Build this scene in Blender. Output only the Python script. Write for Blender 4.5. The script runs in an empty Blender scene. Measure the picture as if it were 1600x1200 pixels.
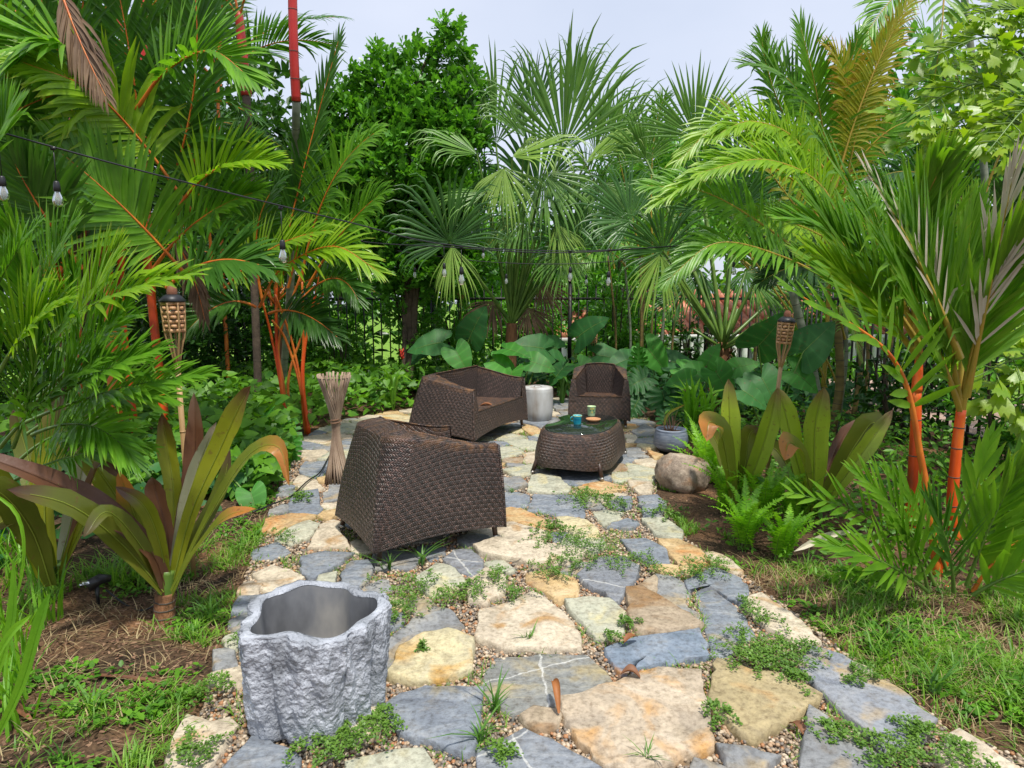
import bpy, math, random
import numpy as np
from mathutils import Vector, noise

# ------------------------------------------------------------------ camera, world, sun, exposure
scene = bpy.context.scene
F, YH, H = 1000.0, 465.0, 1.6            # lens in photo pixels, horizon row, eye height
PITCH = math.atan((600 - YH) / F)
cam_d = bpy.data.cameras.new('camera')
cam_d.sensor_width = 36.0
cam_d.lens = 36.0 * F / 1600.0
cam_d.clip_start = 0.05
cam_d.clip_end = 1200
cam = bpy.data.objects.new('camera', cam_d)
scene.collection.objects.link(cam)
cam.location = (0, 0, H)
cam.rotation_euler = (math.radians(90) - PITCH, 0, 0)
scene.camera = cam

SUN_EL, SUN_AZ = math.radians(68), math.radians(158)      # azimuth from +Y towards +X
world = bpy.data.worlds.new('World')
scene.world = world
world.use_nodes = True
wn, wl = world.node_tree.nodes, world.node_tree.links
wn.clear()
w_out = wn.new('ShaderNodeOutputWorld'); w_bg = wn.new('ShaderNodeBackground')
sky = wn.new('ShaderNodeTexSky'); sky.sky_type = 'NISHITA'; sky.sun_disc = False
sky.sun_elevation = SUN_EL; sky.sun_rotation = SUN_AZ
sky.air_density = 1.2; sky.dust_density = 2.0
w_tc = wn.new('ShaderNodeTexCoord'); w_map = wn.new('ShaderNodeMapping')
w_map.inputs['Scale'].default_value = (1, 1, 2.2)
w_no = wn.new('ShaderNodeTexNoise'); w_no.inputs['Scale'].default_value = 1.6; w_no.inputs['Detail'].default_value = 5
w_ra = wn.new('ShaderNodeMapRange'); w_ra.inputs['From Min'].default_value = .3; w_ra.inputs['From Max'].default_value = .72
w_ra.inputs['To Min'].default_value = .62; w_ra.inputs['To Max'].default_value = .97
w_mx = wn.new('ShaderNodeMix'); w_mx.data_type = 'RGBA'
w_mx.inputs[7].default_value = (4.8, 5.2, 6.2, 1)             # thin bright cloud veil
wl.new(w_tc.outputs['Generated'], w_map.inputs['Vector']); wl.new(w_map.outputs[0], w_no.inputs['Vector'])
wl.new(w_no.outputs['Fac'], w_ra.inputs['Value']); wl.new(w_ra.outputs[0], w_mx.inputs[0])
wl.new(sky.outputs[0], w_mx.inputs[6]); wl.new(w_mx.outputs[2], w_bg.inputs['Color'])
w_bg.inputs['Strength'].default_value = 0.1
wl.new(w_bg.outputs[0], w_out.inputs['Surface'])

sun_d = bpy.data.lights.new('sun', 'SUN'); sun_d.energy = 2.8; sun_d.angle = math.radians(4.0)
sun_d.color = (1.0, .95, .86)
sun = bpy.data.objects.new('sun', sun_d); scene.collection.objects.link(sun)
sd = Vector((math.sin(SUN_AZ) * math.cos(SUN_EL), math.cos(SUN_AZ) * math.cos(SUN_EL), math.sin(SUN_EL)))
sun.rotation_euler = sd.to_track_quat('Z', 'Y').to_euler()
scene.view_settings.view_transform = 'Standard'
scene.view_settings.look = 'None'
scene.view_settings.exposure = 0.72
scene.view_settings.gamma = 1
scene.view_settings.use_curve_mapping = False
scene.cycles.max_bounces = 6; scene.cycles.diffuse_bounces = 3; scene.cycles.glossy_bounces = 2
scene.cycles.transmission_bounces = 4; scene.cycles.transparent_max_bounces = 6

rng = np.random.default_rng(7)
random.seed(7)
C = scene.collection
CP, SP = math.cos(PITCH), math.sin(PITCH)

def ray(px, py):
    a, d = (px - 800) / F, -(py - 600) / F
    return np.array([a, CP + d * SP, -SP + d * CP])

def at(px, py, Y):
    r = ray(px, py); return r * (Y / r[1]) + np.array([0, 0, H])

def gp(px, py, z=0.0):
    r = ray(px, py); return r * ((z - H) / r[2]) + np.array([0, 0, H])

# ------------------------------------------------------------------ mesh helpers
def mesh_np(name, V, faces, mats, matidx=None, attrs=None, uv=None, smooth=False):
    """faces: list of (k,n) int arrays"""
    me = bpy.data.meshes.new(name)
    V = np.asarray(V, dtype=np.float32)
    faces = [np.asarray(f, dtype=np.int32) for f in faces if len(f)]
    loops = np.concatenate([f.ravel() for f in faces])
    counts = np.concatenate([np.full(len(f), f.shape[1], dtype=np.int32) for f in faces])
    starts = np.concatenate([[0], np.cumsum(counts)[:-1]]).astype(np.int32)
    me.vertices.add(len(V)); me.vertices.foreach_set('co', V.ravel())
    me.loops.add(len(loops)); me.loops.foreach_set('vertex_index', loops)
    me.polygons.add(len(counts)); me.polygons.foreach_set('loop_start', starts)
    try: me.polygons.foreach_set('loop_total', counts)
    except Exception: pass
    for m in (mats if isinstance(mats, (list, tuple)) else [mats]):
        me.materials.append(m)
    if matidx is not None:
        me.polygons.foreach_set('material_index', np.asarray(matidx, dtype=np.int32))
    if attrs:
        for k, a in attrs.items():
            at_ = me.attributes.new(k, 'FLOAT', 'POINT')
            at_.data.foreach_set('value', np.asarray(a, dtype=np.float32))
    if uv is not None:
        ul = me.uv_layers.new(name='UVMap')
        ul.data.foreach_set('uv', np.asarray(uv, dtype=np.float32)[loops].ravel())
    me.update(calc_edges=True)
    if smooth:
        me.polygons.foreach_set('use_smooth', np.ones(len(counts), dtype=bool))
    return me

def link(name, me, parent=None, **props):
    o = bpy.data.objects.new(name, me)
    C.objects.link(o)
    if parent is not None: o.parent = parent
    for k, v in props.items(): o[k] = v
    return o

def thing(name, label, cat, loc=(0, 0, 0), rz=0.0, group=None):
    o = bpy.data.objects.new(name, None)
    C.objects.link(o)
    o.location = [float(v) for v in loc]; o.rotation_euler = (0, 0, rz)
    o.empty_display_size = .1
    o['label'] = label; o['category'] = cat
    if group: o['group'] = group
    return o

def org(parent):
    return np.array(parent.location) if parent is not None else np.zeros(3)

class MB:
    """collects shapes for ONE mesh"""
    def __init__(s): s.V = []; s.F = {}; s.n = 0; s.mi = {}; s.A = {}; s.keys = []
    def add(s, V, faces, mi=0, **attrs):
        V = np.asarray(V, float).reshape(-1, 3)
        for f in (faces if isinstance(faces, list) else [faces]):
            f = np.asarray(f, int)
            if len(f) == 0: continue
            k = f.shape[1]
            s.F.setdefault(k, []).append(f + s.n)
            s.mi.setdefault(k, []).append(np.full(len(f), mi))
        s.V.append(V)
        for k in set(list(attrs) + list(s.A)):
            s.A.setdefault(k, [np.zeros(s.n)] if s.n else [])
            a = attrs.get(k, None)
            a = np.zeros(len(V)) if a is None else np.broadcast_to(np.asarray(a, float), (len(V),))
            s.A[k].append(a)
        s.n += len(V)
    def build(s, name, mats, parent=None, smooth=False, uvkeys=None, local=False, **props):
        V = np.concatenate(s.V)
        if parent is not None and not local: V = V - org(parent)
        ks = sorted(s.F)
        faces = [np.concatenate(s.F[k]) for k in ks]
        mi = np.concatenate([np.concatenate(s.mi[k]) for k in ks])
        A = {k: np.concatenate(v) for k, v in s.A.items()}
        uv = None
        if uvkeys: uv = np.stack([A.pop('u'), A.pop('w')], 1)
        me = mesh_np(name, V, faces, mats, mi, A, uv, smooth)
        return link(name, me, parent, **props)

def norm(v):
    v = np.asarray(v, float)
    return v / np.maximum(np.linalg.norm(v, axis=-1, keepdims=True), 1e-9)

def bez(P, n):
    P = np.asarray(P, float); t = np.linspace(0, 1, n)[:, None]
    if len(P) == 2: return P[0] * (1 - t) + P[1] * t
    if len(P) == 3: return (1 - t) ** 2 * P[0] + 2 * (1 - t) * t * P[1] + t * t * P[2]
    return (1 - t) ** 3 * P[0] + 3 * (1 - t) ** 2 * t * P[1] + 3 * (1 - t) * t * t * P[2] + t ** 3 * P[3]

def through(P, n):
    """smooth curve through all the points (Catmull-Rom)"""
    P = [np.asarray(p, float) for p in P]
    if len(P) == 2: return bez(P, n)
    Q = [2 * P[0] - P[1]] + P + [2 * P[-1] - P[-2]]
    out = []
    m = len(P) - 1
    for t in np.linspace(0, m - 1e-6, n):
        i = int(t); f = t - i
        a, b, c, d = Q[i:i + 4]
        out.append(.5 * ((2 * b) + (-a + c) * f + (2 * a - 5 * b + 4 * c - d) * f * f + (-a + 3 * b - 3 * c + d) * f ** 3))
    return np.array(out)

def tube(path, rad, sides=6, caps=True, phase=0.0):
    path = np.asarray(path, float); n = len(path)
    rad = np.broadcast_to(np.asarray(rad, float), (n,))
    T = norm(np.gradient(path, axis=0))
    ref = np.array([0, 0, 1.0]) if abs(T[0][2]) < .9 else np.array([1.0, 0, 0])
    X = norm(np.cross(T, ref)); Y = np.cross(T, X)
    a = np.arange(sides) * 2 * math.pi / sides + phase
    ring = np.cos(a)[None, :, None] * X[:, None, :] + np.sin(a)[None, :, None] * Y[:, None, :]
    V = (path[:, None, :] + ring * rad[:, None, None]).reshape(-1, 3)
    i = np.arange(n - 1)[:, None] * sides; j = np.arange(sides)[None, :]; k = (j + 1) % sides
    Fq = np.stack([i + j, i + k, i + k + sides, i + j + sides], -1).reshape(-1, 4)
    faces = [Fq]
    if caps:
        V = np.vstack([V, path[0], path[-1]]); nb = n * sides
        j = np.arange(sides); k = (j + 1) % sides
        faces.append(np.vstack([np.stack([k, j, np.full(sides, nb)], 1),
                                np.stack([j + nb - sides, k + nb - sides, np.full(sides, nb + 1)], 1)]))
    return V, faces

def lathe(prof, sides=24, center=(0, 0, 0), squash=1.0):
    prof = np.asarray(prof, float); n = len(prof)
    a = np.arange(sides) * 2 * math.pi / sides
    V = np.stack([prof[:, 0][:, None] * np.cos(a), prof[:, 0][:, None] * np.sin(a) * squash,
                  np.repeat(prof[:, 1][:, None], sides, 1)], -1).reshape(-1, 3) + np.asarray(center)
    i = np.arange(n - 1)[:, None] * sides; j = np.arange(sides)[None, :]; k = (j + 1) % sides
    return V, [np.stack([i + j, i + k, i + k + sides, i + j + sides], -1).reshape(-1, 4)]

def boxv(c, s, rz=0.0):
    x, y, z = np.array(s) / 2
    V = np.array([[-x, -y, -z], [x, -y, -z], [x, y, -z], [-x, y, -z], [-x, -y, z], [x, -y, z], [x, y, z], [-x, y, z]])
    if rz:
        cz, sz = math.cos(rz), math.sin(rz); V = V @ np.array([[cz, sz, 0], [-sz, cz, 0], [0, 0, 1]])
    return V + np.asarray(c), [np.array([[0, 3, 2, 1], [4, 5, 6, 7], [0, 1, 5, 4], [1, 2, 6, 5], [2, 3, 7, 6], [3, 0, 4, 7]])]

def scatter(mb, TV, TF, pos, X, Y, Z, scale, v=None, mi=0):
    """many copies of a small template (TV m,3; TF k,q) in one mesh"""
    pos = np.asarray(pos, float); n = len(pos)
    if n == 0: return
    sc = np.broadcast_to(np.asarray(scale, float).reshape(-1, 1) if np.ndim(scale) == 1 else np.asarray(scale, float), (n, 1) if np.ndim(scale) < 2 else (n, 3))
    T = TV[None] * (sc[:, None, :] if sc.shape[1] == 3 else sc[:, None, :])
    V = pos[:, None] + T[..., 0:1] * X[:, None] + T[..., 1:2] * Y[:, None] + T[..., 2:3] * Z[:, None]
    m = len(TV)
    Fs = (TF[None] + (np.arange(n) * m)[:, None, None]).reshape(-1, TF.shape[1])
    v = rng.random(n) if v is None else v
    t = TV[:, 1] - TV[:, 1].min(); t = t / max(t.max(), 1e-6)
    mb.add(V.reshape(-1, 3), [Fs], mi, v=np.repeat(v, m), t=np.tile(t, n))

def frames(D, up=None, roll=None):
    """Y along D, Z near up"""
    Y = norm(D); n = len(Y)
    up = np.tile([0, 0, 1.0], (n, 1)) if up is None else up
    X = np.cross(Y, up); bad = np.linalg.norm(X, axis=1) < 1e-3
    X[bad] = [1, 0, 0]; X = norm(X); Z = np.cross(X, Y)
    if roll is not None:
        c, s_ = np.cos(roll)[:, None], np.sin(roll)[:, None]
        X, Z = X * c + Z * s_, -X * s_ + Z * c
    return X, Y, Z

# ------------------------------------------------------------------ materials
def nodes_of(m):
    m.use_nodes = True
    nt = m.node_tree; nt.nodes.clear()
    return nt.nodes, nt.links

def rgba(c): return (c[0], c[1], c[2], 1.0)

def ramp(nd, cols, pos=None, interp='LINEAR'):
    r = nd.new('ShaderNodeValToRGB'); r.color_ramp.interpolation = interp
    n = len(cols); pos = pos or [i / (n - 1) for i in range(n)]
    while len(r.color_ramp.elements) < n: r.color_ramp.elements.new(.5)
    for e, c, p in zip(r.color_ramp.elements, cols, pos): e.position = p; e.color = rgba(c)
    return r

def mixc(nd, ln, fac, a, b, mode='MIX'):
    m = nd.new('ShaderNodeMix'); m.data_type = 'RGBA'; m.blend_type = mode
    for sock, val in ((0, fac), (6, a), (7, b)):
        if hasattr(val, 'node'): ln.new(val, m.inputs[sock])
        elif sock == 0: m.inputs[0].default_value = val
        else: m.inputs[sock].default_value = rgba(val)
    return m.outputs[2]

def leaf_mat(name, dark, light, tip=None, tip_at=.85, trans=.4, tcol=None, rough=.38, spec=.5, spots=0.0, ns=6.0):
    m = bpy.data.materials.new(name); nd, ln = nodes_of(m)
    out = nd.new('ShaderNodeOutputMaterial')
    av = nd.new('ShaderNodeAttribute'); av.attribute_name = 'v'
    att = nd.new('ShaderNodeAttribute'); att.attribute_name = 't'
    geo = nd.new('ShaderNodeNewGeometry')
    no = nd.new('ShaderNodeTexNoise'); no.inputs['Scale'].default_value = ns; no.inputs['Detail'].default_value = 3
    ln.new(geo.outputs['Position'], no.inputs['Vector'])
    ad = nd.new('ShaderNodeMath'); ad.operation = 'MULTIPLY_ADD'
    ln.new(av.outputs['Fac'], ad.inputs[0]); ad.inputs[1].default_value = .6
    sb = nd.new('ShaderNodeMath'); sb.operation = 'MULTIPLY_ADD'; sb.inputs[1].default_value = 1.3; sb.inputs[2].default_value = -.42
    ln.new(no.outputs['Fac'], sb.inputs[0]); ln.new(sb.outputs[0], ad.inputs[2])
    r = ramp(nd, [dark, light], [.05, .95]); ln.new(ad.outputs[0], r.inputs[0])
    col = r.outputs[0]
    if tip is not None:
        mr = nd.new('ShaderNodeMapRange'); mr.inputs['From Min'].default_value = tip_at - .12; mr.inputs['From Max'].default_value = tip_at + .12
        a2 = nd.new('ShaderNodeMath'); a2.operation = 'MULTIPLY_ADD'; a2.inputs[1].default_value = .3
        ln.new(no.outputs['Fac'], a2.inputs[0]); 
        s2 = nd.new('ShaderNodeMath'); s2.operation = 'SUBTRACT'; s2.inputs[1].default_value = .15
        ln.new(att.outputs['Fac'], s2.inputs[0]); ln.new(s2.outputs[0], a2.inputs[2])
        ln.new(a2.outputs[0], mr.inputs['Value'])
        col = mixc(nd, ln, mr.outputs[0], col, tip)
    if spots:
        sn = nd.new('ShaderNodeTexNoise'); sn.inputs['Scale'].default_value = 32; sn.inputs['Detail'].default_value = 5; ln.new(geo.outputs['Position'], sn.inputs['Vector'])
        sm = nd.new('ShaderNodeMapRange'); sm.inputs['From Min'].default_value = .62; sm.inputs['From Max'].default_value = .7; sm.inputs['To Max'].default_value = spots; ln.new(sn.outputs['Fac'], sm.inputs['Value'])
        col = mixc(nd, ln, sm.outputs[0], col, (.16, .085, .035))
    ve = nd.new('ShaderNodeAttribute'); ve.attribute_name = 'e'
    vp = nd.new('ShaderNodeMath'); vp.operation = 'POWER'; vp.inputs[1].default_value = 5.0; ln.new(ve.outputs['Fac'], vp.inputs[0])
    vq = nd.new('ShaderNodeMath'); vq.operation = 'MULTIPLY'; vq.inputs[1].default_value = .22; ln.new(vp.outputs[0], vq.inputs[0])
    col = mixc(nd, ln, vq.outputs[0], col, tuple(min(1, c * 1.9 + .03) for c in light))
    p = nd.new('ShaderNodeBsdfPrincipled')
    p.inputs['Roughness'].default_value = rough
    p.inputs['Specular IOR Level'].default_value = spec
    ln.new(col, p.inputs['Base Color'])
    tr = nd.new('ShaderNodeBsdfTranslucent')
    tc = mixc(nd, ln, 1.0, col, tcol or (1.5, 1.55, .55), 'MULTIPLY')
    ln.new(tc, tr.inputs['Color'])
    bn = nd.new('ShaderNodeTexNoise'); bn.inputs['Scale'].default_value = 60; ln.new(geo.outputs['Position'], bn.inputs['Vector'])
    bp = nd.new('ShaderNodeBump'); bp.inputs['Strength'].default_value = .25; bp.inputs['Distance'].default_value = .004
    ln.new(bn.outputs['Fac'], bp.inputs['Height']); ln.new(bp.outputs[0], p.inputs['Normal'])
    ms = nd.new('ShaderNodeMixShader'); ms.inputs[0].default_value = trans
    ln.new(p.outputs[0], ms.inputs[1]); ln.new(tr.outputs[0], ms.inputs[2]); ln.new(ms.outputs[0], out.inputs['Surface'])
    return m

def simple_mat(name, cols, scale=8.0, rough=.6, bump=.3, bdist=.01, bscale=None, stretch=(1, 1, 1), metallic=0.0, spec=.5, detail=5, attr=False):
    m = bpy.data.materials.new(name); nd, ln = nodes_of(m)
    out = nd.new('ShaderNodeOutputMaterial'); p = nd.new('ShaderNodeBsdfPrincipled')
    tc = nd.new('ShaderNodeTexCoord'); mp = nd.new('ShaderNodeMapping'); mp.inputs['Scale'].default_value = stretch
    ln.new(tc.outputs['Object'], mp.inputs['Vector'])
    no = nd.new('ShaderNodeTexNoise'); no.inputs['Scale'].default_value = scale; no.inputs['Detail'].default_value = detail
    ln.new(mp.outputs[0], no.inputs['Vector'])
    r = ramp(nd, cols, [.3 + .4 * i / (len(cols) - 1) for i in range(len(cols))]); ln.new(no.outputs['Fac'], r.inputs[0])
    col = r.outputs[0]
    if attr:
        av = nd.new('ShaderNodeAttribute'); av.attribute_name = 'v'
        r2 = ramp(nd, cols); ln.new(av.outputs['Fac'], r2.inputs[0]); col = mixc(nd, ln, .7, col, r2.outputs[0])
    ln.new(col, p.inputs['Base Color'])
    p.inputs['Roughness'].default_value = rough; p.inputs['Metallic'].default_value = metallic
    p.inputs['Specular IOR Level'].default_value = spec
    n2 = nd.new('ShaderNodeTexNoise'); n2.inputs['Scale'].default_value = bscale or scale * 5; n2.inputs['Detail'].default_value = 6
    ln.new(mp.outputs[0], n2.inputs['Vector'])
    bp = nd.new('ShaderNodeBump'); bp.inputs['Strength'].default_value = bump; bp.inputs['Distance'].default_value = bdist
    ln.new(n2.outputs['Fac'], bp.inputs['Height']); ln.new(bp.outputs[0], p.inputs['Normal'])
    ln.new(p.outputs[0], out.inputs['Surface'])
    return m

def stone_mat(name, cols, stain=None, vein=None, streak=(1, 1, 1), amount=.5):
    """slab stone: clouded colours, iron stains, fine pitting, optional white quartz veins"""
    m = bpy.data.materials.new(name); nd, ln = nodes_of(m)
    out = nd.new('ShaderNodeOutputMaterial'); p = nd.new('ShaderNodeBsdfPrincipled')
    geo = nd.new('ShaderNodeNewGeometry')
    oi = nd.new('ShaderNodeObjectInfo')
    mp = nd.new('ShaderNodeMapping'); mp.inputs['Scale'].default_value = streak
    cb = nd.new('ShaderNodeCombineXYZ'); mu = nd.new('ShaderNodeMath'); mu.operation = 'MULTIPLY'; mu.inputs[1].default_value = 6.28
    ln.new(oi.outputs['Random'], mu.inputs[0]); ln.new(mu.outputs[0], cb.inputs[2]); ln.new(cb.outputs[0], mp.inputs['Rotation'])
    ln.new(geo.outputs['Position'], mp.inputs['Vector'])
    no = nd.new('ShaderNodeTexNoise'); no.inputs['Scale'].default_value = 5.5; no.inputs['Detail'].default_value = 10
    no.inputs['Roughness'].default_value = .62; no.inputs['Distortion'].default_value = .7
    ln.new(mp.outputs[0], no.inputs['Vector'])
    r = ramp(nd, cols, [.28 + .44 * i / (len(cols) - 1) for i in range(len(cols))]); ln.new(no.outputs['Fac'], r.inputs[0])
    col = r.outputs[0]
    if stain is not None:
        n3 = nd.new('ShaderNodeTexNoise'); n3.inputs['Scale'].default_value = 4.0; n3.inputs['Detail'].default_value = 7; n3.inputs['Distortion'].default_value = 1.2
        ln.new(geo.outputs['Position'], n3.inputs['Vector'])
        mr = nd.new('ShaderNodeMapRange'); mr.inputs['From Min'].default_value = .62 - .25 * amount; mr.inputs['From Max'].default_value = .74 - .15 * amount
        ln.new(n3.outputs['Fac'], mr.inputs['Value']); col = mixc(nd, ln, mr.outputs[0], col, stain)
    dn = nd.new('ShaderNodeTexNoise'); dn.inputs['Scale'].default_value = 7.5; dn.inputs['Detail'].default_value = 11; dn.inputs['Roughness'].default_value = .72; ln.new(geo.outputs['Position'], dn.inputs['Vector'])
    dm = nd.new('ShaderNodeMapRange'); dm.inputs['From Min'].default_value = .52; dm.inputs['From Max'].default_value = .68; dm.inputs['To Max'].default_value = .5; ln.new(dn.outputs['Fac'], dm.inputs['Value'])
    col = mixc(nd, ln, dm.outputs[0], col, (.17, .135, .085))
    if vein:
        wob = nd.new('ShaderNodeTexNoise'); wob.inputs['Scale'].default_value = 9; wob.inputs['Detail'].default_value = 4; ln.new(geo.outputs['Position'], wob.inputs['Vector'])
        ps = nd.new('ShaderNodeSeparateXYZ'); ln.new(geo.outputs['Position'], ps.inputs[0])
        for (x0, y0), (x1, y1), wd in vein:
            L = math.hypot(x1 - x0, y1 - y0); nx_, ny_ = (y1 - y0) / L, -(x1 - x0) / L
            def mm(op, a, b=None, c=None):
                q = nd.new('ShaderNodeMath'); q.operation = op
                for i, v in enumerate((a, b, c)):
                    if v is None: continue
                    if hasattr(v, 'node'): ln.new(v, q.inputs[i])
                    else: q.inputs[i].default_value = v
                return q.outputs[0]
            dd = mm('ADD', mm('MULTIPLY_ADD', ps.outputs[0], nx_, -(x0 * nx_ + y0 * ny_)), mm('MULTIPLY', ps.outputs[1], ny_))
            dd = mm('ABSOLUTE', mm('ADD', dd, mm('MULTIPLY_ADD', wob.outputs['Fac'], .07, -.035)))
            lt = nd.new('ShaderNodeMapRange'); lt.inputs['From Min'].default_value = wd * .5; lt.inputs['From Max'].default_value = wd
            lt.inputs['To Min'].default_value = .6; lt.inputs['To Max'].default_value = 0
            ln.new(dd, lt.inputs['Value']); col = mixc(nd, ln, lt.outputs[0], col, (.6, .6, .57))
    fine = nd.new('ShaderNodeTexNoise'); fine.inputs['Scale'].default_value = 42; fine.inputs['Detail'].default_value = 10; fine.inputs['Roughness'].default_value = .68
    ln.new(geo.outputs['Position'], fine.inputs['Vector'])
    fr = ramp(nd, [(.55, .52, .48), (1.0, 1.0, 1.0), (1.22, 1.22, 1.2)], [.3, .5, .68]); ln.new(fine.outputs['Fac'], fr.inputs[0])
    col = mixc(nd, ln, 1.0, col, fr.outputs[0], 'MULTIPLY')
    ln.new(col, p.inputs['Base Color']); p.inputs['Roughness'].default_value = .72; p.inputs['Specular IOR Level'].default_value = .35
    hs = nd.new('ShaderNodeMath'); hs.operation = 'MULTIPLY_ADD'; hs.inputs[1].default_value = .35
    ln.new(fine.outputs['Fac'], hs.inputs[0]); ln.new(no.outputs['Fac'], hs.inputs[2])
    bp = nd.new('ShaderNodeBump'); bp.inputs['Strength'].default_value = .75; bp.inputs['Distance'].default_value = .02
    ln.new(hs.outputs[0], bp.inputs['Height']); ln.new(bp.outputs[0], p.inputs['Normal'])
    ln.new(p.outputs[0], out.inputs['Surface'])
    return m

def wicker_mat(name, cu=.0125, cv=.0145):
    """twill-woven flat resin strands, mapped in metres"""
    m = bpy.data.materials.new(name); nd, ln = nodes_of(m)
    out = nd.new('ShaderNodeOutputMaterial'); p = nd.new('ShaderNodeBsdfPrincipled')
    uv = nd.new('ShaderNodeUVMap'); sp = nd.new('ShaderNodeSeparateXYZ'); ln.new(uv.outputs[0], sp.inputs[0])
    def M(op, a, b=None, c=None):
        x = nd.new('ShaderNodeMath'); x.operation = op
        for i, v in enumerate((a, b, c)):
            if v is None: continue
            if hasattr(v, 'node'): ln.new(v, x.inputs[i])
            else: x.inputs[i].default_value = v
        return x.outputs[0]
    # slight hand-made waviness
    wn_ = nd.new('ShaderNodeTexNoise'); wn_.inputs['Scale'].default_value = 5; ln.new(uv.outputs[0], wn_.inputs['Vector'])
    wob = M('MULTIPLY_ADD', wn_.outputs['Fac'], .02, -.01)
    u = M('DIVIDE', M('ADD', sp.outputs[0], M('MULTIPLY', wob, .4)), cu); v = M('DIVIDE', M('ADD', sp.outputs[1], wob), cv)
    j = M('FLOOR', v); fv = M('FRACT', v)
    # herringbone: each row leans the other way
    dirn = M('MULTIPLY_ADD', M('FLOORED_MODULO', j, 2.0), 2.0, -1.0)
    uu = M('MULTIPLY_ADD', M('MULTIPLY', dirn, fv), .85, u)
    s = M('FRACT', uu); zz = M('FLOOR', uu)
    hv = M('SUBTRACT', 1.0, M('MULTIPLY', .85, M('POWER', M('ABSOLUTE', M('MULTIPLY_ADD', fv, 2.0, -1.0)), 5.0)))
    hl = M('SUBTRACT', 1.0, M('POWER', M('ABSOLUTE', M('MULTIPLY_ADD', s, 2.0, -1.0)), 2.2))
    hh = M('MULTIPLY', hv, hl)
    wh = nd.new('ShaderNodeTexWhiteNoise'); wh.noise_dimensions = '2D'
    cb = nd.new('ShaderNodeCombineXYZ'); ln.new(j, cb.inputs[0]); ln.new(zz, cb.inputs[1])
    ln.new(cb.outputs[0], wh.inputs['Vector'])
    big = nd.new('ShaderNodeTexNoise'); big.inputs['Scale'].default_value = 3.5; big.inputs['Detail'].default_value = 4; ln.new(uv.outputs[0], big.inputs['Vector'])
    k = M('ADD', M('MULTIPLY', wh.outputs['Value'], .55), M('MULTIPLY', big.outputs['Fac'], .6))
    r = ramp(nd, [(.024, .015, .014), (.06, .036, .03), (.14, .085, .072)], [.15, .55, 1.0]); ln.new(k, r.inputs[0])
    # 2/2 twill: bundles of four step sideways row by row
    tw = M('FRACT', M('MULTIPLY', M('ADD', zz, j), .25))
    tws = M('ABSOLUTE', M('MULTIPLY_ADD', tw, 2.0, -1.0))
    tcm = nd.new('ShaderNodeCombineColor'); tv_ = M('MULTIPLY_ADD', tws, 1.0, .5)
    for q_ in range(3): ln.new(tv_, tcm.inputs[q_])
    rc_ = mixc(nd, ln, 1.0, r.outputs[0], tcm.outputs[0], 'MULTIPLY')
    hh = M('MULTIPLY', hh, M('MULTIPLY_ADD', tws, .6, .55))
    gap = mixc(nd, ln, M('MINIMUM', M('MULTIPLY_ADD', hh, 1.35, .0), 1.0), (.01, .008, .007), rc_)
    # sun-bleached / pollen-dusted upper edges
    at_ = nd.new('ShaderNodeAttribute'); at_.attribute_name = 'dust'
    dn = nd.new('ShaderNodeTexNoise'); dn.inputs['Scale'].default_value = 14; dn.inputs['Detail'].default_value = 6; ln.new(uv.outputs[0], dn.inputs['Vector'])
    dm = nd.new('ShaderNodeMapRange'); dm.inputs['From Min'].default_value = .42; dm.inputs['From Max'].default_value = .66; ln.new(dn.outputs['Fac'], dm.inputs['Value'])
    col = mixc(nd, ln, M('MULTIPLY', M('MULTIPLY', dm.outputs[0], at_.outputs['Fac']), .85), gap, (.3, .14, .05))
    ln.new(col, p.inputs['Base Color'])
    p.inputs['Roughness'].default_value = .4; p.inputs['Specular IOR Level'].default_value = .6
    bp = nd.new('ShaderNodeBump'); bp.inputs['Strength'].default_value = 1.0; bp.inputs['Distance'].default_value = .0045
    ln.new(hh, bp.inputs['Height']); ln.new(bp.outputs[0], p.inputs['Normal'])
    ln.new(p.outputs[0], out.inputs['Surface'])
    return m

M = {}
M['lip'] = leaf_mat('palm_leaf', (0.029, 0.106, 0.014), (0.093, 0.244, 0.028), tip=(.13, .17, .04), tip_at=1.0, trans=.36)
M['lime'] = leaf_mat('palm_leaf_lime', (0.139, 0.310, 0.017), (0.341, 0.534, 0.025), tip=(.32, .3, .03), tip_at=.97, trans=.42)
M['mid'] = leaf_mat('palm_leaf_mid', (0.075, 0.216, 0.019), (0.200, 0.432, 0.029), tip=(.2, .24, .04), tip_at=.99, trans=.4)
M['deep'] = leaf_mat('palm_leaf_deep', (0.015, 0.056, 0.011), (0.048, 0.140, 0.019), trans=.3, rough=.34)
M['gold'] = leaf_mat('palm_leaf_gold', (.28, .36, .03), (.5, .42, .04), tip=(.45, .24, .05), tip_at=.8, trans=.4)
M['fan'] = leaf_mat('fan_leaf', (0.068, 0.184, 0.032), (0.189, 0.366, 0.055), tip=(.22, .22, .1), tip_at=1.0, trans=.3, tcol=(1.3, 1.4, .7))
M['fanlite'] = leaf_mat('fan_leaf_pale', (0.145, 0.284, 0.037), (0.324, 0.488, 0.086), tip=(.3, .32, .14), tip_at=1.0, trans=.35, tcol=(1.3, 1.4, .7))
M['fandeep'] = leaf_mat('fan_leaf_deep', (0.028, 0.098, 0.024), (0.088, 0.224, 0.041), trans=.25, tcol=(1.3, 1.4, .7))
M['crinpale'] = leaf_mat('crinum_pale', (.26, .28, .17), (.42, .4, .3), tip=(.35, .25, .2), tip_at=.9, trans=.25, tcol=(1.2, 1.2, .8), ns=4, spots=.6)
M['midl'] = leaf_mat('palm_leaf_fresh', (.08, .22, .016), (.2, .4, .025), tip=(.32, .34, .05), tip_at=1.0, trans=.42)
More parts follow.
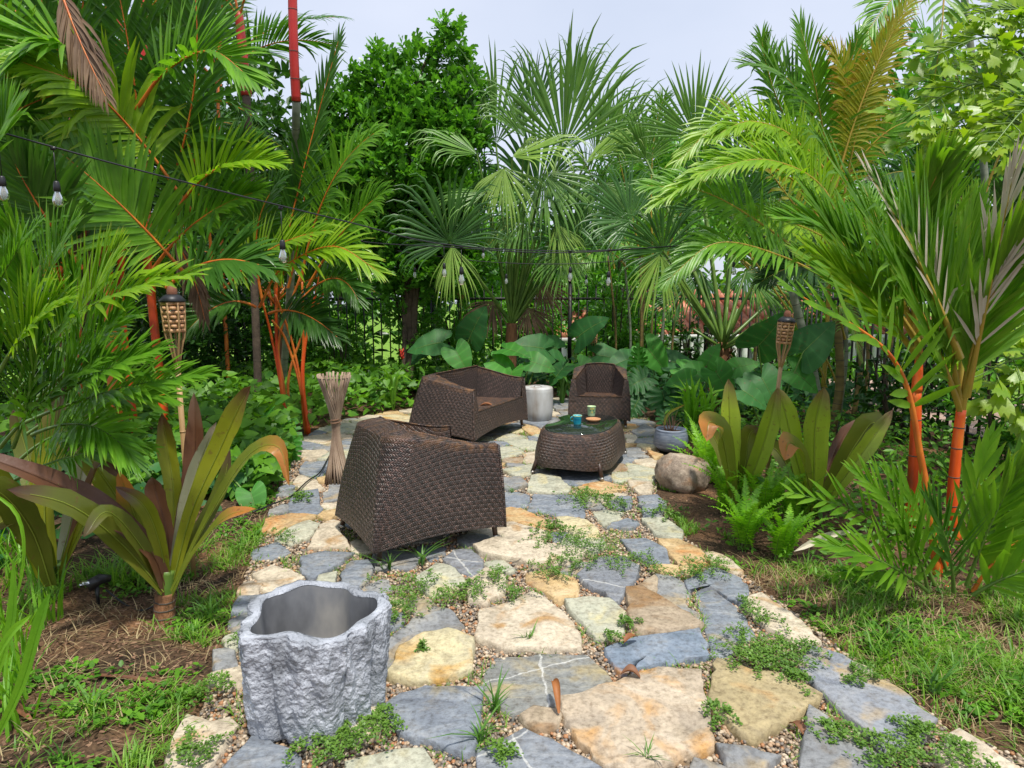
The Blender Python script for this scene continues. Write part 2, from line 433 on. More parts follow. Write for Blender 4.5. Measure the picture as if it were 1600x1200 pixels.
M['brownfr'] = leaf_mat('dead_frond_brown', (.1, .055, .03), (.24, .15, .08), trans=.2, tcol=(1.2, 1, .8), rough=.7)
M['straw'] = leaf_mat('dry_straw', (.28, .2, .1), (.48, .38, .2), trans=.2, tcol=(1.1, 1, .8), rough=.7)
M['dead'] = leaf_mat('dead_leaf', (.5, .45, .33), (.7, .64, .5), trans=.2, tcol=(1, 1, .9), rough=.7)
M['tree'] = leaf_mat('tree_leaf', (0.041, 0.149, 0.022), (0.173, 0.447, 0.041), trans=.3, rough=.33)
M['pothos'] = leaf_mat('vine_leaf', (0.036, 0.130, 0.017), (0.156, 0.363, 0.024), trans=.32, rough=.45, spec=.3)
M['taro'] = leaf_mat('elephant_ear_leaf', (0.019, 0.087, 0.024), (0.045, 0.173, 0.038), trans=.3, rough=.5, spec=.3, ns=3, spots=.55)
M['taro_l'] = leaf_mat('elephant_ear_leaf_bright', (0.036, 0.165, 0.024), (0.080, 0.297, 0.036), trans=.34, rough=.5, spec=.3, ns=3, spots=.55)
M['fern'] = leaf_mat('fern_leaf', (0.126, 0.340, 0.014), (0.273, 0.567, 0.025), trans=.4, rough=.45)
M['grass'] = leaf_mat('grass_blade', (0.072, 0.207, 0.020), (0.240, 0.441, 0.037), tip=(.3, .28, .08), tip_at=1.02, trans=.35, rough=.5)
M['grasslime'] = leaf_mat('grass_blade_lime', (0.096, 0.270, 0.015), (0.208, 0.454, 0.022), trans=.4, rough=.45)
M['creeper'] = leaf_mat('creeper_leaf', (0.058, 0.149, 0.019), (0.161, 0.298, 0.039), trans=.25, rough=.5)
M['fish'] = leaf_mat('fishtail_leaf', (0.146, 0.299, 0.017), (0.318, 0.460, 0.025), tip=(.38, .36, .03), tip_at=.95, trans=.42)
M['crin'] = leaf_mat('crinum_olive', (0.138, 0.170, 0.013), (0.318, 0.330, 0.023), tip=(.14, .07, .05), tip_at=.78, trans=.33, rough=.35, ns=4, spots=.55)
M['crinl'] = leaf_mat('crinum_yellow_green', (0.209, 0.300, 0.024), (0.399, 0.500, 0.048), tip=(.2, .12, .08), tip_at=.86, trans=.38, rough=.35, ns=4, spots=.55)
M['crinp'] = leaf_mat('crinum_purple', (0.094, 0.040, 0.029), (0.187, 0.087, 0.042), tip=(.2, .13, .1), tip_at=.9, trans=.25, tcol=(1.5, 1.1, .7), rough=.33, ns=4, spots=.55)
M['crino'] = leaf_mat('crinum_orange', (.14, .19, .02), (.22, .25, .03), tip=(.5, .2, .05), tip_at=.68, trans=.35, ns=4, spots=.55)
M['crindk'] = leaf_mat('crinum_dark_olive', (0.074, 0.103, 0.013), (0.161, 0.176, 0.023), tip=(.1, .055, .04), tip_at=.85, trans=.3, rough=.35, ns=4, spots=.55)
M['leafmid'] = leaf_mat('yellow_midrib', (.25, .32, .04), (.36, .42, .07), trans=.3)
M['redstem'] = simple_mat('red_crownshaft', [(.22, .05, .015), (.6, .06, .008), (.8, .11, .012), (.8, .22, .03)], 7, .4, .3, .004, stretch=(1, 1, .3), detail=9)
M['crimson'] = simple_mat('crimson_crownshaft', [(.3, .03, .02), (.6, .035, .03), (.7, .07, .05)], 5, .4, .15, .003, stretch=(1, 1, .35))
M['redpet'] = simple_mat('orange_petiole', [(.45, .08, .012), (.7, .22, .025)], 9, .4, .1, .002)
M['greenpet'] = simple_mat('green_petiole', [(.07, .15, .025), (.15, .25, .04)], 9, .4, .1, .002)
M['yelpet'] = simple_mat('yellow_petiole', [(.3, .26, .03), (.45, .28, .04)], 9, .4, .1, .002)
M['brownpet'] = simple_mat('brown_petiole', [(.1, .04, .02), (.2, .08, .03)], 9, .5, .1, .002)
M['cane'] = simple_mat('ringed_cane', [(.14, .17, .11), (.28, .3, .22)], 6, .55, .25, .004, stretch=(1, 1, 3))
M['caneb'] = simple_mat('brown_cane', [(.12, .09, .03), (.28, .2, .06)], 6, .6, .25, .004, stretch=(1, 1, 3))
M['ring'] = simple_mat('cane_scar', [(.05, .04, .03), (.1, .08, .06)], 12, .8)
M['bark'] = simple_mat('bark', [(.05, .035, .025), (.14, .1, .07)], 12, .85, .7, .01)
M['fibre'] = simple_mat('palm_fibre', [(.11, .045, .02), (.34, .16, .07)], 20, .85, .9, .02, stretch=(1, 1, .25))
M['soil'] = simple_mat('soil', [(.035, .025, .018), (.08, .052, .034), (.14, .085, .052)], 5, .95, .8, .02, bscale=45, detail=9)
M['iron'] = simple_mat('black_iron', [(.008, .008, .008), (.02, .02, .02)], 20, .5, .1, .001)
M['blackplastic'] = simple_mat('black_plastic', [(.01, .01, .011), (.018, .018, .02)], 20, .4, .05, .001)
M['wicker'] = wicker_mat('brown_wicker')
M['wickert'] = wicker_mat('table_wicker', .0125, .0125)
M['wleg'] = simple_mat('brown_metal_leg', [(.03, .016, .011), (.06, .032, .022)], 20, .45, .1, .001)
M['glide'] = simple_mat('metal_foot', [(.3, .28, .25), (.45, .43, .4)], 20, .35, .1, .001, metallic=.8)

# ------------------------------------------------------------------ the setting
PATIO=[(-1.128,1.9),(-1.22,2.35),(-1.289,2.642),(-1.54,3.529),(-1.807,4.647),(-2.055,5.708),(-2.368,7.025),(-2.306,7.809),(-2.039,8.359),(-1.476,9.093),(-0.404,9.966),(0.617,10.161),(1.845,9.093),(1.776,7.93),(1.58,6.717),(1.153,4.956),(1.153,4.016),(1.284,3.71),(1.369,3.326),(1.479,2.829),(1.615,2.234),(1.603,2.162),(1.782,2.031),(1.677,1.9)]
STONES=[('vein',[(-0.068,2.633),(0.122,2.664),(0.326,2.653),(0.387,2.52),(0.401,2.438),(0.32,2.373),(0.175,2.315),(0.0,2.253),(-0.11,2.377),(-0.107,2.497)]),('ochre_big',[(0.195,2.327),(0.316,2.365),(0.502,2.456),(0.617,2.511),(0.781,2.49),(0.749,2.365),(0.743,2.245),(0.693,2.046),(0.585,2.017),(0.406,1.949),(0.319,1.962),(0.247,2.075),(0.199,2.245)]),('blue',[(0.43,2.69),(0.581,2.78),(0.881,2.85),(0.857,2.635),(0.65,2.583),(0.519,2.546),(0.474,2.476),(0.443,2.583)]),('olive',[(0.892,2.578),(0.995,2.497),(1.098,2.474),(1.153,2.433),(1.208,2.336),(1.105,2.256),(0.861,2.095),(0.756,2.268)]),('slate_tan',[(1.243,2.583),(1.312,2.643),(1.349,2.706),(1.395,2.674),(1.448,2.628),(1.502,2.497),(1.551,2.365),(1.552,2.245),(1.57,2.195),(1.47,2.115),(1.289,2.041),(1.285,2.157),(1.257,2.268),(1.242,2.39),(1.23,2.483)]),('grey',[(1.136,2.245),(1.16,2.189),(1.175,2.105),(1.22,2.036),(1.24,1.944),(1.19,1.868),(0.949,1.868),(1.007,2.008)]),('cream',[(1.477,2.036),(1.63,2.136),(1.661,2.055),(1.682,1.944),(1.586,1.868),(1.448,1.893)]),('grey',[(0.726,2.046),(0.824,2.036),(0.902,1.998),(0.817,1.931),(0.729,1.953)]),('grey',[(0.63,1.989),(0.713,1.944),(0.746,1.893),(0.579,1.876)]),('vein2',[(-0.109,2.03),(0.0,2.108),(0.044,2.143),(0.136,2.085),(0.179,2.042),(0.288,1.944),(0.277,1.86),(-0.113,1.86)]),('cream',[(-0.154,3.035),(0.0,3.123),(0.11,3.255),(0.168,3.181),(0.255,3.008),(0.309,2.817),(0.299,2.695),(0.144,2.695),(-0.029,2.706),(-0.163,2.778)]),('green',[(0.286,3.13),(0.373,3.152),(0.501,3.141),(0.558,3.008),(0.52,2.841),(0.458,2.789),(0.402,2.772),(0.356,2.913),(0.302,3.028)]),('brown',[(0.623,3.262),(0.697,3.274),(0.778,3.13),(0.9,2.886),(0.758,2.85),(0.607,2.823),(0.582,2.932)]),('grey',[(0.832,3.481),(0.908,3.455),(0.962,3.332),(0.891,3.089),(0.825,3.12),(0.768,3.195)]),('brown',[(0.709,3.332),(0.812,3.455),(0.755,3.195),(0.722,3.267)]),('grey',[(0.825,3.099),(0.896,3.072),(0.931,3.008),(0.89,2.932)]),('slate',[(1.0,3.262),(1.064,3.32),(1.12,3.173),(1.147,2.969),(1.13,2.823),(1.029,2.739),(0.944,2.643),(0.89,2.658),(0.946,2.932)]),('slate',[(0.97,3.38),(1.086,3.468),(1.176,3.547),(1.272,3.405),(1.255,3.24),(1.188,3.109),(1.131,3.206),(1.088,3.332),(1.052,3.351),(0.956,3.274)]),('ochre',[(0.963,3.979),(1.075,3.979),(1.166,3.819),(1.181,3.671),(1.11,3.587),(1.006,3.455),(0.985,3.671)]),('slate',[(0.717,3.995),(0.87,4.012),(0.962,3.819),(0.925,3.615),(0.845,3.615),(0.788,3.671),(0.74,3.85)]),('vein3',[(0.38,3.455),(0.523,3.671),(0.664,3.685),(0.738,3.56),(0.661,3.356),(0.54,3.13),(0.478,3.262),(0.406,3.356)]),('ochre',[(0.091,3.481),(0.215,3.533),(0.338,3.417),(0.351,3.332),(0.331,3.228),(0.243,3.152),(0.198,3.24),(0.089,3.38)]),('cream',[(-0.231,3.85),(-0.114,3.971),(0.113,3.93),(0.32,3.824),(0.454,3.773),(0.34,3.605),(0.104,3.617),(-0.039,3.676),(-0.177,3.748)]),('vein3',[(-0.411,3.7),(-0.363,3.819),(-0.256,3.819),(-0.183,3.671),(-0.182,3.533),(-0.222,3.455),(-0.318,3.56)]),('green',[(-0.534,3.43),(-0.446,3.601),(-0.338,3.533),(-0.263,3.351),(-0.342,3.24),(-0.41,3.206),(-0.495,3.309)]),('cream',[(-0.245,3.32),(-0.149,3.56),(-0.047,3.455),(-0.045,3.285),(-0.132,3.109),(-0.213,3.152)]),('grey',[(-0.538,2.789),(-0.479,2.932),(-0.393,3.068),(-0.323,3.048),(-0.243,2.895),(-0.391,2.823),(-0.482,2.747)]),('yellow',[(-0.49,2.568),(-0.492,2.674),(-0.404,2.789),(-0.301,2.823),(-0.188,2.755),(-0.181,2.511),(-0.304,2.456),(-0.421,2.442),(-0.511,2.483)]),('slate',[(-0.494,2.256),(-0.435,2.34),(-0.35,2.39),(-0.126,2.377),(-0.134,2.245),(-0.138,2.075),(-0.155,2.026),(-0.26,2.075),(-0.369,2.115),(-0.407,2.136)]),('cream',[(-0.612,2.095),(-0.608,2.245),(-0.554,2.497),(-0.508,2.291),(-0.492,2.125),(-0.557,2.095)]),('green',[(-0.556,1.98),(-0.421,2.026),(-0.315,2.031),(-0.265,1.944),(-0.27,1.884),(-0.531,1.884)]),('slate',[(-0.963,1.944),(-0.929,2.115),(-0.879,2.095),(-0.728,1.989),(-0.693,1.884),(-0.955,1.884)]),('cream',[(-1.154,1.977),(-1.211,2.119),(-1.222,2.223),(-1.123,2.183),(-1.066,2.21),(-1.022,2.17),(-1.023,2.057),(-1.024,1.923),(-1.117,1.923)]),('grey',[(-1.316,2.66),(-1.243,2.66),(-1.185,2.55),(-1.248,2.533)]),('cream',[(-1.474,3.481),(-1.415,3.587),(-1.295,3.533),(-1.183,3.43),(-1.215,3.332),(-1.257,3.217),(-1.344,3.285)]),('slate',[(-1.271,3.7),(-1.157,3.788),(-0.987,3.773),(-1.019,3.671),(-1.061,3.533),(-1.114,3.417),(-1.18,3.455)]),('slate',[(-1.208,3.195),(-1.187,3.344),(-1.112,3.393),(-1.081,3.309),(-1.134,3.217)]),('slate',[(-0.964,3.481),(-0.948,3.615),(-0.86,3.628),(-0.816,3.533),(-0.804,3.38),(-0.835,3.332),(-0.926,3.356)]),('green',[(-1.07,3.309),(-1.077,3.417),(-1.006,3.455),(-0.983,3.332),(-1.008,3.274)]),('cream',[(-1.277,3.867),(-1.313,4.168),(-1.206,4.2),(-1.08,3.983),(-1.047,3.896),(-1.158,3.867)]),('green',[(-1.54,4.012),(-1.509,4.233),(-1.447,4.371),(-1.353,4.301),(-1.343,4.043),(-1.409,3.939)]),('slate',[(-1.766,4.97),(-1.595,5.062),(-1.464,4.672),(-1.415,4.593),(-1.408,4.442),(-1.611,4.498),(-1.65,4.593)]),('cream',[(-1.856,5.256),(-1.876,5.492),(-1.7,5.359),(-1.574,5.157),(-1.665,5.062)]),('slate',[(-1.941,5.691),(-1.967,5.967),(-1.78,5.999),(-1.693,5.75),(-1.702,5.465),(-1.873,5.576)]),('grey',[(-1.519,5.016),(-1.427,5.109),(-1.364,4.925),(-1.374,4.838),(-1.442,4.774)]),('ochre',[(-1.395,4.442),(-1.386,4.535),(-1.308,4.574),(-1.268,4.516),(-1.301,4.371)]),('green',[(-1.882,6.065),(-1.83,6.415),(-1.672,6.415),(-1.584,6.132),(-1.729,6.052)]),('ochre',[(-1.686,5.411),(-1.59,5.492),(-1.538,5.359),(-1.64,5.307)]),('green',[(0.178,5.455),(0.269,5.501),(0.39,5.41),(0.476,5.112),(0.442,4.986),(0.291,4.994),(0.137,5.064)]),('slate',[(-0.104,5.033),(0.036,5.033),(0.128,4.937),(0.117,4.703),(0.044,4.636),(-0.065,4.703)]),('slate',[(0.185,4.948),(0.514,4.9),(0.541,4.636),(0.511,4.459),(0.255,4.538),(0.124,4.586)]),('ochre',[(-0.069,4.619),(0.034,4.669),(0.128,4.522),(0.281,4.266),(0.253,4.141),(0.031,4.324),(-0.061,4.413)]),('yellow',[(0.332,4.428),(0.396,4.45),(0.522,4.368),(0.575,4.155),(0.552,4.049),(0.464,4.024),(0.378,4.128),(0.33,4.266)]),('cream',[(0.66,4.881),(0.848,4.994),(0.911,4.956),(0.751,4.738),(0.668,4.773)]),('slate',[(0.735,4.703),(0.867,4.9),(0.932,4.881),(0.893,4.669),(0.806,4.603)]),('slate',[(1.0,4.881),(1.145,4.918),(1.163,4.703),(1.049,4.398),(0.956,4.444)]),('green',[(0.932,4.379),(1.08,4.379),(1.139,4.128),(1.098,4.012),(0.965,4.069),(0.955,4.219)]),('green',[(0.605,4.538),(0.707,4.586),(0.803,4.522),(0.764,4.413),(0.64,4.266)]),('green',[(1.098,5.978),(1.203,5.845),(1.324,5.693),(1.254,5.41),(1.19,5.343),(1.033,5.432)]),('cream',[(1.011,5.343),(1.176,5.278),(1.115,4.994),(1.038,4.956),(0.994,5.153)]),('grey',[(1.185,6.51),(1.311,6.542),(1.34,6.174),(1.155,6.174)]),('grey',[(1.431,7.421),(1.629,7.722),(1.705,7.504),(1.65,7.18),(1.421,7.103)]),('cream',[(1.287,7.18),(1.4,7.165),(1.384,6.954),(1.257,6.742)]),('ochre',[(1.398,6.415),(1.496,6.233),(1.386,6.061)]),('green',[(-0.135,6.594),(0.032,6.594),(0.112,6.365),(0.002,6.174),(-0.125,6.117)]),('green',[(-0.11,6.954),(0.099,7.028),(0.276,6.811),(0.257,6.529),(0.107,6.542)]),('cream',[(0.134,6.384),(0.269,6.446),(0.221,5.951),(0.112,6.005)]),('grey',[(-0.111,5.41),(0.064,5.432),(0.123,5.236),(-0.034,5.092),(-0.107,5.194)]),('green',[(-0.078,5.693),(0.206,5.897),(0.182,5.571),(0.039,5.478)]),('ochre',[(0.126,7.767),(0.298,7.59),(0.335,7.259),(0.233,7.18),(0.14,7.504)]),('slate',[(0.19,7.126),(0.279,7.103),(0.279,6.882),(0.192,6.897)]),('grey',[(0.607,9.145),(0.86,9.401),(0.835,8.903),(0.628,8.844)]),('cream',[(1.219,3.159),(1.322,3.21),(1.357,3.089),(1.398,2.925),(1.402,2.75),(1.3,2.706),(1.252,2.835),(1.193,2.957)]),('grey',[(-0.587,2.75),(-0.483,2.835),(-0.436,2.761),(-0.467,2.592),(-0.534,2.568)])]


def pip(poly, X, Y):
    poly = np.asarray(poly); ins = np.zeros(np.shape(X), bool); n = len(poly)
    for i in range(n):
        x0, y0 = poly[i]; x1, y1 = poly[(i + 1) % n]
        if y0 == y1: continue
        c = ((y0 > Y) != (y1 > Y)) & (X < (x1 - x0) * (Y - y0) / (y1 - y0) + x0)
        ins ^= c
    return ins

def pdist(poly, X, Y):
    poly = np.asarray(poly); d = np.full(np.shape(X), 1e9); n = len(poly)
    for i in range(n):
        a = poly[i]; b = poly[(i + 1) % n]; e = b - a; L = max(e @ e, 1e-9)
        t = np.clip(((X - a[0]) * e[0] + (Y - a[1]) * e[1]) / L, 0, 1)
        d = np.minimum(d, np.hypot(X - a[0] - t * e[0], Y - a[1] - t * e[1]))
    return d

def ground_h(X, Y):
    X = np.asarray(X, float); Y = np.asarray(Y, float)
    ins = pip(PATIO, X, Y); d = np.where(ins, 0, pdist(PATIO, X, Y))
    mask = np.clip(d / .5, 0, 1)
    h = .025 * np.sin(X * 2.1 + 1) * np.cos(Y * 1.7) + .015 * np.sin(X * 5.3 + Y * 4.1) + .01 * np.sin(X * 11 - Y * 9) + .02
    out = np.maximum(np.maximum(Y - 12.6, np.abs(X) - 6.0), 0)
    return h * mask - np.minimum(out * .14, 3.2)

def axis(dense0, dense1, step, far):
    a = list(np.arange(dense0, dense1, step)); s = step
    lo, hi = [], []
    x = dense0
    while x > -far: s *= 1.35; x -= s; lo.append(x)
    s = step; x = a[-1]
    while x < far: s *= 1.35; x += s; hi.append(x)
    return np.array(lo[::-1] + a + hi)
gx, gy = axis(-6, 6, .09, 450), axis(0.4, 12.6, .09, 450)
GX, GY = np.meshgrid(gx, gy)
GZ = ground_h(GX, GY)
nx, ny = len(gx), len(gy)
i = np.arange(ny - 1)[:, None] * nx + np.arange(nx - 1)[None]
gF = np.stack([i, i + 1, i + nx + 1, i + nx], -1).reshape(-1, 4)
# soil with a sunlit lawn past the fence
gm = bpy.data.materials.new('garden_ground'); nd, ln = nodes_of(gm)
o_ = nd.new('ShaderNodeOutputMaterial'); p_ = nd.new('ShaderNodeBsdfPrincipled'); ge = nd.new('ShaderNodeNewGeometry')
n1 = nd.new('ShaderNodeTexNoise'); n1.inputs['Scale'].default_value = 2.2; n1.inputs['Detail'].default_value = 9; ln.new(ge.outputs['Position'], n1.inputs['Vector'])
n2 = nd.new('ShaderNodeTexNoise'); n2.inputs['Scale'].default_value = 60; n2.inputs['Detail'].default_value = 6; ln.new(ge.outputs['Position'], n2.inputs['Vector'])
r1 = ramp(nd, [(.05, .037, .026), (.105, .068, .043), (.2, .115, .065)], [.36, .5, .66]); ln.new(n1.outputs['Fac'], r1.inputs[0])
r2 = ramp(nd, [(.5, .48, .45), (1.45, 1.35, 1.2)], [.35, .65]); ln.new(n2.outputs['Fac'], r2.inputs[0])
c1 = mixc(nd, ln, 1.0, r1.outputs[0], r2.outputs[0], 'MULTIPLY')
sp_ = nd.new('ShaderNodeSeparateXYZ'); ln.new(ge.outputs['Position'], sp_.inputs[0])
mr_ = nd.new('ShaderNodeMapRange'); mr_.inputs['From Min'].default_value = 12.1; mr_.inputs['From Max'].default_value = 12.6; ln.new(sp_.outputs[1], mr_.inputs['Value'])
r3 = ramp(nd, [(.1, .2, .025), (.2, .34, .04)], [.35, .65]); ln.new(n1.outputs['Fac'], r3.inputs[0])
c2 = mixc(nd, ln, mr_.outputs[0], c1, r3.outputs[0])
ln.new(c2, p_.inputs['Base Color']); p_.inputs['Roughness'].default_value = .95; p_.inputs['Specular IOR Level'].default_value = .15
bp_ = nd.new('ShaderNodeBump'); bp_.inputs['Strength'].default_value = .8; bp_.inputs['Distance'].default_value = .015
ln.new(n2.outputs['Fac'], bp_.inputs['Height']); ln.new(bp_.outputs[0], p_.inputs['Normal']); ln.new(p_.outputs[0], o_.inputs['Surface'])
me = mesh_np('ground', np.stack([GX, GY, GZ], -1).reshape(-1, 3), [gF], gm, smooth=True)
link('ground', me, kind='structure')

# gravel bed of the patio: fine sheet a little above the soil
from mathutils.geometry import tessellate_polygon
M['gravelbed'] = simple_mat('gravel_bed', [(.12, .09, .065), (.3, .23, .17), (.42, .36, .3)], 40, .9, 1.0, .02, bscale=55)
tri = tessellate_polygon([[Vector((x, y, 0)) for x, y in PATIO]])
me = mesh_np('gravel_bed', [(x, y, .006) for x, y in PATIO], [np.array(tri)], M['gravelbed'])
patio = link('stone_patio', me, kind='structure')

def VN(x, y): return tuple(gp(x, y, .05)[:2])
SM = {
 'grey': stone_mat('stone_grey', [(0.157, 0.162, 0.169), (0.251, 0.258, 0.263), (0.349, 0.337, 0.300)], (0.358, 0.284, 0.176), amount=.35),
 'slate': stone_mat('stone_slate', [(0.129, 0.146, 0.176), (0.206, 0.231, 0.266), (0.314, 0.326, 0.337)], (0.323, 0.286, 0.201), streak=(1, 2.2, 1), amount=.2),
 'blue': stone_mat('stone_blue', [(0.120, 0.158, 0.205), (0.203, 0.246, 0.306), (0.290, 0.315, 0.340)], (0.370, 0.175, 0.053), amount=.15),
 'slate_tan': stone_mat('stone_slate_tan', [(0.175, 0.193, 0.230), (0.259, 0.277, 0.309), (0.315, 0.315, 0.315)], (0.460, 0.338, 0.168), amount=.38),
 'vein': stone_mat('stone_veined', [(0.177, 0.184, 0.177), (0.242, 0.247, 0.235), (0.341, 0.318, 0.243)], (0.391, 0.319, 0.172), vein=[(VN(757, 1060), VN(915, 1018), .004), (VN(843, 1016), VN(858, 1097), .006)], streak=(1, 3, 1), amount=.45),
 'vein2': stone_mat('stone_veined_dark', [(0.154, 0.172, 0.204), (0.227, 0.247, 0.277), (0.334, 0.346, 0.359)], vein=[(VN(803, 1143), VN(832, 1210), .006), (VN(790, 1155), VN(820, 1138), .005)], streak=(1, 2.4, 1)),
 'vein3': stone_mat('stone_white_veined', [(0.134, 0.146, 0.171), (0.207, 0.220, 0.244), (0.293, 0.304, 0.316)], vein=[(VN(704, 856), VN(738, 893), .007), (VN(905, 905), VN(975, 918), .006)], streak=(1, 2.4, 1)),
 'cream': stone_mat('stone_cream', [(0.371, 0.314, 0.239), (0.536, 0.460, 0.347), (0.640, 0.565, 0.432)], (0.424, 0.263, 0.121), amount=.22),
 'ochre': stone_mat('stone_ochre', [(0.367, 0.261, 0.148), (0.508, 0.356, 0.175), (0.613, 0.481, 0.291)], (0.481, 0.234, 0.083), amount=.45),
 'ochre_big': stone_mat('stone_ochre_big', [(0.310, 0.261, 0.205), (0.473, 0.387, 0.283), (0.577, 0.491, 0.378)], (0.503, 0.284, 0.104), amount=.5),
 'yellow': stone_mat('stone_yellow', [(0.373, 0.344, 0.258), (0.556, 0.489, 0.299), (0.637, 0.541, 0.333)], (0.524, 0.314, 0.096), amount=.4),
 'olive': stone_mat('stone_olive', [(0.277, 0.229, 0.135), (0.388, 0.313, 0.170), (0.429, 0.354, 0.212)], (0.423, 0.253, 0.100), amount=.35),
 'green': stone_mat('stone_pale_green', [(0.293, 0.302, 0.236), (0.416, 0.416, 0.321), (0.499, 0.479, 0.365)], (0.514, 0.456, 0.248), amount=.35),
 'brown': stone_mat('stone_brown', [(0.239, 0.189, 0.129), (0.368, 0.294, 0.209), (0.453, 0.369, 0.259)], (0.266, 0.156, 0.071), amount=.5),
}

def flagstone(kind, poly, top=.05, seed=0):
    r = np.random.default_rng(seed)
    P = np.asarray(poly, float)
    area = np.sum(P[:, 0] * np.roll(P[:, 1], -1) - np.roll(P[:, 0], -1) * P[:, 1])
    if area < 0: P = P[::-1]
    c = P.mean(0)
    out = []
    n = len(P)
    for pidx, (a, b) in enumerate(zip(P, np.roll(P, -1, 0))):
        L = np.linalg.norm(b - a); k = max(1, min(8, int(round(L / .045))))
        nrm = np.array([b[1] - a[1], a[0] - b[0]]) / max(L, 1e-6)
        for q in range(k):
            t = q / k
            j = r.normal(0, .005) if q else 0
            if q == 0:
                pa = P[(pidx - 1) % n]; L0 = max(np.linalg.norm(a - pa), 1e-6); n0 = np.array([a[1] - pa[1], pa[0] - a[0]]) / L0
                bis = n0 + nrm; bis = bis / max(bis @ bis / 2, .5)
                out.append(a + bis * .012)
            else: out.append(a + (b - a) * t + nrm * (j + .012))
    O = np.array(out); m = len(O)
    tilt = r.normal(0, .018, 2); zb = top + r.normal(0, .007)
    def z(xy, e=0): return zb + (xy - c) @ tilt + e
    hn = lambda xy: np.array([noise.noise(Vector((x * 9, y * 9, seed))) for x, y in xy]) * .008
    D = norm(O - c)
    thick = zb + .03
    rings = []
    r0 = O + D * r.normal(.004, .006, (m, 1)); rings.append((r0, np.full(m, -.02)))
    r1 = O + D * r.normal(.004, .006, (m, 1)); rings.append((r1, z(O) - thick * .35 + r.normal(0, .004, m)))
    rings.append((O, z(O) - .003 + r.normal(0, .0015, m)))
    r3 = O - D * .006; rings.append((r3, z(r3) + hn(r3)))
    r4 = c + (O - c) * .62; rings.append((r4, z(r4) + hn(r4)))
    r5 = c + (O - c) * .28; rings.append((r5, z(r5) + hn(r5)))
    V = np.concatenate([np.column_stack([a, b]) for a, b in rings] + [[[c[0], c[1], zb]]])
    j = np.arange(m); k = (j + 1) % m; fs = []
    for q in range(5): fs.append(np.stack([j + q * m, k + q * m, k + (q + 1) * m, j + (q + 1) * m], 1))
    me = mesh_np('flagstone', V, [np.concatenate(fs), np.stack([j + 5 * m, k + 5 * m, np.full(m, 6 * m)], 1)], SM[kind])
    return link('flagstone', me, patio)

ALLST = [np.array(p) for _, p in STONES]
for q, (k, p) in enumerate(STONES):
    flagstone(k, p, .045, q + 1)

# the many smaller slabs towards the back of the patio
def overlaps(P, gap):
    S = np.vstack([P + (np.roll(P, -1, 0) - P) * t for t in (0, .33, .66)] + [P.mean(0)[None]])
    if not pip(PATIO, S[:, 0], S[:, 1]).all(): return True
    cc = P.mean(0)
    for Q in ALLST:
        if np.linalg.norm(Q.mean(0) - cc) > 1.1: continue
        if pip(Q, S[:, 0], S[:, 1]).any() or pip(P, Q[:, 0], Q[:, 1]).any(): return True
        if pdist(Q, S[:, 0], S[:, 1]).min() < gap: return True
    return False
cand = 0
kinds = ['grey', 'slate', 'cream', 'green', 'ochre', 'grey', 'green', 'cream', 'slate', 'brown', 'grey', 'yellow']
CS = .012; ox, oy = -2.45, 1.9; nxg, nyg = int(4.35 / CS), int(8.4 / CS)
CX, CY = np.meshgrid(ox + np.arange(nxg) * CS, oy + np.arange(nyg) * CS)
occ = ~pip(PATIO, CX, CY)
def mark(Q, grow):
    lo, hi = Q.min(0) - grow, Q.max(0) + grow
    x0, x1 = max(int((lo[0] - ox) / CS), 0), min(int((hi[0] - ox) / CS) + 2, nxg); y0, y1 = max(int((lo[1] - oy) / CS), 0), min(int((hi[1] - oy) / CS) + 2, nyg)
    if x1 <= x0 or y1 <= y0: return
    sx, sy = CX[y0:y1, x0:x1], CY[y0:y1, x0:x1]
    occ[y0:y1, x0:x1] |= pip(Q, sx, sy) | (pdist(Q, sx, sy) < grow)
for Q in ALLST: mark(Q, .03)
K = 18; ang = np.arange(K) * 2 * math.pi / K
for rmin, rmax, tries, ymin in ((.17, .3, 500, 4.4), (.12, .26, 900, 4.0), (.08, .2, 1500, 3.6), (.05, .14, 1600, 2.2)):
    for _ in range(tries):
        x, y = rng.uniform(-2.4, 1.85), rng.uniform(ymin, 10.1)
        asp_ = rng.uniform(.8, 1.3); rm = rng.uniform(rmin * 1.3, rmax)
        st_ = np.arange(0, rm, CS)
        X_ = x + np.cos(ang)[:, None] * st_[None] * asp_; Y_ = y + np.sin(ang)[:, None] * st_[None]
        gi = np.clip(((X_ - ox) / CS).astype(int), 0, nxg - 1); gj = np.clip(((Y_ - oy) / CS).astype(int), 0, nyg - 1)
        hit = occ[gj, gi]; hit[:, -1] = True
        rr = st_[hit.argmax(1)]
        if rr.min() < rmin * .55: continue
        rr = np.minimum(rr, 1.7 * np.minimum(np.roll(rr, 1), np.roll(rr, -1)))
        keep = np.sort(rng.choice(K, rng.integers(7, 10), replace=False))
        if np.max(np.diff(np.r_[keep, keep[0] + K])) > 5: continue
        P = np.stack([x + rr * np.cos(ang) * asp_, y + rr * np.sin(ang)], 1)[keep]
        ALLST.append(P); cand += 1; mark(P, .03)
        flagstone(kinds[rng.integers(len(kinds))], P, .04, 500 + cand)
print('filled slabs', cand)

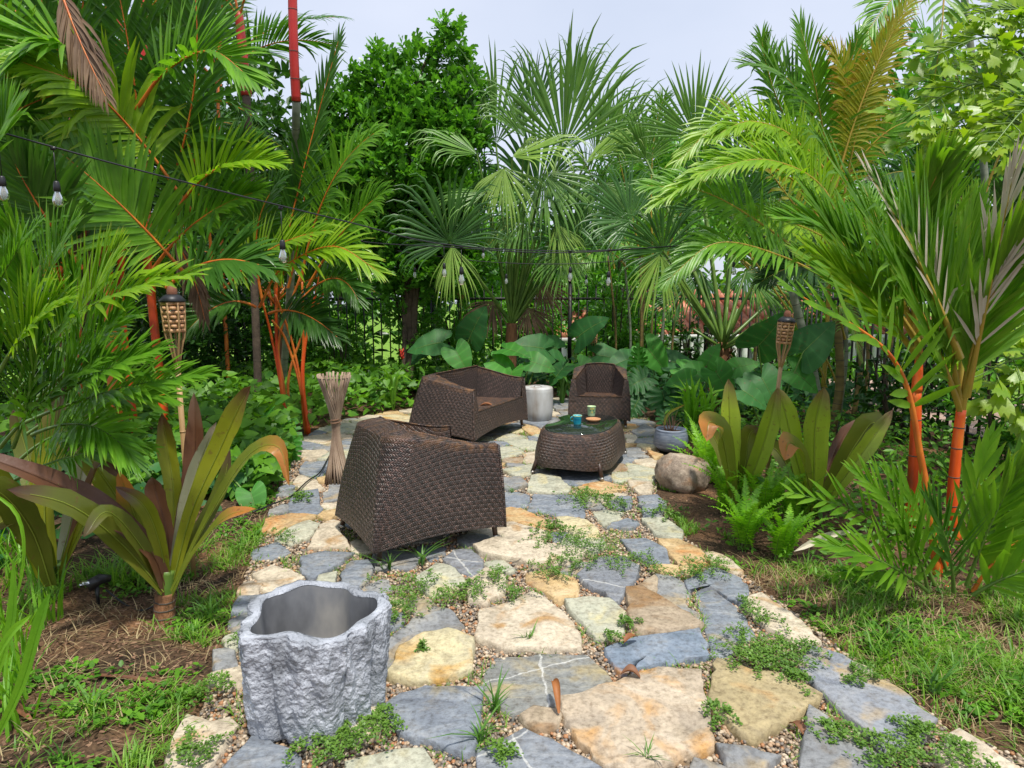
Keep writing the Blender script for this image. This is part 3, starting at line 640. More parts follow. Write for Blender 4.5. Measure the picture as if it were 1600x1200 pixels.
# loose pebbles in the joints
def ico():
    p = (1 + 5 ** .5) / 2
    V = norm(np.array([[-1, p, 0], [1, p, 0], [-1, -p, 0], [1, -p, 0], [0, -1, p], [0, 1, p], [0, -1, -p], [0, 1, -p], [p, 0, -1], [p, 0, 1], [-p, 0, -1], [-p, 0, 1]]))
    Fc = np.array([[0, 11, 5], [0, 5, 1], [0, 1, 7], [0, 7, 10], [0, 10, 11], [1, 5, 9], [5, 11, 4], [11, 10, 2], [10, 7, 6], [7, 1, 8], [3, 9, 4], [3, 4, 2], [3, 2, 6], [3, 6, 8], [3, 8, 9], [4, 9, 5], [2, 4, 11], [6, 2, 10], [8, 6, 7], [9, 8, 1]])
    return V, Fc
IV, IF = ico()
M['pebble'] = bpy.data.materials.new('pebble'); nd, ln = nodes_of(M['pebble'])
o_ = nd.new('ShaderNodeOutputMaterial'); p_ = nd.new('ShaderNodeBsdfPrincipled'); a_ = nd.new('ShaderNodeAttribute'); a_.attribute_name = 'v'
r_ = ramp(nd, [(.24, .18, .12), (.42, .32, .22), (.55, .45, .33), (.38, .18, .08), (.42, .28, .17), (.2, .17, .14), (.5, .44, .36)], [0, .2, .38, .5, .6, .75, 1], 'CONSTANT')
ln.new(a_.outputs['Fac'], r_.inputs[0]); ln.new(r_.outputs[0], p_.inputs['Base Color']); p_.inputs['Roughness'].default_value = .6; ln.new(p_.outputs[0], o_.inputs['Surface'])
def free_points(n, x0, x1, y0, y1, margin=-.004):
    X = rng.uniform(x0, x1, n); Y = rng.uniform(y0, y1, n)
    ok = pip(PATIO, X, Y)
    X, Y = X[ok], Y[ok]; bad = np.zeros(len(X), bool)
    for Q in ALLST:
        lo, hi = Q.min(0) - .02, Q.max(0) + .02
        s = (X > lo[0]) & (X < hi[0]) & (Y > lo[1]) & (Y < hi[1])
        if s.any():
            b = pip(Q, X[s], Y[s]); bad[s] |= b
    return X[~bad], Y[~bad]
mb = MB()
for (n, y0, y1, rs) in ((60000, 1.8, 3.4, (.005, .0125)), (36000, 3.4, 5.4, (.007, .015)), (22000, 5.4, 8.5, (.01, .018))):
    X, Y = free_points(n, -2.4, 2.0, y0, y1)
    m_ = len(X); R_ = rng.uniform(rs[0], rs[1], m_)
    D = norm(rng.normal(0, 1, (m_, 3))); Xa, Ya, Za = frames(D)
    sc = R_[:, None] * rng.uniform(.65, 1.15, (m_, 3))
    V_ = IV[None] * sc[:, None]
    Vw = V_[..., 0:1] * Xa[:, None] + V_[..., 1:2] * Ya[:, None] + V_[..., 2:3] * Za[:, None]
    Vw[..., 2] *= .75
    Vw += np.stack([X, Y, .008 + rng.random(m_) * .016], 1)[:, None]
    mb.add(Vw.reshape(-1, 3), [(IF[None] + (np.arange(m_) * 12)[:, None, None]).reshape(-1, 3)], v=np.repeat(rng.random(m_), 12))
mb.build('pebbles', M['pebble'], patio, smooth=True, local=True, kind='stuff')
print('pebbles tris', mb.n / 12 * 20)

# ------------------------------------------------------------------ fence
def fence(name, label, a, b, step, h=1.78, z0=0.0):
    a, b = np.array(a, float), np.array(b, float); L = np.linalg.norm(b - a); d = (b - a) / L; rz = math.atan2(d[1], d[0])
    t = thing(name, label, 'fence', (a[0], a[1], z0), 0)
    V, Fc = boxv((0, 0, h / 2), (.022, .022, h)); tip, tf = lathe([(.016, h), (.02, h + .015), (.001, h + .06)], 4)
    mb = MB(); mb.add(V, Fc); mb.add(tip, tf); pk = mb.build('picket', M['iron'])
    pme = pk.data; bpy.data.objects.remove(pk)
    V, Fc = boxv((0, 0, (h + .1) / 2), (.07, .07, h + .1)); mb = MB(); mb.add(V, Fc); V, Fc = boxv((0, 0, h + .115), (.09, .09, .03)); mb.add(V, Fc)
    po = mb.build('post', M['iron']); qme = po.data; bpy.data.objects.remove(po)
    n = int(L / step); mid = (b - a) / 2
    for z in (.17, h - .2):
        V, Fc = boxv((mid[0], mid[1], z), (L, .036, .045), rz); mb = MB(); mb.add(V, Fc); mb.build('rail', M['iron'], t, local=True)
    for k in range(n + 1):
        p = d * (k * step)
        post = k % 16 == 0
        o = link('post' if post else 'picket', qme if post else pme, t); o.location = (p[0], p[1], 0); o.rotation_euler = (0, 0, rz)
fence('iron_fence', 'black iron picket fence across the back of the garden, behind the round armchair', (-6.6, 12.0), (4.75, 12.0), .16)
fence('iron_fence', 'black iron picket fence running along the right side behind the red stemmed palm', (4.8, 11.9), (4.8, 3.4), .16)

# ------------------------------------------------------------------ neighbour's house down the slope
M['tile'] = simple_mat('roof_tile', [(.4, .13, .07), (.56, .2, .11), (.62, .3, .2)], 3, .8, .4, .02)
M['wallw'] = simple_mat('house_wall', [(.42, .41, .4), (.55, .54, .53)], 2, .9, .3, .01)
M['glassd'] = simple_mat('window_glass', [(.02, .025, .03), (.04, .05, .06)], 1, .1, .02, .001)
M['whitep'] = simple_mat('white_paint', [(.68, .67, .65), (.78, .77, .75)], 4, .6, .1, .002)
M['patch'] = simple_mat('pinkish_paving', [(.35, .24, .19), (.48, .35, .28)], 5, .85, .3, .01)
hx0, hx1, hy0, hy1 = 2.0, 13.5, 20.5, 27.5
house = thing('neighbour_house', 'low neighbouring house with orange tiled roof, seen through the fence on the right', 'house', (hx0, hy0, -2.2))
def part(name, shapes, mat, parent, **k):
    mb = MB()
    for V, Fc in shapes: mb.add(V, Fc)
    return mb.build(name, mat, parent, **k)
part('wall', [boxv(((hx0 + hx1) / 2, (hy0 + hy1) / 2, -.9), (hx1 - hx0, hy1 - hy0, 2.6))], M['wallw'], house)
ez, rzg = .36, 1.75
part('roof', [(np.array([[hx0 - .6, hy0 - .7, ez], [hx1 + .6, hy0 - .7, ez], [hx1 + .6, 24, rzg], [hx0 - .6, 24, rzg], [hx0 - .6, hy1 + .7, ez], [hx1 + .6, hy1 + .7, ez]]),
     [np.array([[0, 1, 2, 3], [3, 2, 5, 4]]), np.array([[0, 3, 4], [1, 5, 2]])])], M['tile'], house)
part('eave_board', [boxv(((hx0 + hx1) / 2, hy0 - .72, ez - .07), (hx1 - hx0 + 1.2, .04, .16))], M['whitep'], house)
tv = []
for cidx in range(28):
    xa = hx0 - .4 + cidx * .43
    Vt, Ft = tube([(xa, hy0 - .72, ez + .05), (xa, 24, rzg + .05)], .13, 6)
    tv.append((Vt, Ft))
for row, (Vt, Ft) in enumerate(tv):
    part('tile_row', [(Vt, Ft)], M['tile'], house)
for wx in (4.2, 7.2, 10.4):
    w_ = part('window', [boxv((wx, hy0 - .03, -.55), (1.5, .08, 1.1))], M['whitep'], house)
    for dx in (-.35, .35): part('pane', [boxv((wx + dx, hy0 - .085, -.55), (.6, .02, .95))], M['glassd'], w_)
# low white balustrade in front of that house
bal = thing('white_balustrade', 'low white balustrade in front of the house with the orange roof', 'balustrade', (3, 17.5, -1.2))
part('rail', [boxv((8, 17.5, .55), (10, .16, .1))], M['whitep'], bal)
part('plinth', [boxv((8, 17.5, -.55), (10, .2, .8))], M['whitep'], bal)
bV, bF = lathe([(.05, -.15), (.07, -.05), (.09, .1), (.05, .3), (.07, .5)], 8)
bm_ = mesh_np('baluster', bV, bF, M['whitep'], smooth=True)
for q in range(34):
    o = link('baluster', bm_, bal); o.location = (3.15 + q * .294 - 3, 0, 1.2)
pv = thing('paved_terrace', 'pinkish paved terrace past the side fence on the right', 'terrace', (7.2, 8.5, -.3))
for a_i in range(4):
    for b_i in range(9):
        part('paving_slab', [boxv((5.4 + a_i * .62, 5.2 + b_i * .82, .02), (.6, .8, .08))], M['patch'], pv)

# ------------------------------------------------------------------ wicker furniture
def round_rect_path(hw, y0, y1, rc, ns=5, nc=6, nb=7):
    """U from front right (+hw,y0) back along the side, round the corner, across the back, to front left"""
    pts = []
    for t in np.linspace(0, 1, ns, endpoint=False): pts.append((hw, y0 + (y1 - rc - y0) * t))
    for t in np.linspace(0, 1, nc, endpoint=False):
        a = t * math.pi / 2; pts.append((hw - rc + rc * math.cos(a), y1 - rc + rc * math.sin(a)))
    for t in np.linspace(0, 1, nb, endpoint=False): pts.append((hw - rc - 2 * (hw - rc) * t, y1))
    for t in np.linspace(0, 1, nc, endpoint=False):
        a = math.pi / 2 + t * math.pi / 2; pts.append((-hw + rc + rc * math.cos(a), y1 - rc + rc * math.sin(a)))
    for t in np.linspace(0, 1, ns): pts.append((-hw, y1 - rc - (y1 - rc - y0) * t))
    return np.array(pts)

def grid_faces(nu, nv):
    i = np.arange(nu - 1)[:, None] * nv + np.arange(nv - 1)[None]
    return np.stack([i, i + nv, i + nv + 1, i + 1], -1).reshape(-1, 4)

def wicker_seat(name, label, cat, loc, rz, W=.78, D=.86, Wt=.66, hb=.76, ha=.62, seat=.38, rimb=.15, rima=.035, crown=0.0, group=None):
    t = thing(name, label, cat, loc, rz, group)
    ns, nc, nb = 9, 8, 15
    d = D / 2
    Wt = W - .07
    bot = round_rect_path(W / 2, -d, d, .03, ns, nc, nb)
    topo = round_rect_path(Wt / 2, -d + .03, d - .13, .15, ns, nc, nb)
    rim = np.full(len(bot), rimb)
    # share along the U
    seg = np.r_[0, np.cumsum(np.linalg.norm(np.diff(topo, axis=0), axis=1))]; s = seg / seg[-1]
    side = (topo[:, 1] + d - .03) / (D - .16)            # 0 at the arm tip, 1 at the back
    sm = np.clip(side, 0, 1); sm = sm * sm * (3 - 2 * sm)
    ztop = ha + (hb - .03 - ha) * sm + crown * np.sin(np.clip((s - .33) / .34, 0, 1) * math.pi)
    rimw = rima + (rimb - rima) * sm
    T = norm(np.gradient(topo, axis=0)); Nn = np.stack([-T[:, 1], T[:, 0]], 1)       # inward
    inn = topo + Nn * rimw[:, None]
    zin = ztop + .006 + .03 * sm
    iseat = topo * np.array([[.93, 1]]) + Nn * (rimw + .015)[:, None]; iseat[:, 1] = np.minimum(iseat[:, 1], d - .29)
    # bottom edge arches up between the legs
    bl = np.r_[0, np.cumsum(np.linalg.norm(np.diff(bot, axis=0), axis=1))]
    arch = np.zeros(len(bot))
    a0, a1 = bl[ns], bl[ns + nc + nb]
    for q in range(len(bot)):
        x = bl[q]
        if x < a0: u = x / a0
        elif x > a1: u = (x - a1) / (bl[-1] - a1)
        else: u = (x - a0) / (a1 - a0)
        arch[q] = math.sin(math.pi * min(max(u, 0), 1)) ** .8
    zb = .085 + .035 * arch
    rows = []; nv_o = 12
    sec, UVu, UVw, dust = [], [], [], []
    for q in range(len(bot)):
        P0 = np.array([*bot[q], zb[q]]); P1 = np.array([*topo[q], ztop[q]])
        pts = []
        for k in np.linspace(0, 1, nv_o):
            p = P0 * (1 - k) + P1 * k
            bulge = .014 * math.sin(math.pi * k)
            p[:2] -= Nn[q] * bulge
            pts.append(p)
        R0, R1 = P1, np.array([*inn[q], zin[q]])
        pts += [P1 + (R1 - P1) * .06 + [0, 0, .005], P1 + (R1 - P1) * .5 + [0, 0, .008], P1 + (R1 - P1) * .95 + [0, 0, .004], R1]
        S = np.array([*iseat[q], seat - .02])
        for k in np.linspace(.12, 1, 7): pts.append(R1 * (1 - k) + S * k)
        pts = np.array(pts); sec.append(pts)
        ww = np.r_[0, np.cumsum(np.linalg.norm(np.diff(pts, axis=0), axis=1))]
        UVw.append(ww); 
    sec = np.array(sec); nu, nv = sec.shape[:2]
    mdp = (bot + topo) / 2; um = np.r_[0, np.cumsum(np.linalg.norm(np.diff(mdp, axis=0), axis=1))]
    UVu = np.repeat(um[:, None], nv, 1); UVw = np.array(UVw)
    du = np.zeros((nu, nv)); du[:, nv_o - 1:nv_o + 4] = .3 + .7 * (1 - sm[:, None]); du[:, nv_o + 4] = .3
    for nm_, a_, b_ in (('woven_shell', 0, nv_o), ('woven_rim', nv_o - 1, nv_o + 4), ('woven_lining', nv_o + 3, nv)):
        mb = MB(); mb.add(sec[:, a_:b_].reshape(-1, 3), [grid_faces(nu, b_ - a_)], u=UVu[:, a_:b_].ravel(), w=UVw[:, a_:b_].ravel(), dust=du[:, a_:b_].ravel())
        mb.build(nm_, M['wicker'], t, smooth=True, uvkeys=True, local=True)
    V, Fc = tube(sec[:, nv_o + 3] + [0, 0, .002], .007, 6, caps=False); mb = MB(); mb.add(V, Fc, u=V[:, 0], w=V[:, 1], dust=.8); mb.build('wrapped_edge', M['wicker'], t, smooth=True, uvkeys=True, local=True)
    for q in (0, nu - 1):
        V, Fc = tube(sec[q, :nv_o] + [0, -.004, 0], .009, 6, caps=True); mb = MB(); mb.add(V, Fc, u=V[:, 2], w=V[:, 0], dust=.1); mb.build('wrapped_edge', M['wicker'], t, smooth=True, uvkeys=True, local=True)
    # arm fronts
    for e, q in ((0, 0), (1, nu - 1)):
        o_line = sec[q, :nv_o]; r_line = sec[q, nv_o:nv_o + 4]; i_line = sec[q, nv_o + 4:][::-1]
        zs = np.linspace(seat - .06, ha + .004, 6)
        ox = np.array([[np.interp(z, o_line[:, 2], o_line[:, k]) for k in (0, 1)] for z in zs])
        ix = np.array([[np.interp(z, i_line[:, 2], i_line[:, k]) for k in (0, 1)] for z in zs])
        V = []
        for z, a, b in zip(zs, ox, ix): V += [[a[0], a[1] - .004, z], [(a[0] + b[0]) / 2, min(a[1], b[1]) - .012, z], [b[0], a[1] - .004, z]]
        V = np.array(V); mb = MB(); fc = grid_faces(6, 3)
        mb.add(V, [fc], u=V[:, 0], w=V[:, 2], dust=.1); mb.build('arm_front', M['wicker'], t, smooth=True, uvkeys=True, local=True)
    # apron under the seat: full width
    n = 21; V = []; zs = np.linspace(0, 1, 7)
    o_line = sec[0, :nv_o]
    for xk in np.linspace(-1, 1, n):
        zbot = .085 + .055 * math.cos(xk * math.pi / 2) ** .8 if abs(xk) < 1 else .085
        for k in zs:
            z = zbot + (seat - zbot) * k
            xo = np.interp(z, o_line[:, 2], o_line[:, 0]); yo = np.interp(z, o_line[:, 2], o_line[:, 1])
            V.append([xk * xo, yo - .006 - .02 * (1 - xk * xk) * 0, z])
    V = np.array(V); mb = MB(); mb.add(V, [grid_faces(n, 7)], u=V[:, 0], w=V[:, 2], dust=.1)
    mb.build('front_apron', M['wicker'], t, smooth=True, uvkeys=True, local=True)
    # seat panel: dips a little
    V = []; nyy = 9
    yf = np.interp(seat, o_line[:, 2], o_line[:, 1]) - .006
    xs = iseat[0][0] + .02
    for xk in np.linspace(-1, 1, 11):
        for k in np.linspace(0, 1, nyy):
            y = yf + (d - .26 - yf) * k
            V.append([xk * xs, y, seat - .012 * math.sin(math.pi * min(k * 1.2, 1)) - .02 * k + (.0 if k else .002)])
    V = np.array(V); mb = MB(); mb.add(V, [grid_faces(11, nyy)], u=V[:, 0], w=V[:, 1], dust=.5)
    V2, F2 = tube([(-xs, yf + .004, seat), (xs, yf + .004, seat)], .009, 6); mb.add(V2, F2, u=V2[:, 0], w=V2[:, 2] * 3, dust=.8)
    mb.build('seat', M['wicker'], t, smooth=True, uvkeys=True, local=True)
    for sx in (-1, 1):
        for sy in (-1, 1):
            x, y = sx * (W / 2 - .045), sy * (d - .045)
            V, Fc = tube([(x - sx * .012, y - sy * .012, .16), (x, y, .018)], [.021, .016], 10); mb = MB(); mb.add(V, Fc)
            lg = mb.build('leg', M['wleg'], t, smooth=True, local=True)
            V, Fc = tube([(x, y, .0), (x, y, .026)], .0185, 10); mb = MB(); mb.add(V, Fc); mb.build('foot_cap', M['glide'], lg, smooth=True, local=True)
    return t

wicker_seat('wicker_armchair', 'dark brown wicker armchair nearest the camera, seen from behind beside the bamboo stand', 'armchair', (-.63, 4.09, .045), math.radians(121.7), W=.8, D=.88, group='dark brown wicker garden seats')
wicker_seat('wicker_loveseat', 'wide brown wicker loveseat with an orange leaf on its seat, between the two armchairs', 'loveseat', (-.49, 7.25, .045), math.radians(64), W=1.3, Wt=1.2, D=.86, hb=.73, ha=.6, group='dark brown wicker garden seats')
wicker_seat('wicker_armchair', 'brown wicker armchair facing the camera behind the glass topped table', 'armchair', (1.1, 7.95, .045), math.radians(-8), W=.73, Wt=.65, D=.74, hb=.7, ha=.58, crown=.03, group='dark brown wicker garden seats')

# ------------------------------------------------------------------ coffee table
def squircle(a, b, n, k, rot=0):
    th = np.arange(k) * 2 * math.pi / k
    c, s = np.cos(th), np.sin(th)
    r = (np.abs(c / a) ** n + np.abs(s / b) ** n) ** (-1 / n)
    return np.stack([r * c, r * s], 1)
tab = thing('coffee_table', 'low brown wicker coffee table with inset dark glass top and three cups things on it', 'table', (.66, 5.92, .045), math.radians(-21))
tab['label'] = 'low wicker coffee table with dark glass top carrying a blue and a green cup'
nk = 72; nvv = 9
bo, to = squircle(.37, .6, 3.0, nk), squircle(.335, .56, 2.7, nk)
per = np.r_[0, np.cumsum(np.linalg.norm(np.diff(np.vstack([bo, bo[:1]]), axis=0), axis=1))]
V = []; U = []; Wv = []; Du = []
for q in range(nk + 1):
    th = q * 2 * math.pi / nk; j = q % nk
    zb = .06 + .03 * abs(math.cos(2 * th)) ** 1.2
    for k in np.linspace(0, 1, nvv):
        p = bo[j] * (1 - k) + to[j] * k; p = p * (1 + .05 * math.sin(math.pi * k) ** .8 * (1 - .3 * k)); z = zb + (.352 - zb) * k
        V.append([p[0], p[1], z]); U.append(per[q]); Wv.append(z); Du.append(.12)
    for f, z in ((.975, .366), (.93, .38), (.9, .378)):
        V.append([to[j][0] * f, to[j][1] * f, z]); U.append(per[q]); Wv.append(.36 + (1 - f) * .5); Du.append(.35)
mb = MB(); mb.add(np.array(V), [grid_faces(nk + 1, nvv + 3)], u=U, w=Wv, dust=Du)
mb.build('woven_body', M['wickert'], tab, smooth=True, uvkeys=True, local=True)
V = np.vstack([np.column_stack([to * .905, np.full(nk, .366)]), [[0, 0, .366]]]); j = np.arange(nk)
mb = MB(); mb.add(V, [np.stack([j, (j + 1) % nk, np.full(nk, nk)], 1)], u=V[:, 0], w=V[:, 1], dust=0)
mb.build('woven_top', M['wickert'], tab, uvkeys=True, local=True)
M['tableglass'] = simple_mat('dark_glass_top', [(.012, .016, .014), (.02, .026, .022)], 3, .045, .03, .001, spec=1.0)
gt = to * .9; mb = MB()
V = np.vstack([np.column_stack([gt, np.full(nk, .374)]), np.column_stack([gt, np.full(nk, .384)]), np.column_stack([gt * .992, np.full(nk, .386)]), [[0, 0, .386]]])
k = (j + 1) % nk
mb.add(V, [np.concatenate([np.stack([j, k, k + nk, j + nk], 1), np.stack([j + nk, k + nk, k + 2 * nk, j + 2 * nk], 1)]), np.stack([j + 2 * nk, k + 2 * nk, np.full(nk, 3 * nk)], 1)])
mb.build('glass_top', M['tableglass'], tab, local=True)
for sx in (-1, 1):
    for sy in (-1, 1):
        V, Fc = tube([(sx * .27, sy * .47, .16), (sx * .315, sy * .51, .02)], [.022, .016], 10); mb = MB(); mb.add(V, Fc)
        lg = mb.build('leg', M['wleg'], tab, smooth=True, local=True)
        V, Fc = tube([(sx * .315, sy * .51, 0), (sx * .315, sy * .51, .026)], .018, 10); mb = MB(); mb.add(V, Fc); mb.build('foot_cap', M['glide'], lg, smooth=True, local=True)

ZT = .045 + .387
def cup(name, label, px, py, prof, mat, handle=None, cat='cup'):
    p = gp(px, py, ZT)
    t = thing(name, label, cat, (p[0], p[1], ZT))
    V, Fc = lathe(prof, 28, (0, 0, 0)); mb = MB(); mb.add(V, Fc); mb.build('body', mat, t, smooth=True, local=True)
    return t, p
M['bluecup'] = simple_mat('turquoise_glaze', [(.01, .2, .33), (.02, .4, .52), (.2, .62, .66)], 9, .2, .1, .001, stretch=(1, 1, 3))
M['greencup'] = simple_mat('pale_green_glaze', [(.35, .5, .25), (.5, .62, .38)], 9, .4, .1, .001)
M['terra'] = simple_mat('terracotta', [(.42, .2, .09), (.55, .29, .14)], 9, .7, .2, .001)
M['yellowprint'] = simple_mat('yellow_print', [(.6, .5, .08), (.7, .58, .15)], 9, .5, .1, .001)
M['greenprint'] = simple_mat('green_print', [(.06, .2, .1), (.1, .26, .13)], 9, .5, .1, .001)
t, p = cup('turquoise_cup', 'small turquoise cup with a pale rim, nearest the camera on the table', 902, 663, [(.001, .0), (.032, .0), (.036, .01), (.04, .075), (.043, .084), (.041, .085), (.036, .07), (.03, .012), (.001, .012)], M['bluecup'])
V, Fc = lathe([(.0435, .079), (.0445, .084), (.0425, .087), (.0405, .084)], 28); mb = MB(); mb.add(V, Fc); mb.build('rim', M['greencup'], t, smooth=True, local=True)
V, Fc = tube([(-.038, 0, .03), (-.06, 0, .035), (-.064, 0, .055), (-.055, 0, .07), (-.04, 0, .07)], .005, 6); mb = MB(); mb.add(V, Fc); mb.build('handle', M['bluecup'], t, smooth=True, local=True)
t, p = cup('green_cup', 'pale green cup with small leaf print, behind the turquoise cup on the table', 924, 650, [(.001, .0), (.034, .0), (.036, .01), (.043, .095), (.045, .1), (.042, .1), (.034, .012), (.001, .012)], M['greencup'])
for q, (an, z, mt) in enumerate(((4.3, .06, 'greenprint'), (4.75, .045, 'yellowprint'), (5.1, .065, 'greenprint'), (4.5, .078, 'yellowprint'), (5.3, .04, 'greenprint'), (4.95, .08, 'yellowprint'))):
    r_ = .0375 + z * .08; c_ = np.array([r_ * math.cos(an), r_ * math.sin(an), z]); X = np.array([-math.sin(an), math.cos(an), 0]); Zc = np.array([.08 * math.cos(an), .08 * math.sin(an), 1])
    o2 = np.array([math.cos(an), math.sin(an), 0]) * .0012
    V = [c_ + o2 + X * a * .008 + Zc * b * .011 for a, b in ((-.3, -1), (.6, -.6), (1, .2), (.2, 1), (-.9, .3))]
    mb = MB(); mb.add(V, [np.array([[0, 1, 2], [0, 2, 3], [0, 3, 4]])]); mb.build('leaf_print', M[mt], t, local=True)
p = gp(927, 658, ZT); t = thing('terracotta_dish', 'shallow round terracotta dish lying between the two cups on the table', 'dish', (p[0], p[1], ZT))
V, Fc = lathe([(.001, .0), (.05, 0), (.07, .018), (.072, .022), (.066, .024), (.05, .018), (.001, .018)], 30); mb = MB(); mb.add(V, Fc); mb.build('dish_body', M['terra'], t, smooth=True, local=True)
V, Fc = tube([(.068 * math.cos(a), .068 * math.sin(a), .022) for a in np.linspace(0, 2 * math.pi, 26)], .0045, 6); mb = MB(); mb.add(V, Fc); mb.build('rim', M['terra'], t, smooth=True, local=True)
M['dryleaf'] = leaf_mat('dry_leaf', (.22, .08, .03), (.42, .17, .05), trans=.15, tcol=(1.2, 1, .8), rough=.6)
M['dryleafb'] = leaf_mat('dry_leaf_brown', (.12, .05, .025), (.25, .11, .05), trans=.1, tcol=(1.2, 1, .8), rough=.6)

# ------------------------------------------------------------------ ceramic stool
M['stool'] = simple_mat('weathered_ceramic', [(.28, .22, .17), (.46, .46, .45), (.58, .6, .61)], 7, .85, .35, .005, stretch=(1, 1, .35), spec=.25)
st = thing('garden_stool', 'whitish grey barrel shaped ceramic stool beside the loveseat', 'stool', (.33, 8.15, .04))
prof = [(.17, 0), (.187, .02), (.198, .12), (.2, .25), (.199, .37), (.196, .408), (.185, .424), (.06, .43), (.055, .42), (.001, .42)]
V, Fc = lathe(prof, 40); mb = MB(); mb.add(V, Fc); mb.build('body', M['stool'], st, smooth=True, local=True)
V, Fc = tube([(.192 * math.cos(a), .192 * math.sin(a), .4) for a in np.linspace(0, 2 * math.pi, 40)], .006, 6); mb = MB(); mb.add(V, Fc); mb.build('rim_band', M['stool'], st, smooth=True, local=True)
V, Fc = tube([(-.05, -.03, .43), (-.03, -.03, .448), (.03, -.03, .448), (.05, -.03, .43)], .007, 6); mb = MB(); mb.add(V, Fc); mb.build('lift_handle', M['stool'], st, smooth=True, local=True)

# ------------------------------------------------------------------ big log-shaped planter
M['bark_grey'] = simple_mat('grey_cast_bark', [(.22, .235, .26), (.36, .385, .43), (.55, .58, .64)], 9, .85, 1.0, .02, bscale=60, stretch=(1, 1, .8), detail=8)
M['planter_in'] = simple_mat('planter_inside', [(.075, .078, .085), (.17, .175, .185), (.3, .29, .27)], 6, .6, .3, .006, stretch=(1, 1, .5), detail=9)
pc = np.array([-.752, 2.29, .03])
pl = thing('log_planter', 'large empty grey planter cast like a lobed tree stump, front left of the patio', 'planter', pc)
def plan_r(th):
    return .221 * (1 + .05 * math.cos(3 * th + .5) + .07 * math.cos(5 * th - 1.2) + .02 * math.cos(9 * th + .8)) 
nth, nz = 320, 100; HPL = .4
def sq(th): return np.array([math.cos(th) * 1.02, math.sin(th) * .96])
V = []
for a in range(nth):
    th = a * 2 * math.pi / nth
    ri = plan_r(th)
    for b in range(nz):
        k = b / (nz - 1); z = HPL * k
        ro = (ri * .6 + .221 * .4 + .034) * (.82 + .18 * k ** .7)
        fl = .042 * abs(math.cos(4.5 * th + 1.0 * math.sin(2 * th) + .2 * math.sin(z * 9))) ** .55 * (1.1 - .45 * k) - .016 + .006 * math.cos(19 * th + 2 + 2 * z * 3)
        nz_ = noise.fractal(Vector((math.cos(th) * 2.4, math.sin(th) * 2.4, z * 2.2)), 1.0, 2.0, 5) * .011
        chip = abs(noise.noise(Vector((math.cos(th) * 7, math.sin(th) * 7, z * 9)))) * -.016 + noise.noise(Vector((math.cos(th) * 9, math.sin(th) * 9, z * 30 + 4))) * .006 + abs(noise.noise(Vector((math.cos(th) * 22, math.sin(th) * 22, z * 80)))) * .006 + .004
        edge = 0 if k < .97 else -.006
        r = ro + fl + nz_ + chip + edge
        lip = .012 * math.sin(3 * th + 1) + .006 * math.sin(7 * th)
        x, y = sq(th) * r; V.append([x, y, z + lip * k + (.0 if b else 0)])
o_n = len(V)
for a in range(nth):
    th = a * 2 * math.pi / nth; ri = plan_r(th); lip = .012 * math.sin(3 * th + 1) + .006 * math.sin(7 * th)
    for k, (f, z) in enumerate(((1.09, HPL + .004), (1.0, HPL + .004), (.975, HPL - .008))):
        x, y = sq(th) * ri * f; V.append([x, y, z + lip])
V = np.array(V)
fc = []
for a in range(nth):
    b_ = (a + 1) % nth
    for b in range(nz - 1): fc.append([a * nz + b, b_ * nz + b, b_ * nz + b + 1, a * nz + b + 1])
    c0, c1 = o_n + a * 3, o_n + b_ * 3
    fc.append([a * nz + nz - 1, b_ * nz + nz - 1, c1, c0]); fc.append([c0, c1, c1 + 1, c0 + 1]); fc.append([c0 + 1, c1 + 1, c1 + 2, c0 + 2])
mb = MB(); mb.add(V, [np.array(fc)]); mb.build('bark_shell', M['bark_grey'], pl, smooth=True, local=True)
V = []; rows = [(.976, HPL - .01), (.95, HPL - .06), (.9, .22), (.84, .1), (.78, .065), (.6, .06)]
for a in range(nth // 2):
    th = a * 4 * math.pi / nth; ri = plan_r(th); lip = .012 * math.sin(3 * th + 1) + .006 * math.sin(7 * th)
    for f, z in rows: x, y = sq(th) * ri * f; V.append([x, y, z + lip * (z / HPL)])
V.append([0, 0, .06]); m_ = nth // 2; nr = len(rows); fc = []; f3 = []
for a in range(m_):
    b_ = (a + 1) % m_
    for k in range(nr - 1): fc.append([a * nr + k, a * nr + k + 1, b_ * nr + k + 1, b_ * nr + k])
    f3.append([a * nr + nr - 1, m_ * nr, b_ * nr + nr - 1])
mb = MB(); mb.add(np.array(V), [np.array(fc), np.array(f3)]); mb.build('inner_liner', M['planter_in'], pl, smooth=True, local=True)

# ------------------------------------------------------------------ small blue grey pot with a withered plant
M['bluepot'] = simple_mat('blue_grey_glaze', [(.12, .15, .21), (.2, .24, .31), (.3, .34, .42)], 12, .4, .2, .003, stretch=(1, 1, 5))
pp = gp(1051, 712, 0); pt = thing('blue_grey_pot', 'round ribbed blue grey pot with a withered plant, behind the boulder', 'pot', (pp[0], pp[1] + .1, .035))
prof = [(.001, 0), (.11, 0), (.15, .03)]
for q in range(26):
    k = q / 25; z = .04 + .17 * k; r = .158 + .022 * math.sin(math.pi * (k * .8 + .08)) - .012 * k + (.0028 if q % 2 else -.0028); prof.append((r, z))
prof += [(.155, .222), (.15, .228), (.14, .222), (.135, .19), (.001, .19)]
V, Fc = lathe(prof, 40); mb = MB(); mb.add(V, Fc); mb.build('pot_body', M['bluepot'], pt, smooth=True, local=True)
V, Fc = lathe([(.134, .192), (.08, .2), (.001, .205)], 24); mb = MB(); mb.add(V, Fc); mb.build('soil_fill', M['soil'], pt, smooth=True, local=True)
M['twig'] = simple_mat('dry_twig', [(.14, .07, .04), (.3, .17, .1)], 12, .8)
mb = MB()
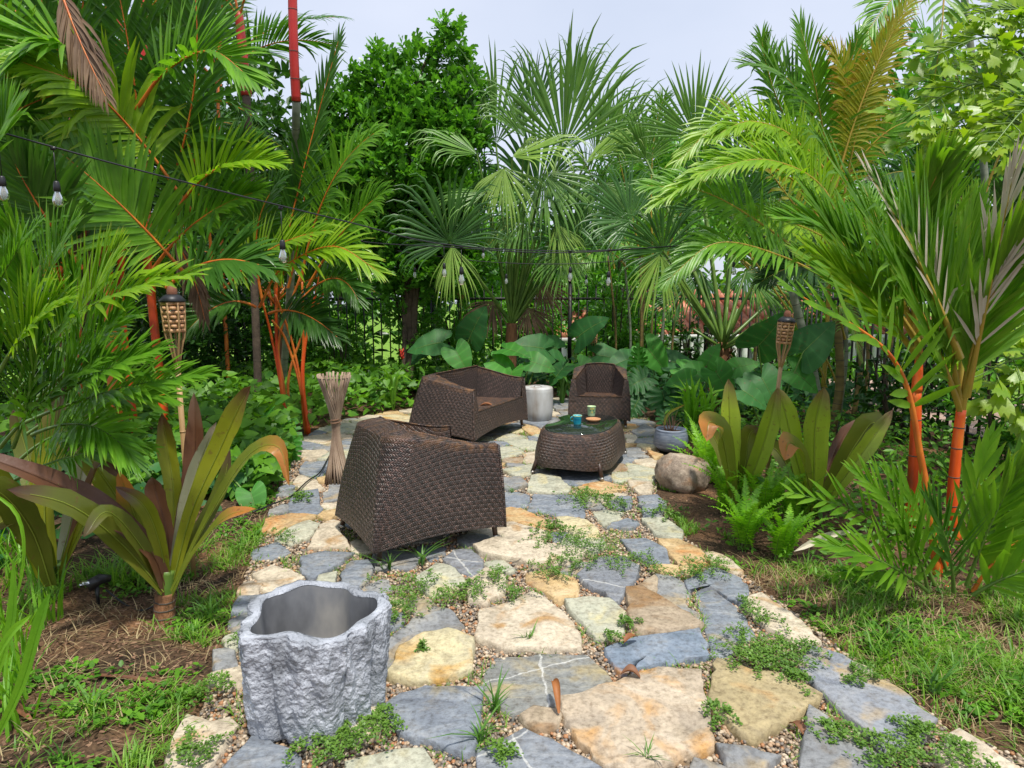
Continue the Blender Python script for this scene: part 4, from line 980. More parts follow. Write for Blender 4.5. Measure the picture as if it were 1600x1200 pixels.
for q in range(26):
    a = rng.uniform(0, 6.28); r0 = rng.uniform(0, .07); h = rng.uniform(.06, .26); b = rng.uniform(0, .12)
    P = [(r0 * math.cos(a), r0 * math.sin(a), .2), ((r0 + b * .4) * math.cos(a), (r0 + b * .4) * math.sin(a), .2 + h * .6), ((r0 + b) * math.cos(a + .4), (r0 + b) * math.sin(a + .4), .2 + h * rng.uniform(.7, 1))]
    V, Fc = tube(bez(P, 5), [.003, .0028, .0022, .002, .001], 4); mb.add(V, Fc)
mb.build('withered_stems', M['twig'], pt, local=True, kind='stuff')

# ------------------------------------------------------------------ boulder
M['boulder'] = stone_mat('boulder_stone', [(.16, .13, .1), (.32, .25, .19), (.48, .4, .31)], (.4, .22, .12), amount=.3)
bp0 = gp(1068, 772, 0)
V = []; nb_, mb_ = 48, 26
for a in range(mb_):
    ph = math.pi * a / (mb_ - 1)
    for b in range(nb_):
        th = 2 * math.pi * b / nb_
        d_ = np.array([math.sin(ph) * math.cos(th), math.sin(ph) * math.sin(th), math.cos(ph)])
        r = 1 + .16 * noise.fractal(Vector(d_ * 1.4 + 3), 1, 2, 4) + .05 * noise.noise(Vector(d_ * 5))
        q_ = d_ * r; q_ = np.sign(q_) * np.abs(q_) ** .88
        V.append(q_ * [.2, .24, .18])
fc = [[a * nb_ + b, (a + 1) * nb_ + b, (a + 1) * nb_ + (b + 1) % nb_, a * nb_ + (b + 1) % nb_] for a in range(mb_ - 1) for b in range(nb_)]
mb = MB(); mb.add(np.array(V), [np.array(fc)])
o = mb.build('boulder', M['boulder'], None, smooth=True, label='tan rounded boulder at the patio edge in front of the blue grey pot', category='boulder')
o.location = (bp0[0] + .03, bp0[1] + .17, .125); o.rotation_euler = (0, .1, .4)

# ------------------------------------------------------------------ bamboo stick stand (bundle pinched at the waist)
M['stick'] = simple_mat('weathered_stick', [(.17, .11, .075), (.33, .235, .165), (.45, .34, .25)], 14, .8, .3, .003, stretch=(1, 1, .2))
bs = thing('bamboo_stand', 'hourglass stand of weathered sticks tied in the middle, behind the nearest armchair', 'plant stand', (-1.5, 5.35, .03))
wz = .5
for q in range(24):
    a = q * 2 * math.pi / 24 + rng.uniform(-.08, .08); a2 = a + 2.4
    top = np.array([.135 * math.cos(a), .135 * math.sin(a), .93 + rng.uniform(-.012, .012)]); bot = np.array([.105 * math.cos(a2 + .75), .105 * math.sin(a2 + .75), 0])
    mid = np.array([.03 * math.cos(a + 1.2), .022 * math.sin(a + 1.2), wz])
    pth = through([bot, mid, top], 9)
    V, Fc = tube(pth, .0095, 5); mb = MB(); mb.add(V, Fc); mb.build('stick', M['stick'], bs, local=True)
V, Fc = tube([(.041 * math.cos(a), .041 * math.sin(a), wz + .004 * a) for a in np.linspace(0, 12.5, 40)], .005, 5); mb = MB(); mb.add(V, Fc); mb.build('tie', M['twig'], bs, local=True)
V, Fc = tube([(.128 * math.cos(a), .128 * math.sin(a), .9) for a in np.linspace(0, 6.283, 30)], .004, 5); mb = MB(); mb.add(V, Fc); mb.build('wire_ring', M['iron'], bs, local=True)

# ------------------------------------------------------------------ bamboo torches
M['bam'] = simple_mat('bamboo_cane', [(.3, .17, .07), (.52, .34, .16)], 8, .55, .2, .002, stretch=(1, 1, .4))
M['bamw'] = simple_mat('bamboo_weave', [(.42, .2, .09), (.7, .42, .22)], 16, .5, .2, .002)
M['torchcap'] = simple_mat('dark_metal_cap', [(.02, .022, .025), (.04, .043, .048)], 8, .45, .1, .001, metallic=.5)
M['wick'] = simple_mat('torch_cork', [(.1, .035, .02), (.22, .09, .05)], 20, .9)
M['wirewhite'] = simple_mat('white_cord', [(.6, .58, .52), (.72, .7, .64)], 20, .7)
def torch(label, base, top, s=1.0):
    """unit parts: head 0.36 m tall on a split bamboo pole"""
    base = np.array(base, float); top = np.array(top, float); L = np.linalg.norm(top - base)
    t = thing('bamboo_torch', label, 'garden torch', base, 0, 'bamboo torches in the beds')
    d = Vector(top - base).normalized(); t.rotation_mode = 'XYZ'; t.rotation_euler = d.to_track_quat('Z', 'Y').to_euler()
    z1 = L - .40 * s; z2 = L - .245 * s; z3 = L - .075 * s
    V, Fc = tube([(0, 0, 0), (0, 0, z1 * .5), (0, 0, z1)], [.014 * s, .0145 * s, .015 * s], 8); mb = MB(); mb.add(V, Fc)
    for zz in np.arange(.3, z1, .28):
        V, Fc = tube([(0, 0, zz - .006), (0, 0, zz), (0, 0, zz + .006)], [.0145 * s, .0175 * s, .0145 * s], 8); mb.add(V, Fc)
    mb.build('pole', M['bam'], t, smooth=True, local=True)
    for q in range(7):
        a = q * 2 * math.pi / 7; c, s_ = math.cos(a), math.sin(a)
        P = [(c * .011 * s, s_ * .011 * s, z1 - .02), (c * .03 * s, s_ * .03 * s, (z1 + z2) / 2), (c * .05 * s, s_ * .05 * s, z2), (c * .058 * s, s_ * .058 * s, z3)]
        V, Fc = tube(through(P, 8), .0062 * s, 5); mb = MB(); mb.add(V, Fc); mb.build('splint', M['bam'], t, smooth=True, local=True)
    # basket weave: bands going in and out of the ribs
    for b in range(7):
        zc = z2 + .012 + (z3 - z2 - .01) * b / 6.6; k = (zc - z2) / (z3 - z2); r0 = (.049 + .009 * k) * s
        V = []; n = 42
        for q in range(n):
            a = q * 2 * math.pi / n; w = .0058 * s * math.cos(a * 7 / 2 * 2 / 1 + (math.pi if b % 2 else 0))
            for dz, dr in ((-.0095 * s, 0), (.0095 * s, 0), (.0095 * s, -.003), (-.0095 * s, -.003)):
                r = r0 + w + dr; V.append([r * math.cos(a), r * math.sin(a), zc + dz])
        fc = [[q * 4 + e, ((q + 1) % n) * 4 + e, ((q + 1) % n) * 4 + (e + 1) % 4, q * 4 + (e + 1) % 4] for q in range(n) for e in range(4)]
        mb = MB(); mb.add(np.array(V), [np.array(fc)]); mb.build('woven_band', M['bamw'], t, smooth=False, local=True)
    V, Fc = lathe([(.001, z2 + .01), (.042 * s, z2 + .02), (.05 * s, z3 - .005), (.001, z3)], 16); mb = MB(); mb.add(V, Fc); mb.build('oil_canister', M['torchcap'], t, smooth=True, local=True)
    V, Fc = lathe([(.066 * s, z3 - .002), (.068 * s, z3 + .004), (.045 * s, z3 + .03 * s), (.026 * s, z3 + .038 * s), (.02 * s, z3 + .036 * s), (.001, z3 + .03 * s)], 24); mb = MB(); mb.add(V, Fc); mb.build('cap', M['torchcap'], t, smooth=True, local=True)
    V, Fc = lathe([(.026 * s, z3 + .034 * s), (.027 * s, z3 + .06 * s), (.017 * s, z3 + .082 * s), (.001, z3 + .085 * s)], 16); mb = MB(); mb.add(V, Fc); mb.build('wick_plug', M['wick'], t, smooth=True, local=True)
    sgn = -1 if base[0] < 0 else 1
    V, Fc = tube([(sgn * .012 * s, 0, z3 + .08 * s), (sgn * .05 * s, -.01, z3 + .045 * s), (sgn * .085 * s, -.01, z3 + .004), (sgn * .07 * s, -.03, z3 - .004), (sgn * .045 * s, -.035, z3 - .012)], .0025, 5); mb = MB(); mb.add(V, Fc); mb.build('cord', M['wirewhite'], t, local=True)
    return t
tp = at(268, 449, 3.5); bsx = at(296, 800, 3.5)
torch('bamboo torch standing among palms on the left, its cap tilted with a white cord', (bsx[0], 3.5, 0), tp, 1.0)
tp = at(1231, 487, 4.75)
torch('bamboo torch leaning between the two olive lilies on the right', (gp(1192, 790)[0], gp(1192, 790)[1], 0), tp, .98)
tp = at(928, 512, 9.9)
torch('small distant bamboo torch in the leaves behind the facing armchair', (tp[0], 9.9, 0), tp, .95)

# ------------------------------------------------------------------ string lights
M['bulb'] = bpy.data.materials.new('clear_bulb_glass'); nd, ln = nodes_of(M['bulb'])
o_ = nd.new('ShaderNodeOutputMaterial'); g_ = nd.new('ShaderNodeBsdfGlossy'); g_.inputs['Roughness'].default_value = .03
t_ = nd.new('ShaderNodeBsdfTransparent'); t_.inputs[0].default_value = (.93, .95, .97, 1); d_ = nd.new('ShaderNodeBsdfDiffuse'); d_.inputs[0].default_value = (.75, .78, .8, 1)
f_ = nd.new('ShaderNodeFresnel'); f_.inputs[0].default_value = 1.6; m1 = nd.new('ShaderNodeMixShader'); m2 = nd.new('ShaderNodeMixShader'); m2.inputs[0].default_value = .25
ln.new(t_.outputs[0], m2.inputs[1]); ln.new(d_.outputs[0], m2.inputs[2]); ln.new(f_.outputs[0], m1.inputs[0]); ln.new(m2.outputs[0], m1.inputs[1]); ln.new(g_.outputs[0], m1.inputs[2]); ln.new(m1.outputs[0], o_.inputs['Surface'])
M['filament'] = simple_mat('filament', [(.5, .4, .2), (.6, .5, .3)], 20, .4)
def wire(name, label, pts, r):
    P = through(pts, 60); V, Fc = tube(P, r, 5); mb = MB(); mb.add(V, Fc)
    t = thing(name, label, 'string lights', P[0], 0, 'string light cables'); mb.build('cable', M['blackplastic'], t, smooth=True); return t, P
w1, W1 = wire('string_light_cable', 'upper black light cable sagging from top left across the garden', [at(-60, 190, 2.9), at(240, 272, 3.4), at(540, 346, 4.2), at(690, 381, 4.7), at(860, 392, 5.4), at(1000, 388, 6.0), at(1160, 374, 6.8), at(1300, 352, 7.6)], .0045)
w2, W2 = wire('string_light_cable', 'lower black light cable crossing behind the first one', [at(330, 330, 9.0), at(540, 374, 8.4), at(700, 386, 8.0), at(860, 395, 7.6), at(1020, 387, 7.4), at(1180, 372, 7.4), at(1300, 356, 7.6)], .007)
w3, W3 = wire('string_light_cable', 'thin far light cable with small bulbs low in the centre', [at(620, 392, 9.6), at(760, 409, 9.4), at(900, 412, 9.2), at(1040, 400, 9.2)], .006)
bproto = None
def light(px, py, Y, ry, scale, label):
    """py = row of the top of the socket, ry = row of the cable above"""
    global bproto
    p = at(px, py, Y); c = at(px, ry, Y)
    if bproto is None:
        mb = MB(); V, Fc = lathe([(.001, 0), (.012, 0), (.016, -.008), (.02, -.03), (.021, -.062), (.017, -.066), (.001, -.066)], 14); mb.add(V, Fc); bs_ = mb.build('socket', M['blackplastic'], None, smooth=True)
        mb = MB(); V, Fc = lathe([(.015, -.064), (.016, -.072), (.026, -.095), (.031, -.12), (.027, -.143), (.014, -.157), (.001, -.16)], 18); mb.add(V, Fc); bg = mb.build('bulb_glass', M['bulb'], None, smooth=True)
        mb = MB()
        for a in (0, 1.57, 3.14, 4.71): V, Fc = tube([(.004 * math.cos(a), .004 * math.sin(a), -.07), (.012 * math.cos(a), .012 * math.sin(a), -.1), (.006 * math.cos(a), .006 * math.sin(a), -.138)], .0012, 4); mb.add(V, Fc)
        V, Fc = tube([(0, 0, -.066), (0, 0, -.1)], .005, 6); mb.add(V, Fc)
        bf = mb.build('filament', M['filament'], None)
        bproto = (bs_.data, bg.data, bf.data)
        for o in (bs_, bg, bf): bpy.data.objects.remove(o)
    t = thing('light_bulb', label, 'light bulb', p, 0, 'clear bulbs hanging from the cables')
    t.scale = (scale,) * 3
    for n_, me_ in zip(('socket', 'bulb_glass', 'filament'), bproto): link(n_, me_, t)
    L = (c[2] - p[2]) / scale
    V, Fc = tube([(0, 0, 0), (0, 0, max(L, .01))], .003, 5); mb = MB(); mb.add(V, Fc); mb.build('drop_cord', M['blackplastic'], t, local=True)
    V, Fc = boxv((0, 0, max(L, .01)), (.03, .014, .022)); mb = MB(); mb.add(V, Fc); mb.build('cable_clip', M['blackplastic'], t, local=True)
for a in ((88, 283, 3.0, 232, .72, 'hanging clear bulb farthest left but one, big against dark palms'),
          (3, 275, 2.9, 208, .68, 'bulb cut off by the left edge of the picture'),
          (441, 375, 3.9, 325, .85, 'clear bulb over the lime palm frond, above the red stems'),
          (472, 385, 8.6, 360, .8, 'tiny bulb just right of the bulb over the lime frond'),
          (566, 399, 8.3, 376, .95, 'small bulb at the tips of the lime frond'),
          (648, 418, 9.5, 394, 1.0, 'tiny bulb in front of the left fan leaf fingers'),
          (694, 411, 5.4, 382, .72, 'left one of the two bulbs hanging close together over the loveseat'),
          (721, 417, 4.9, 386, .85, 'right and larger one of the two bulbs close together over the loveseat'),
          (791, 428, 9.4, 410, .95, 'tiny bulb in front of the fan palm trunk'),
          (891, 417, 6.2, 393, .85, 'bulb over the facing armchair, left of three'),
          (916, 430, 9.2, 412, .85, 'smallest middle bulb of three above the facing armchair'),
          (951, 424, 5.8, 390, .8, 'bulb over the facing armchair, right of three'),
          (1085, 406, 6.4, 382, .72, 'bulb in front of the orange roof, left one'),
          (1147, 409, 6.8, 375, .85, 'bulb in front of the orange roof, right one'),
          (755, 389, 8.0, 389, .7, 'little bulb touching the lower cable right of the centre fan leaf')):
    light(*a)

# ------------------------------------------------------------------ small things on the ground
sl = thing('spike_light', 'small black spike light in the grass left of the big lily stem', 'garden light', (-2.12, 3.1, .02))
part('spike', [tube([(-2.12, 3.1, .02), (-2.12, 3.1, .14)], [.006, .012], 8)], M['blackplastic'], sl)
part('lamp_head', [tube([(-2.15, 3.07, .15), (-2.11, 3.12, .17), (-2.08, 3.15, .16)], [.03, .028, .018], 12)], M['blackplastic'], sl, smooth=True)
part('lens', [lathe([(.001, .01), (.02, .008), (.026, 0)], 14, (-2.155, 3.065, .172))], M['bulb'], sl, smooth=True)
mb = MB(); V, Fc = tube(through([(-2.1, 3.14, .1), (-1.98, 3.1, .04), (-1.86, 3.05, .035), (-1.76, 3.1, .08)], 16), .005, 6); mb.add(V, Fc)
mb.build('black_cable', M['blackplastic'], None, smooth=True, label='thin black cable from the spike light to the big lily stem', category='cable')
mb = MB(); P = [gp(x, y, .06) for x, y in ((395, 800), (425, 788), (455, 775), (480, 752), (500, 738), (515, 712), (530, 700))]; V, Fc = tube(through(P, 30), .006, 6); mb.add(V, Fc)
mb.build('black_hose', M['blackplastic'], None, smooth=True, label='thin black irrigation hose lying over the slabs left of the stick stand', category='hose')
def dry_leaf(px, py, L, W, rz, curl, mat, label, name='dry_leaf', z=.055, lift=0.0):
    p = gp(px, py, z); mb = MB(); n, m_ = 9, 5; V = []; t_ = []
    for i_ in range(n):
        k = i_ / (n - 1); w = W * math.sin(math.pi * (.06 + .9 * k)) ** .7
        for j_ in range(m_):
            c = (j_ / (m_ - 1) - .5) * 2; an = c * curl
            V.append([w * math.sin(an) / max(curl, .2), (k - .5) * L, w * (1 - math.cos(an)) / max(curl, .2) + .02 * math.sin(k * 3.1) * curl + lift * k * L]); t_.append(k)
    V = np.array(V); c_, s_ = math.cos(rz), math.sin(rz); V = V @ np.array([[c_, s_, 0], [-s_, c_, 0], [0, 0, 1]])
    mb.add(V, [grid_faces(n, m_)], v=rng.random(), t=t_)
    o = mb.build(name, M[mat], None, smooth=True, label=label, category='fallen leaf', group='dry leaves on the ground'); o.location = p
dry_leaf(868, 1100, .115, .03, .15, 1.9, 'dryleaf', 'curled reddish brown leaf standing on pebbles beside the big ochre slab', lift=.5)
dry_leaf(985, 1057, .08, .03, 1.3, 1.3, 'dryleafb', 'dark brown leaf tucked under the front of the blue slab')
dry_leaf(1247, 1143, .09, .022, .3, 1.2, 'dryleafb', 'dark brown scrap of leaf on pebbles left of the long slate', z=.03)
dry_leaf(1310, 1138, .08, .02, 1.0, 1.2, 'dryleafb', 'dark brown scrap of leaf on pebbles along the long slate edge', z=.03)
dry_leaf(985, 1000, .09, .02, 2.2, .9, 'dryleaf', 'orange scrap of leaf on the left end of the blue slab', z=.065)
pS = gp(757, 640, .42)
dry_leaf(760, 634, .14, .05, 1.5, .8, 'dryleaf', 'orange dry leaf lying on the seat of the loveseat', z=.405)
dry_leaf(20, 1110, .25, .02, 1.1, .9, 'dryleafb', 'long dry brown leaf on bare soil at the lower left', z=.03)
dry_leaf(185, 1063, .5, .012, 1.45, .8, 'dryleafb', 'long thin dry stalk of leaf across the soil at the left', z=.03)

# ------------------------------------------------------------------ plant builders
G = np.array([0, 0, -1.0])
def frond(parent, P, n=34, L=.45, W=.02, a0=70, a1=18, lift=.35, droop=.5, up=(0, 0, 1), roll=0.0, bare=.25, mat='lip', pet='greenpet', rw=.012, prof=(.35, .95, 1, .7, .04), name='frond', endk=.35, jit=.12, nseg=4, fold=.3, cut=1.0, wsc=1.0):
    """pinnate palm leaf: a rachis through the points P with two rows of folded leaflets"""
    P = [np.asarray(p, float) for p in P]
    path = bez(P, 40) if len(P) == 3 else through(P, 40)
    tt = np.linspace(0, 1, 40)
    Tn = norm(np.gradient(path, axis=0))
    mb = MB()
    V, Fc = tube(path, np.interp(tt, [0, bare, 1], [rw * 1.5, rw, rw * .2]), 5, caps=False); mb.add(V, Fc, 1, v=.5, t=0)
    u = np.linspace(0, 1, n) ** .95; t = bare + (1 - bare) * u * .995
    B = np.stack([np.interp(t, tt, path[:, k]) for k in range(3)], 1); T = norm(np.stack([np.interp(t, tt, Tn[:, k]) for k in range(3)], 1))
    up = np.tile(np.asarray(up, float), (n, 1))
    S = np.cross(T, up); bad = np.linalg.norm(S, axis=1) < .15; S[bad] += np.array([1.0, .1, 0]); S = norm(S - T * np.sum(S * T, 1)[:, None]); N = np.cross(S, T)
    if roll:
        c, s_ = math.cos(roll), math.sin(roll); S, N = S * c + N * s_, -S * s_ + N * c
    nl = len(prof)
    for side in (-1, 1):
        keep = rng.random(n) < cut
        m_ = n
        ang = np.radians(a0 + (a1 - a0) * u ** .8 + rng.normal(0, 4, m_))
        lf = lift + rng.normal(0, jit, m_)
        d = norm(T * np.cos(ang)[:, None] + np.sin(ang)[:, None] * (side * S * np.cos(lf)[:, None] + N * np.sin(lf)[:, None]))
        ln_ = L * (1 - (1 - endk) * u ** 2) * np.minimum(1, .62 + u * 2.6) * rng.uniform(.88, 1.08, m_)
        w_ = W * (1 - .5 * u ** 3) * rng.uniform(.75, 1.15, m_) * wsc; bk = rng.random(m_) < .07; ln_ = np.where(bk, ln_ * rng.uniform(.45, .8, m_), ln_)
        dr = droop * rng.uniform(.6, 1.4, m_) + (rng.random(m_) < .06) * 1.6
        p = B.copy(); pts = [p]; ds = [d]
        for k in range(nl - 1):
            f = (k + 1) / (nl - 1)
            p = p + d * (ln_ / (nl - 1))[:, None]
            d = norm(d + G[None] * (dr * f * .55)[:, None]); pts.append(p); ds.append(d)
        pts = np.stack(pts, 1); ds = np.stack(ds, 1)
        Wd = norm(np.cross(ds, N[:, None, :] + 1e-4)); Nl = np.cross(Wd, ds)
        hw = w_[:, None] * np.array(prof)[None]
        Lf = pts - Wd * hw[..., None]; Rt = pts + Wd * hw[..., None]; Cn = pts + Nl * (hw * fold)[..., None] * -1
        V = np.stack([Lf, Cn, Rt], 2)[keep]
        k_ = V.shape[0]
        if k_ == 0: continue
        base = (np.arange(k_) * nl * 3)[:, None, None]
        q = np.arange(nl - 1)[:, None] * 3
        fa = np.concatenate([np.concatenate([q, q + 1, q + 4, q + 3], 1), np.concatenate([q + 1, q + 2, q + 5, q + 4], 1)])
        Fq = (fa[None] + base).reshape(-1, 4)
        vv = np.clip(rng.normal(.5, .22, k_), 0, 1)
        mb.add(V.reshape(-1, 3), [Fq], 0, v=np.repeat(vv, nl * 3), t=np.tile(np.repeat(np.linspace(0, 1, nl), 3), k_))
    return mb.build(name, [M[mat], M[pet]], parent)

def fan(parent, base, hub, axis, normal, R=.7, spread=230, n=44, droop=.4, mat='fan', pet='greenpet', rw=.012, split=.5, name='fan_leaf', cup=.25, tipcurl=1.0, bend=.15):
    base, hub = np.asarray(base, float), np.asarray(hub, float)
    mb = MB()
    L = np.linalg.norm(hub - base); mid = (base + hub) / 2 + np.array([0, 0, bend * L])
    V, Fc = tube(bez([base, mid, hub], 14), np.linspace(rw * 1.5, rw * .8, 14), 5, caps=False); mb.add(V, Fc, 1, v=.5, t=0)
    A = norm(np.asarray(axis, float)); N = np.asarray(normal, float); N = norm(N - A * (N @ A)); S = np.cross(A, N)
    ph = np.radians(np.linspace(-spread / 2, spread / 2, n)); dphi = math.radians(spread) / (n - 1)
    x = np.abs(ph) / max(np.abs(ph).max(), 1e-6)
    d0 = np.cos(ph)[:, None] * A + np.sin(ph)[:, None] * S
    d0 = norm(d0 + N[None] * (cup * (1 - .5 * x))[:, None] + rng.normal(0, .035, (n, 3)))
    Rk = R * (1 - .28 * x ** 2) * rng.uniform(.8, 1.1, n)
    rad = np.array([.02, .2, split, split + .12, .76, .88, 1.0])
    wid = np.array([.0, 1.0, 1.0, .85, .6, .34, .02])
    pts = []; p = np.tile(hub, (n, 1)) + d0 * (Rk * rad[0])[:, None]; d = d0.copy(); pts.append(p); ds = [d]
    dr = droop * rng.uniform(.6, 1.5, n)
    for k in range(1, len(rad)):
        p = p + d * (Rk * (rad[k] - rad[k - 1]))[:, None]
        if rad[k] >= split: d = norm(d + G[None] * (dr * (rad[k] - split) * 2.2 * tipcurl)[:, None])
        pts.append(p); ds.append(d)
    pts = np.stack(pts, 1); ds = np.stack(ds, 1); nl = len(rad)
    tw = np.cross(ds, np.cross(S[None] * 0 + A, d0)[:, None, :] * 0 + N[None, None, :]); Wd = norm(tw); Nl = np.cross(Wd, ds)
    hw = (Rk[:, None] * np.minimum(rad, split)[None] * math.tan(dphi / 2) * 1.02) * wid[None]
    hw[:, 0] = .001
    Lf = pts - Wd * hw[..., None]; Rt = pts + Wd * hw[..., None]; Cn = pts + Nl * (hw * .55)[..., None]
    V = np.stack([Lf, Cn, Rt], 2); base_ = (np.arange(n) * nl * 3)[:, None, None]
    q = np.arange(nl - 1)[:, None] * 3
    fa = np.concatenate([np.concatenate([q, q + 1, q + 4, q + 3], 1), np.concatenate([q + 1, q + 2, q + 5, q + 4], 1)])
    mb.add(V.reshape(-1, 3), [(fa[None] + base_).reshape(-1, 4)], 0, v=np.repeat(np.clip(rng.normal(.5, .2, n), 0, 1), nl * 3), t=np.tile(np.repeat(rad, 3), n))
    return mb.build(name, [M[mat], M[pet]], parent)

HEART = [(0, -.02), (.1, -.16), (.2, -.3), (.3, -.36), (.4, -.33), (.47, -.22), (.5, -.05), (.49, .12), (.45, .3), (.38, .47), (.29, .63), (.19, .78), (.09, .91), (0, 1.0)]
HEART_M = [0, .0, .0, .01, .02, .05, .1, .18, .3, .44, .58, .72, .86, 1.0]
OVAL = [(0, 0), (.14, .04), (.26, .12), (.34, .25), (.37, .4), (.35, .55), (.28, .7), (.17, .85), (0, 1)]
OVAL_M = [0, .04, .1, .2, .33, .48, .64, .82, 1]
MONS = [(0, -.02), (.12, -.18), (.3, -.28), (.44, -.22), (.3, -.05), (.52, -.08), (.56, .06), (.26, .1), (.55, .16), (.56, .3), (.24, .26), (.51, .38), (.48, .5), (.2, .42), (.42, .58), (.37, .69), (.16, .58), (.3, .76), (.22, .85), (.1, .78), (.1, .94), (0, 1.0)]
MONS_M = [0, 0, .01, .02, .04, .06, .1, .12, .15, .21, .24, .29, .36, .38, .44, .52, .55, .63, .73, .77, .88, 1.0]
def blade_geo(outl, mids, rows=3, cup=.18, droop=.25, wave=.0, asp=1.0):
    O = np.array(outl, float); O[:, 0] *= asp; Mm = np.array(mids, float); k = len(O)
    V = []; t = []
    for s_ in (-1, 1):
        for i_ in range(k):
            for j in range(rows + 1):
                f = j / rows
                x = s_ * O[i_, 0] * f; y = Mm[i_] + (O[i_, 1] - Mm[i_]) * f
                z = cup * abs(x) - .5 * cup * x * x * 2 - droop * max(y, 0) ** 2 - droop * .6 * max(-y, 0) + wave * math.sin(i_ * 2.1) * f * f
                V.append((x, y, z)); t.append(f * .6)
    V = np.array(V); g = grid_faces(k, rows + 1); g2 = g[:, ::-1] + k * (rows + 1)
    return V, np.vstack([g, g2]), np.array(t)

def big_leaf(parent, base, attach, tipdir, normal, size, kind='heart', mat='taro', pet='greenpet', rw=.009, cup=.16, droop=.25, wave=.02, name='leaf', bend=.15, asp=1.0, rib=True):
    base, attach = np.asarray(base, float), np.asarray(attach, float)
    outl, mids = {'heart': (HEART, HEART_M), 'oval': (OVAL, OVAL_M), 'mons': (MONS, MONS_M)}[kind]
    V, Fc, t = blade_geo(outl, mids, 3, cup, droop, wave, asp)
    Y = norm(np.asarray(tipdir, float)); N = np.asarray(normal, float); N = norm(N - Y * (N @ Y)); X = np.cross(Y, N)
    W_ = attach + (V[:, 0:1] * X + V[:, 1:2] * Y + V[:, 2:3] * N) * size
    k_ = len(outl); ev = np.tile(np.repeat((np.arange(k_) % 2 == 1).astype(float), 4), 2) if kind != 'mons' else np.tile(np.repeat((np.arange(k_) % 3 == 1).astype(float), 4), 2)
    mb = MB(); mb.add(W_, [Fc], 0, v=np.full(len(V), rng.uniform(.15, .85)), t=t, e=ev)
    if rib:
        ys = np.linspace(0, .96, 8); zz = -droop * ys ** 2
        V2, F2 = tube(attach + (ys[:, None] * Y + (zz + .002)[:, None] * N) * size, np.linspace(.012, .003, 8) * size, 4, caps=False); mb.add(V2, F2, 1, v=.8, t=0)
    L = np.linalg.norm(attach - base)
    if L > .02:
        mid = (base + attach) / 2 + np.array([0, 0, bend * L]) 
        V2, F2 = tube(bez([base, mid, attach], 10), np.linspace(rw * 1.4, rw * .7, 10), 5, caps=False); mb.add(V2, F2, 1, v=.4, t=0)
    return mb.build(name, [M[mat], M[pet]], parent, smooth=True)

def strap(parent, P, W, mat='crin', normal=(0, -1, .4), fold=.3, wave=.05, prof=None, name='leaf', n=18, base_w=.35, twist=0.0, v=None, rib='leafmid'):
    """long strap leaf through points P"""
    path = through(P, n); u = np.linspace(0, 1, n)
    T = norm(np.gradient(path, axis=0)); Nn = np.tile(np.asarray(normal, float), (n, 1))
    X = norm(np.cross(T, Nn)); N = np.cross(X, T)
    tw = twist * u; c, s_ = np.cos(tw)[:, None], np.sin(tw)[:, None]; X, N = X * c + N * s_, N * c - X * s_
    w = W * (base_w + (1 - base_w) * np.sin(np.clip(u / .62, 0, 1) * math.pi / 2)) * np.clip((1 - u) / .3, 0, 1) ** .55
    cols = np.array([-1, -.8, -.5, -.2, 0, .2, .5, .8, 1.0])
    ph = rng.uniform(0, 6)
    V = []; t = []
    wj = rng.normal(0, .035, (n, 2))
    for i_ in range(n):
        for c_ in cols:
            z = fold * w[i_] * (abs(c_) ** 1.3) + wave * W * math.sin(u[i_] * 13 + ph + (2 if c_ > 0 else 0)) * c_ * c_ * (1 if abs(c_) > .6 else .4) + .05 * W * math.exp(-(c_ / .12) ** 2) * -1
            V.append(path[i_] + X[i_] * c_ * w[i_] * (1 + (wj[i_, int(c_ > 0)] if abs(c_) > .7 else 0)) + N[i_] * z); t.append(u[i_])
    V = np.array(V); mb = MB(); mb.add(V, [grid_faces(n, len(cols))], 0, v=np.full(len(V), rng.uniform(.2, .8) if v is None else v), t=t, e=np.tile([0, .75, 0, .75, .2, .75, 0, .75, 0], n))
    mats = [M[mat]]
    if rib:
        mats.append(M[rib]); rp = path + N * (.012 * W + .0015)
        V2, F2 = tube(rp[:-2], np.interp(u[:-2], [0, 1], [W * .06, W * .015]), 4, caps=False); mb.add(V2, F2, 1, v=.5, t=0)
    return mb.build(name, mats, parent, smooth=True)

def stem_tube(name, parent, P, r0, r1, mat, rings=0, sides=10, ringmat='ring', **k):
    path = through(P, 20); mb = MB(); V, Fc = tube(path, np.linspace(r0, r1, 20), sides); mb.add(V, Fc, 0)
    if rings:
        for q in range(1, rings):
            f = q / rings * 19; i_ = int(f); p = path[i_] + (path[min(i_ + 1, 19)] - path[i_]) * (f - i_); T = norm(path[min(i_ + 1, 19)] - path[max(i_ - 1, 0)])
            r = r0 + (r1 - r0) * q / rings
            V, Fc = tube([p - T * .004, p, p + T * .004], [r * 1.0, r * 1.06, r * 1.0], sides); mb.add(V, Fc, 1)
    return mb.build(name, [M[mat], M[ringmat]], parent, smooth=True, **k)

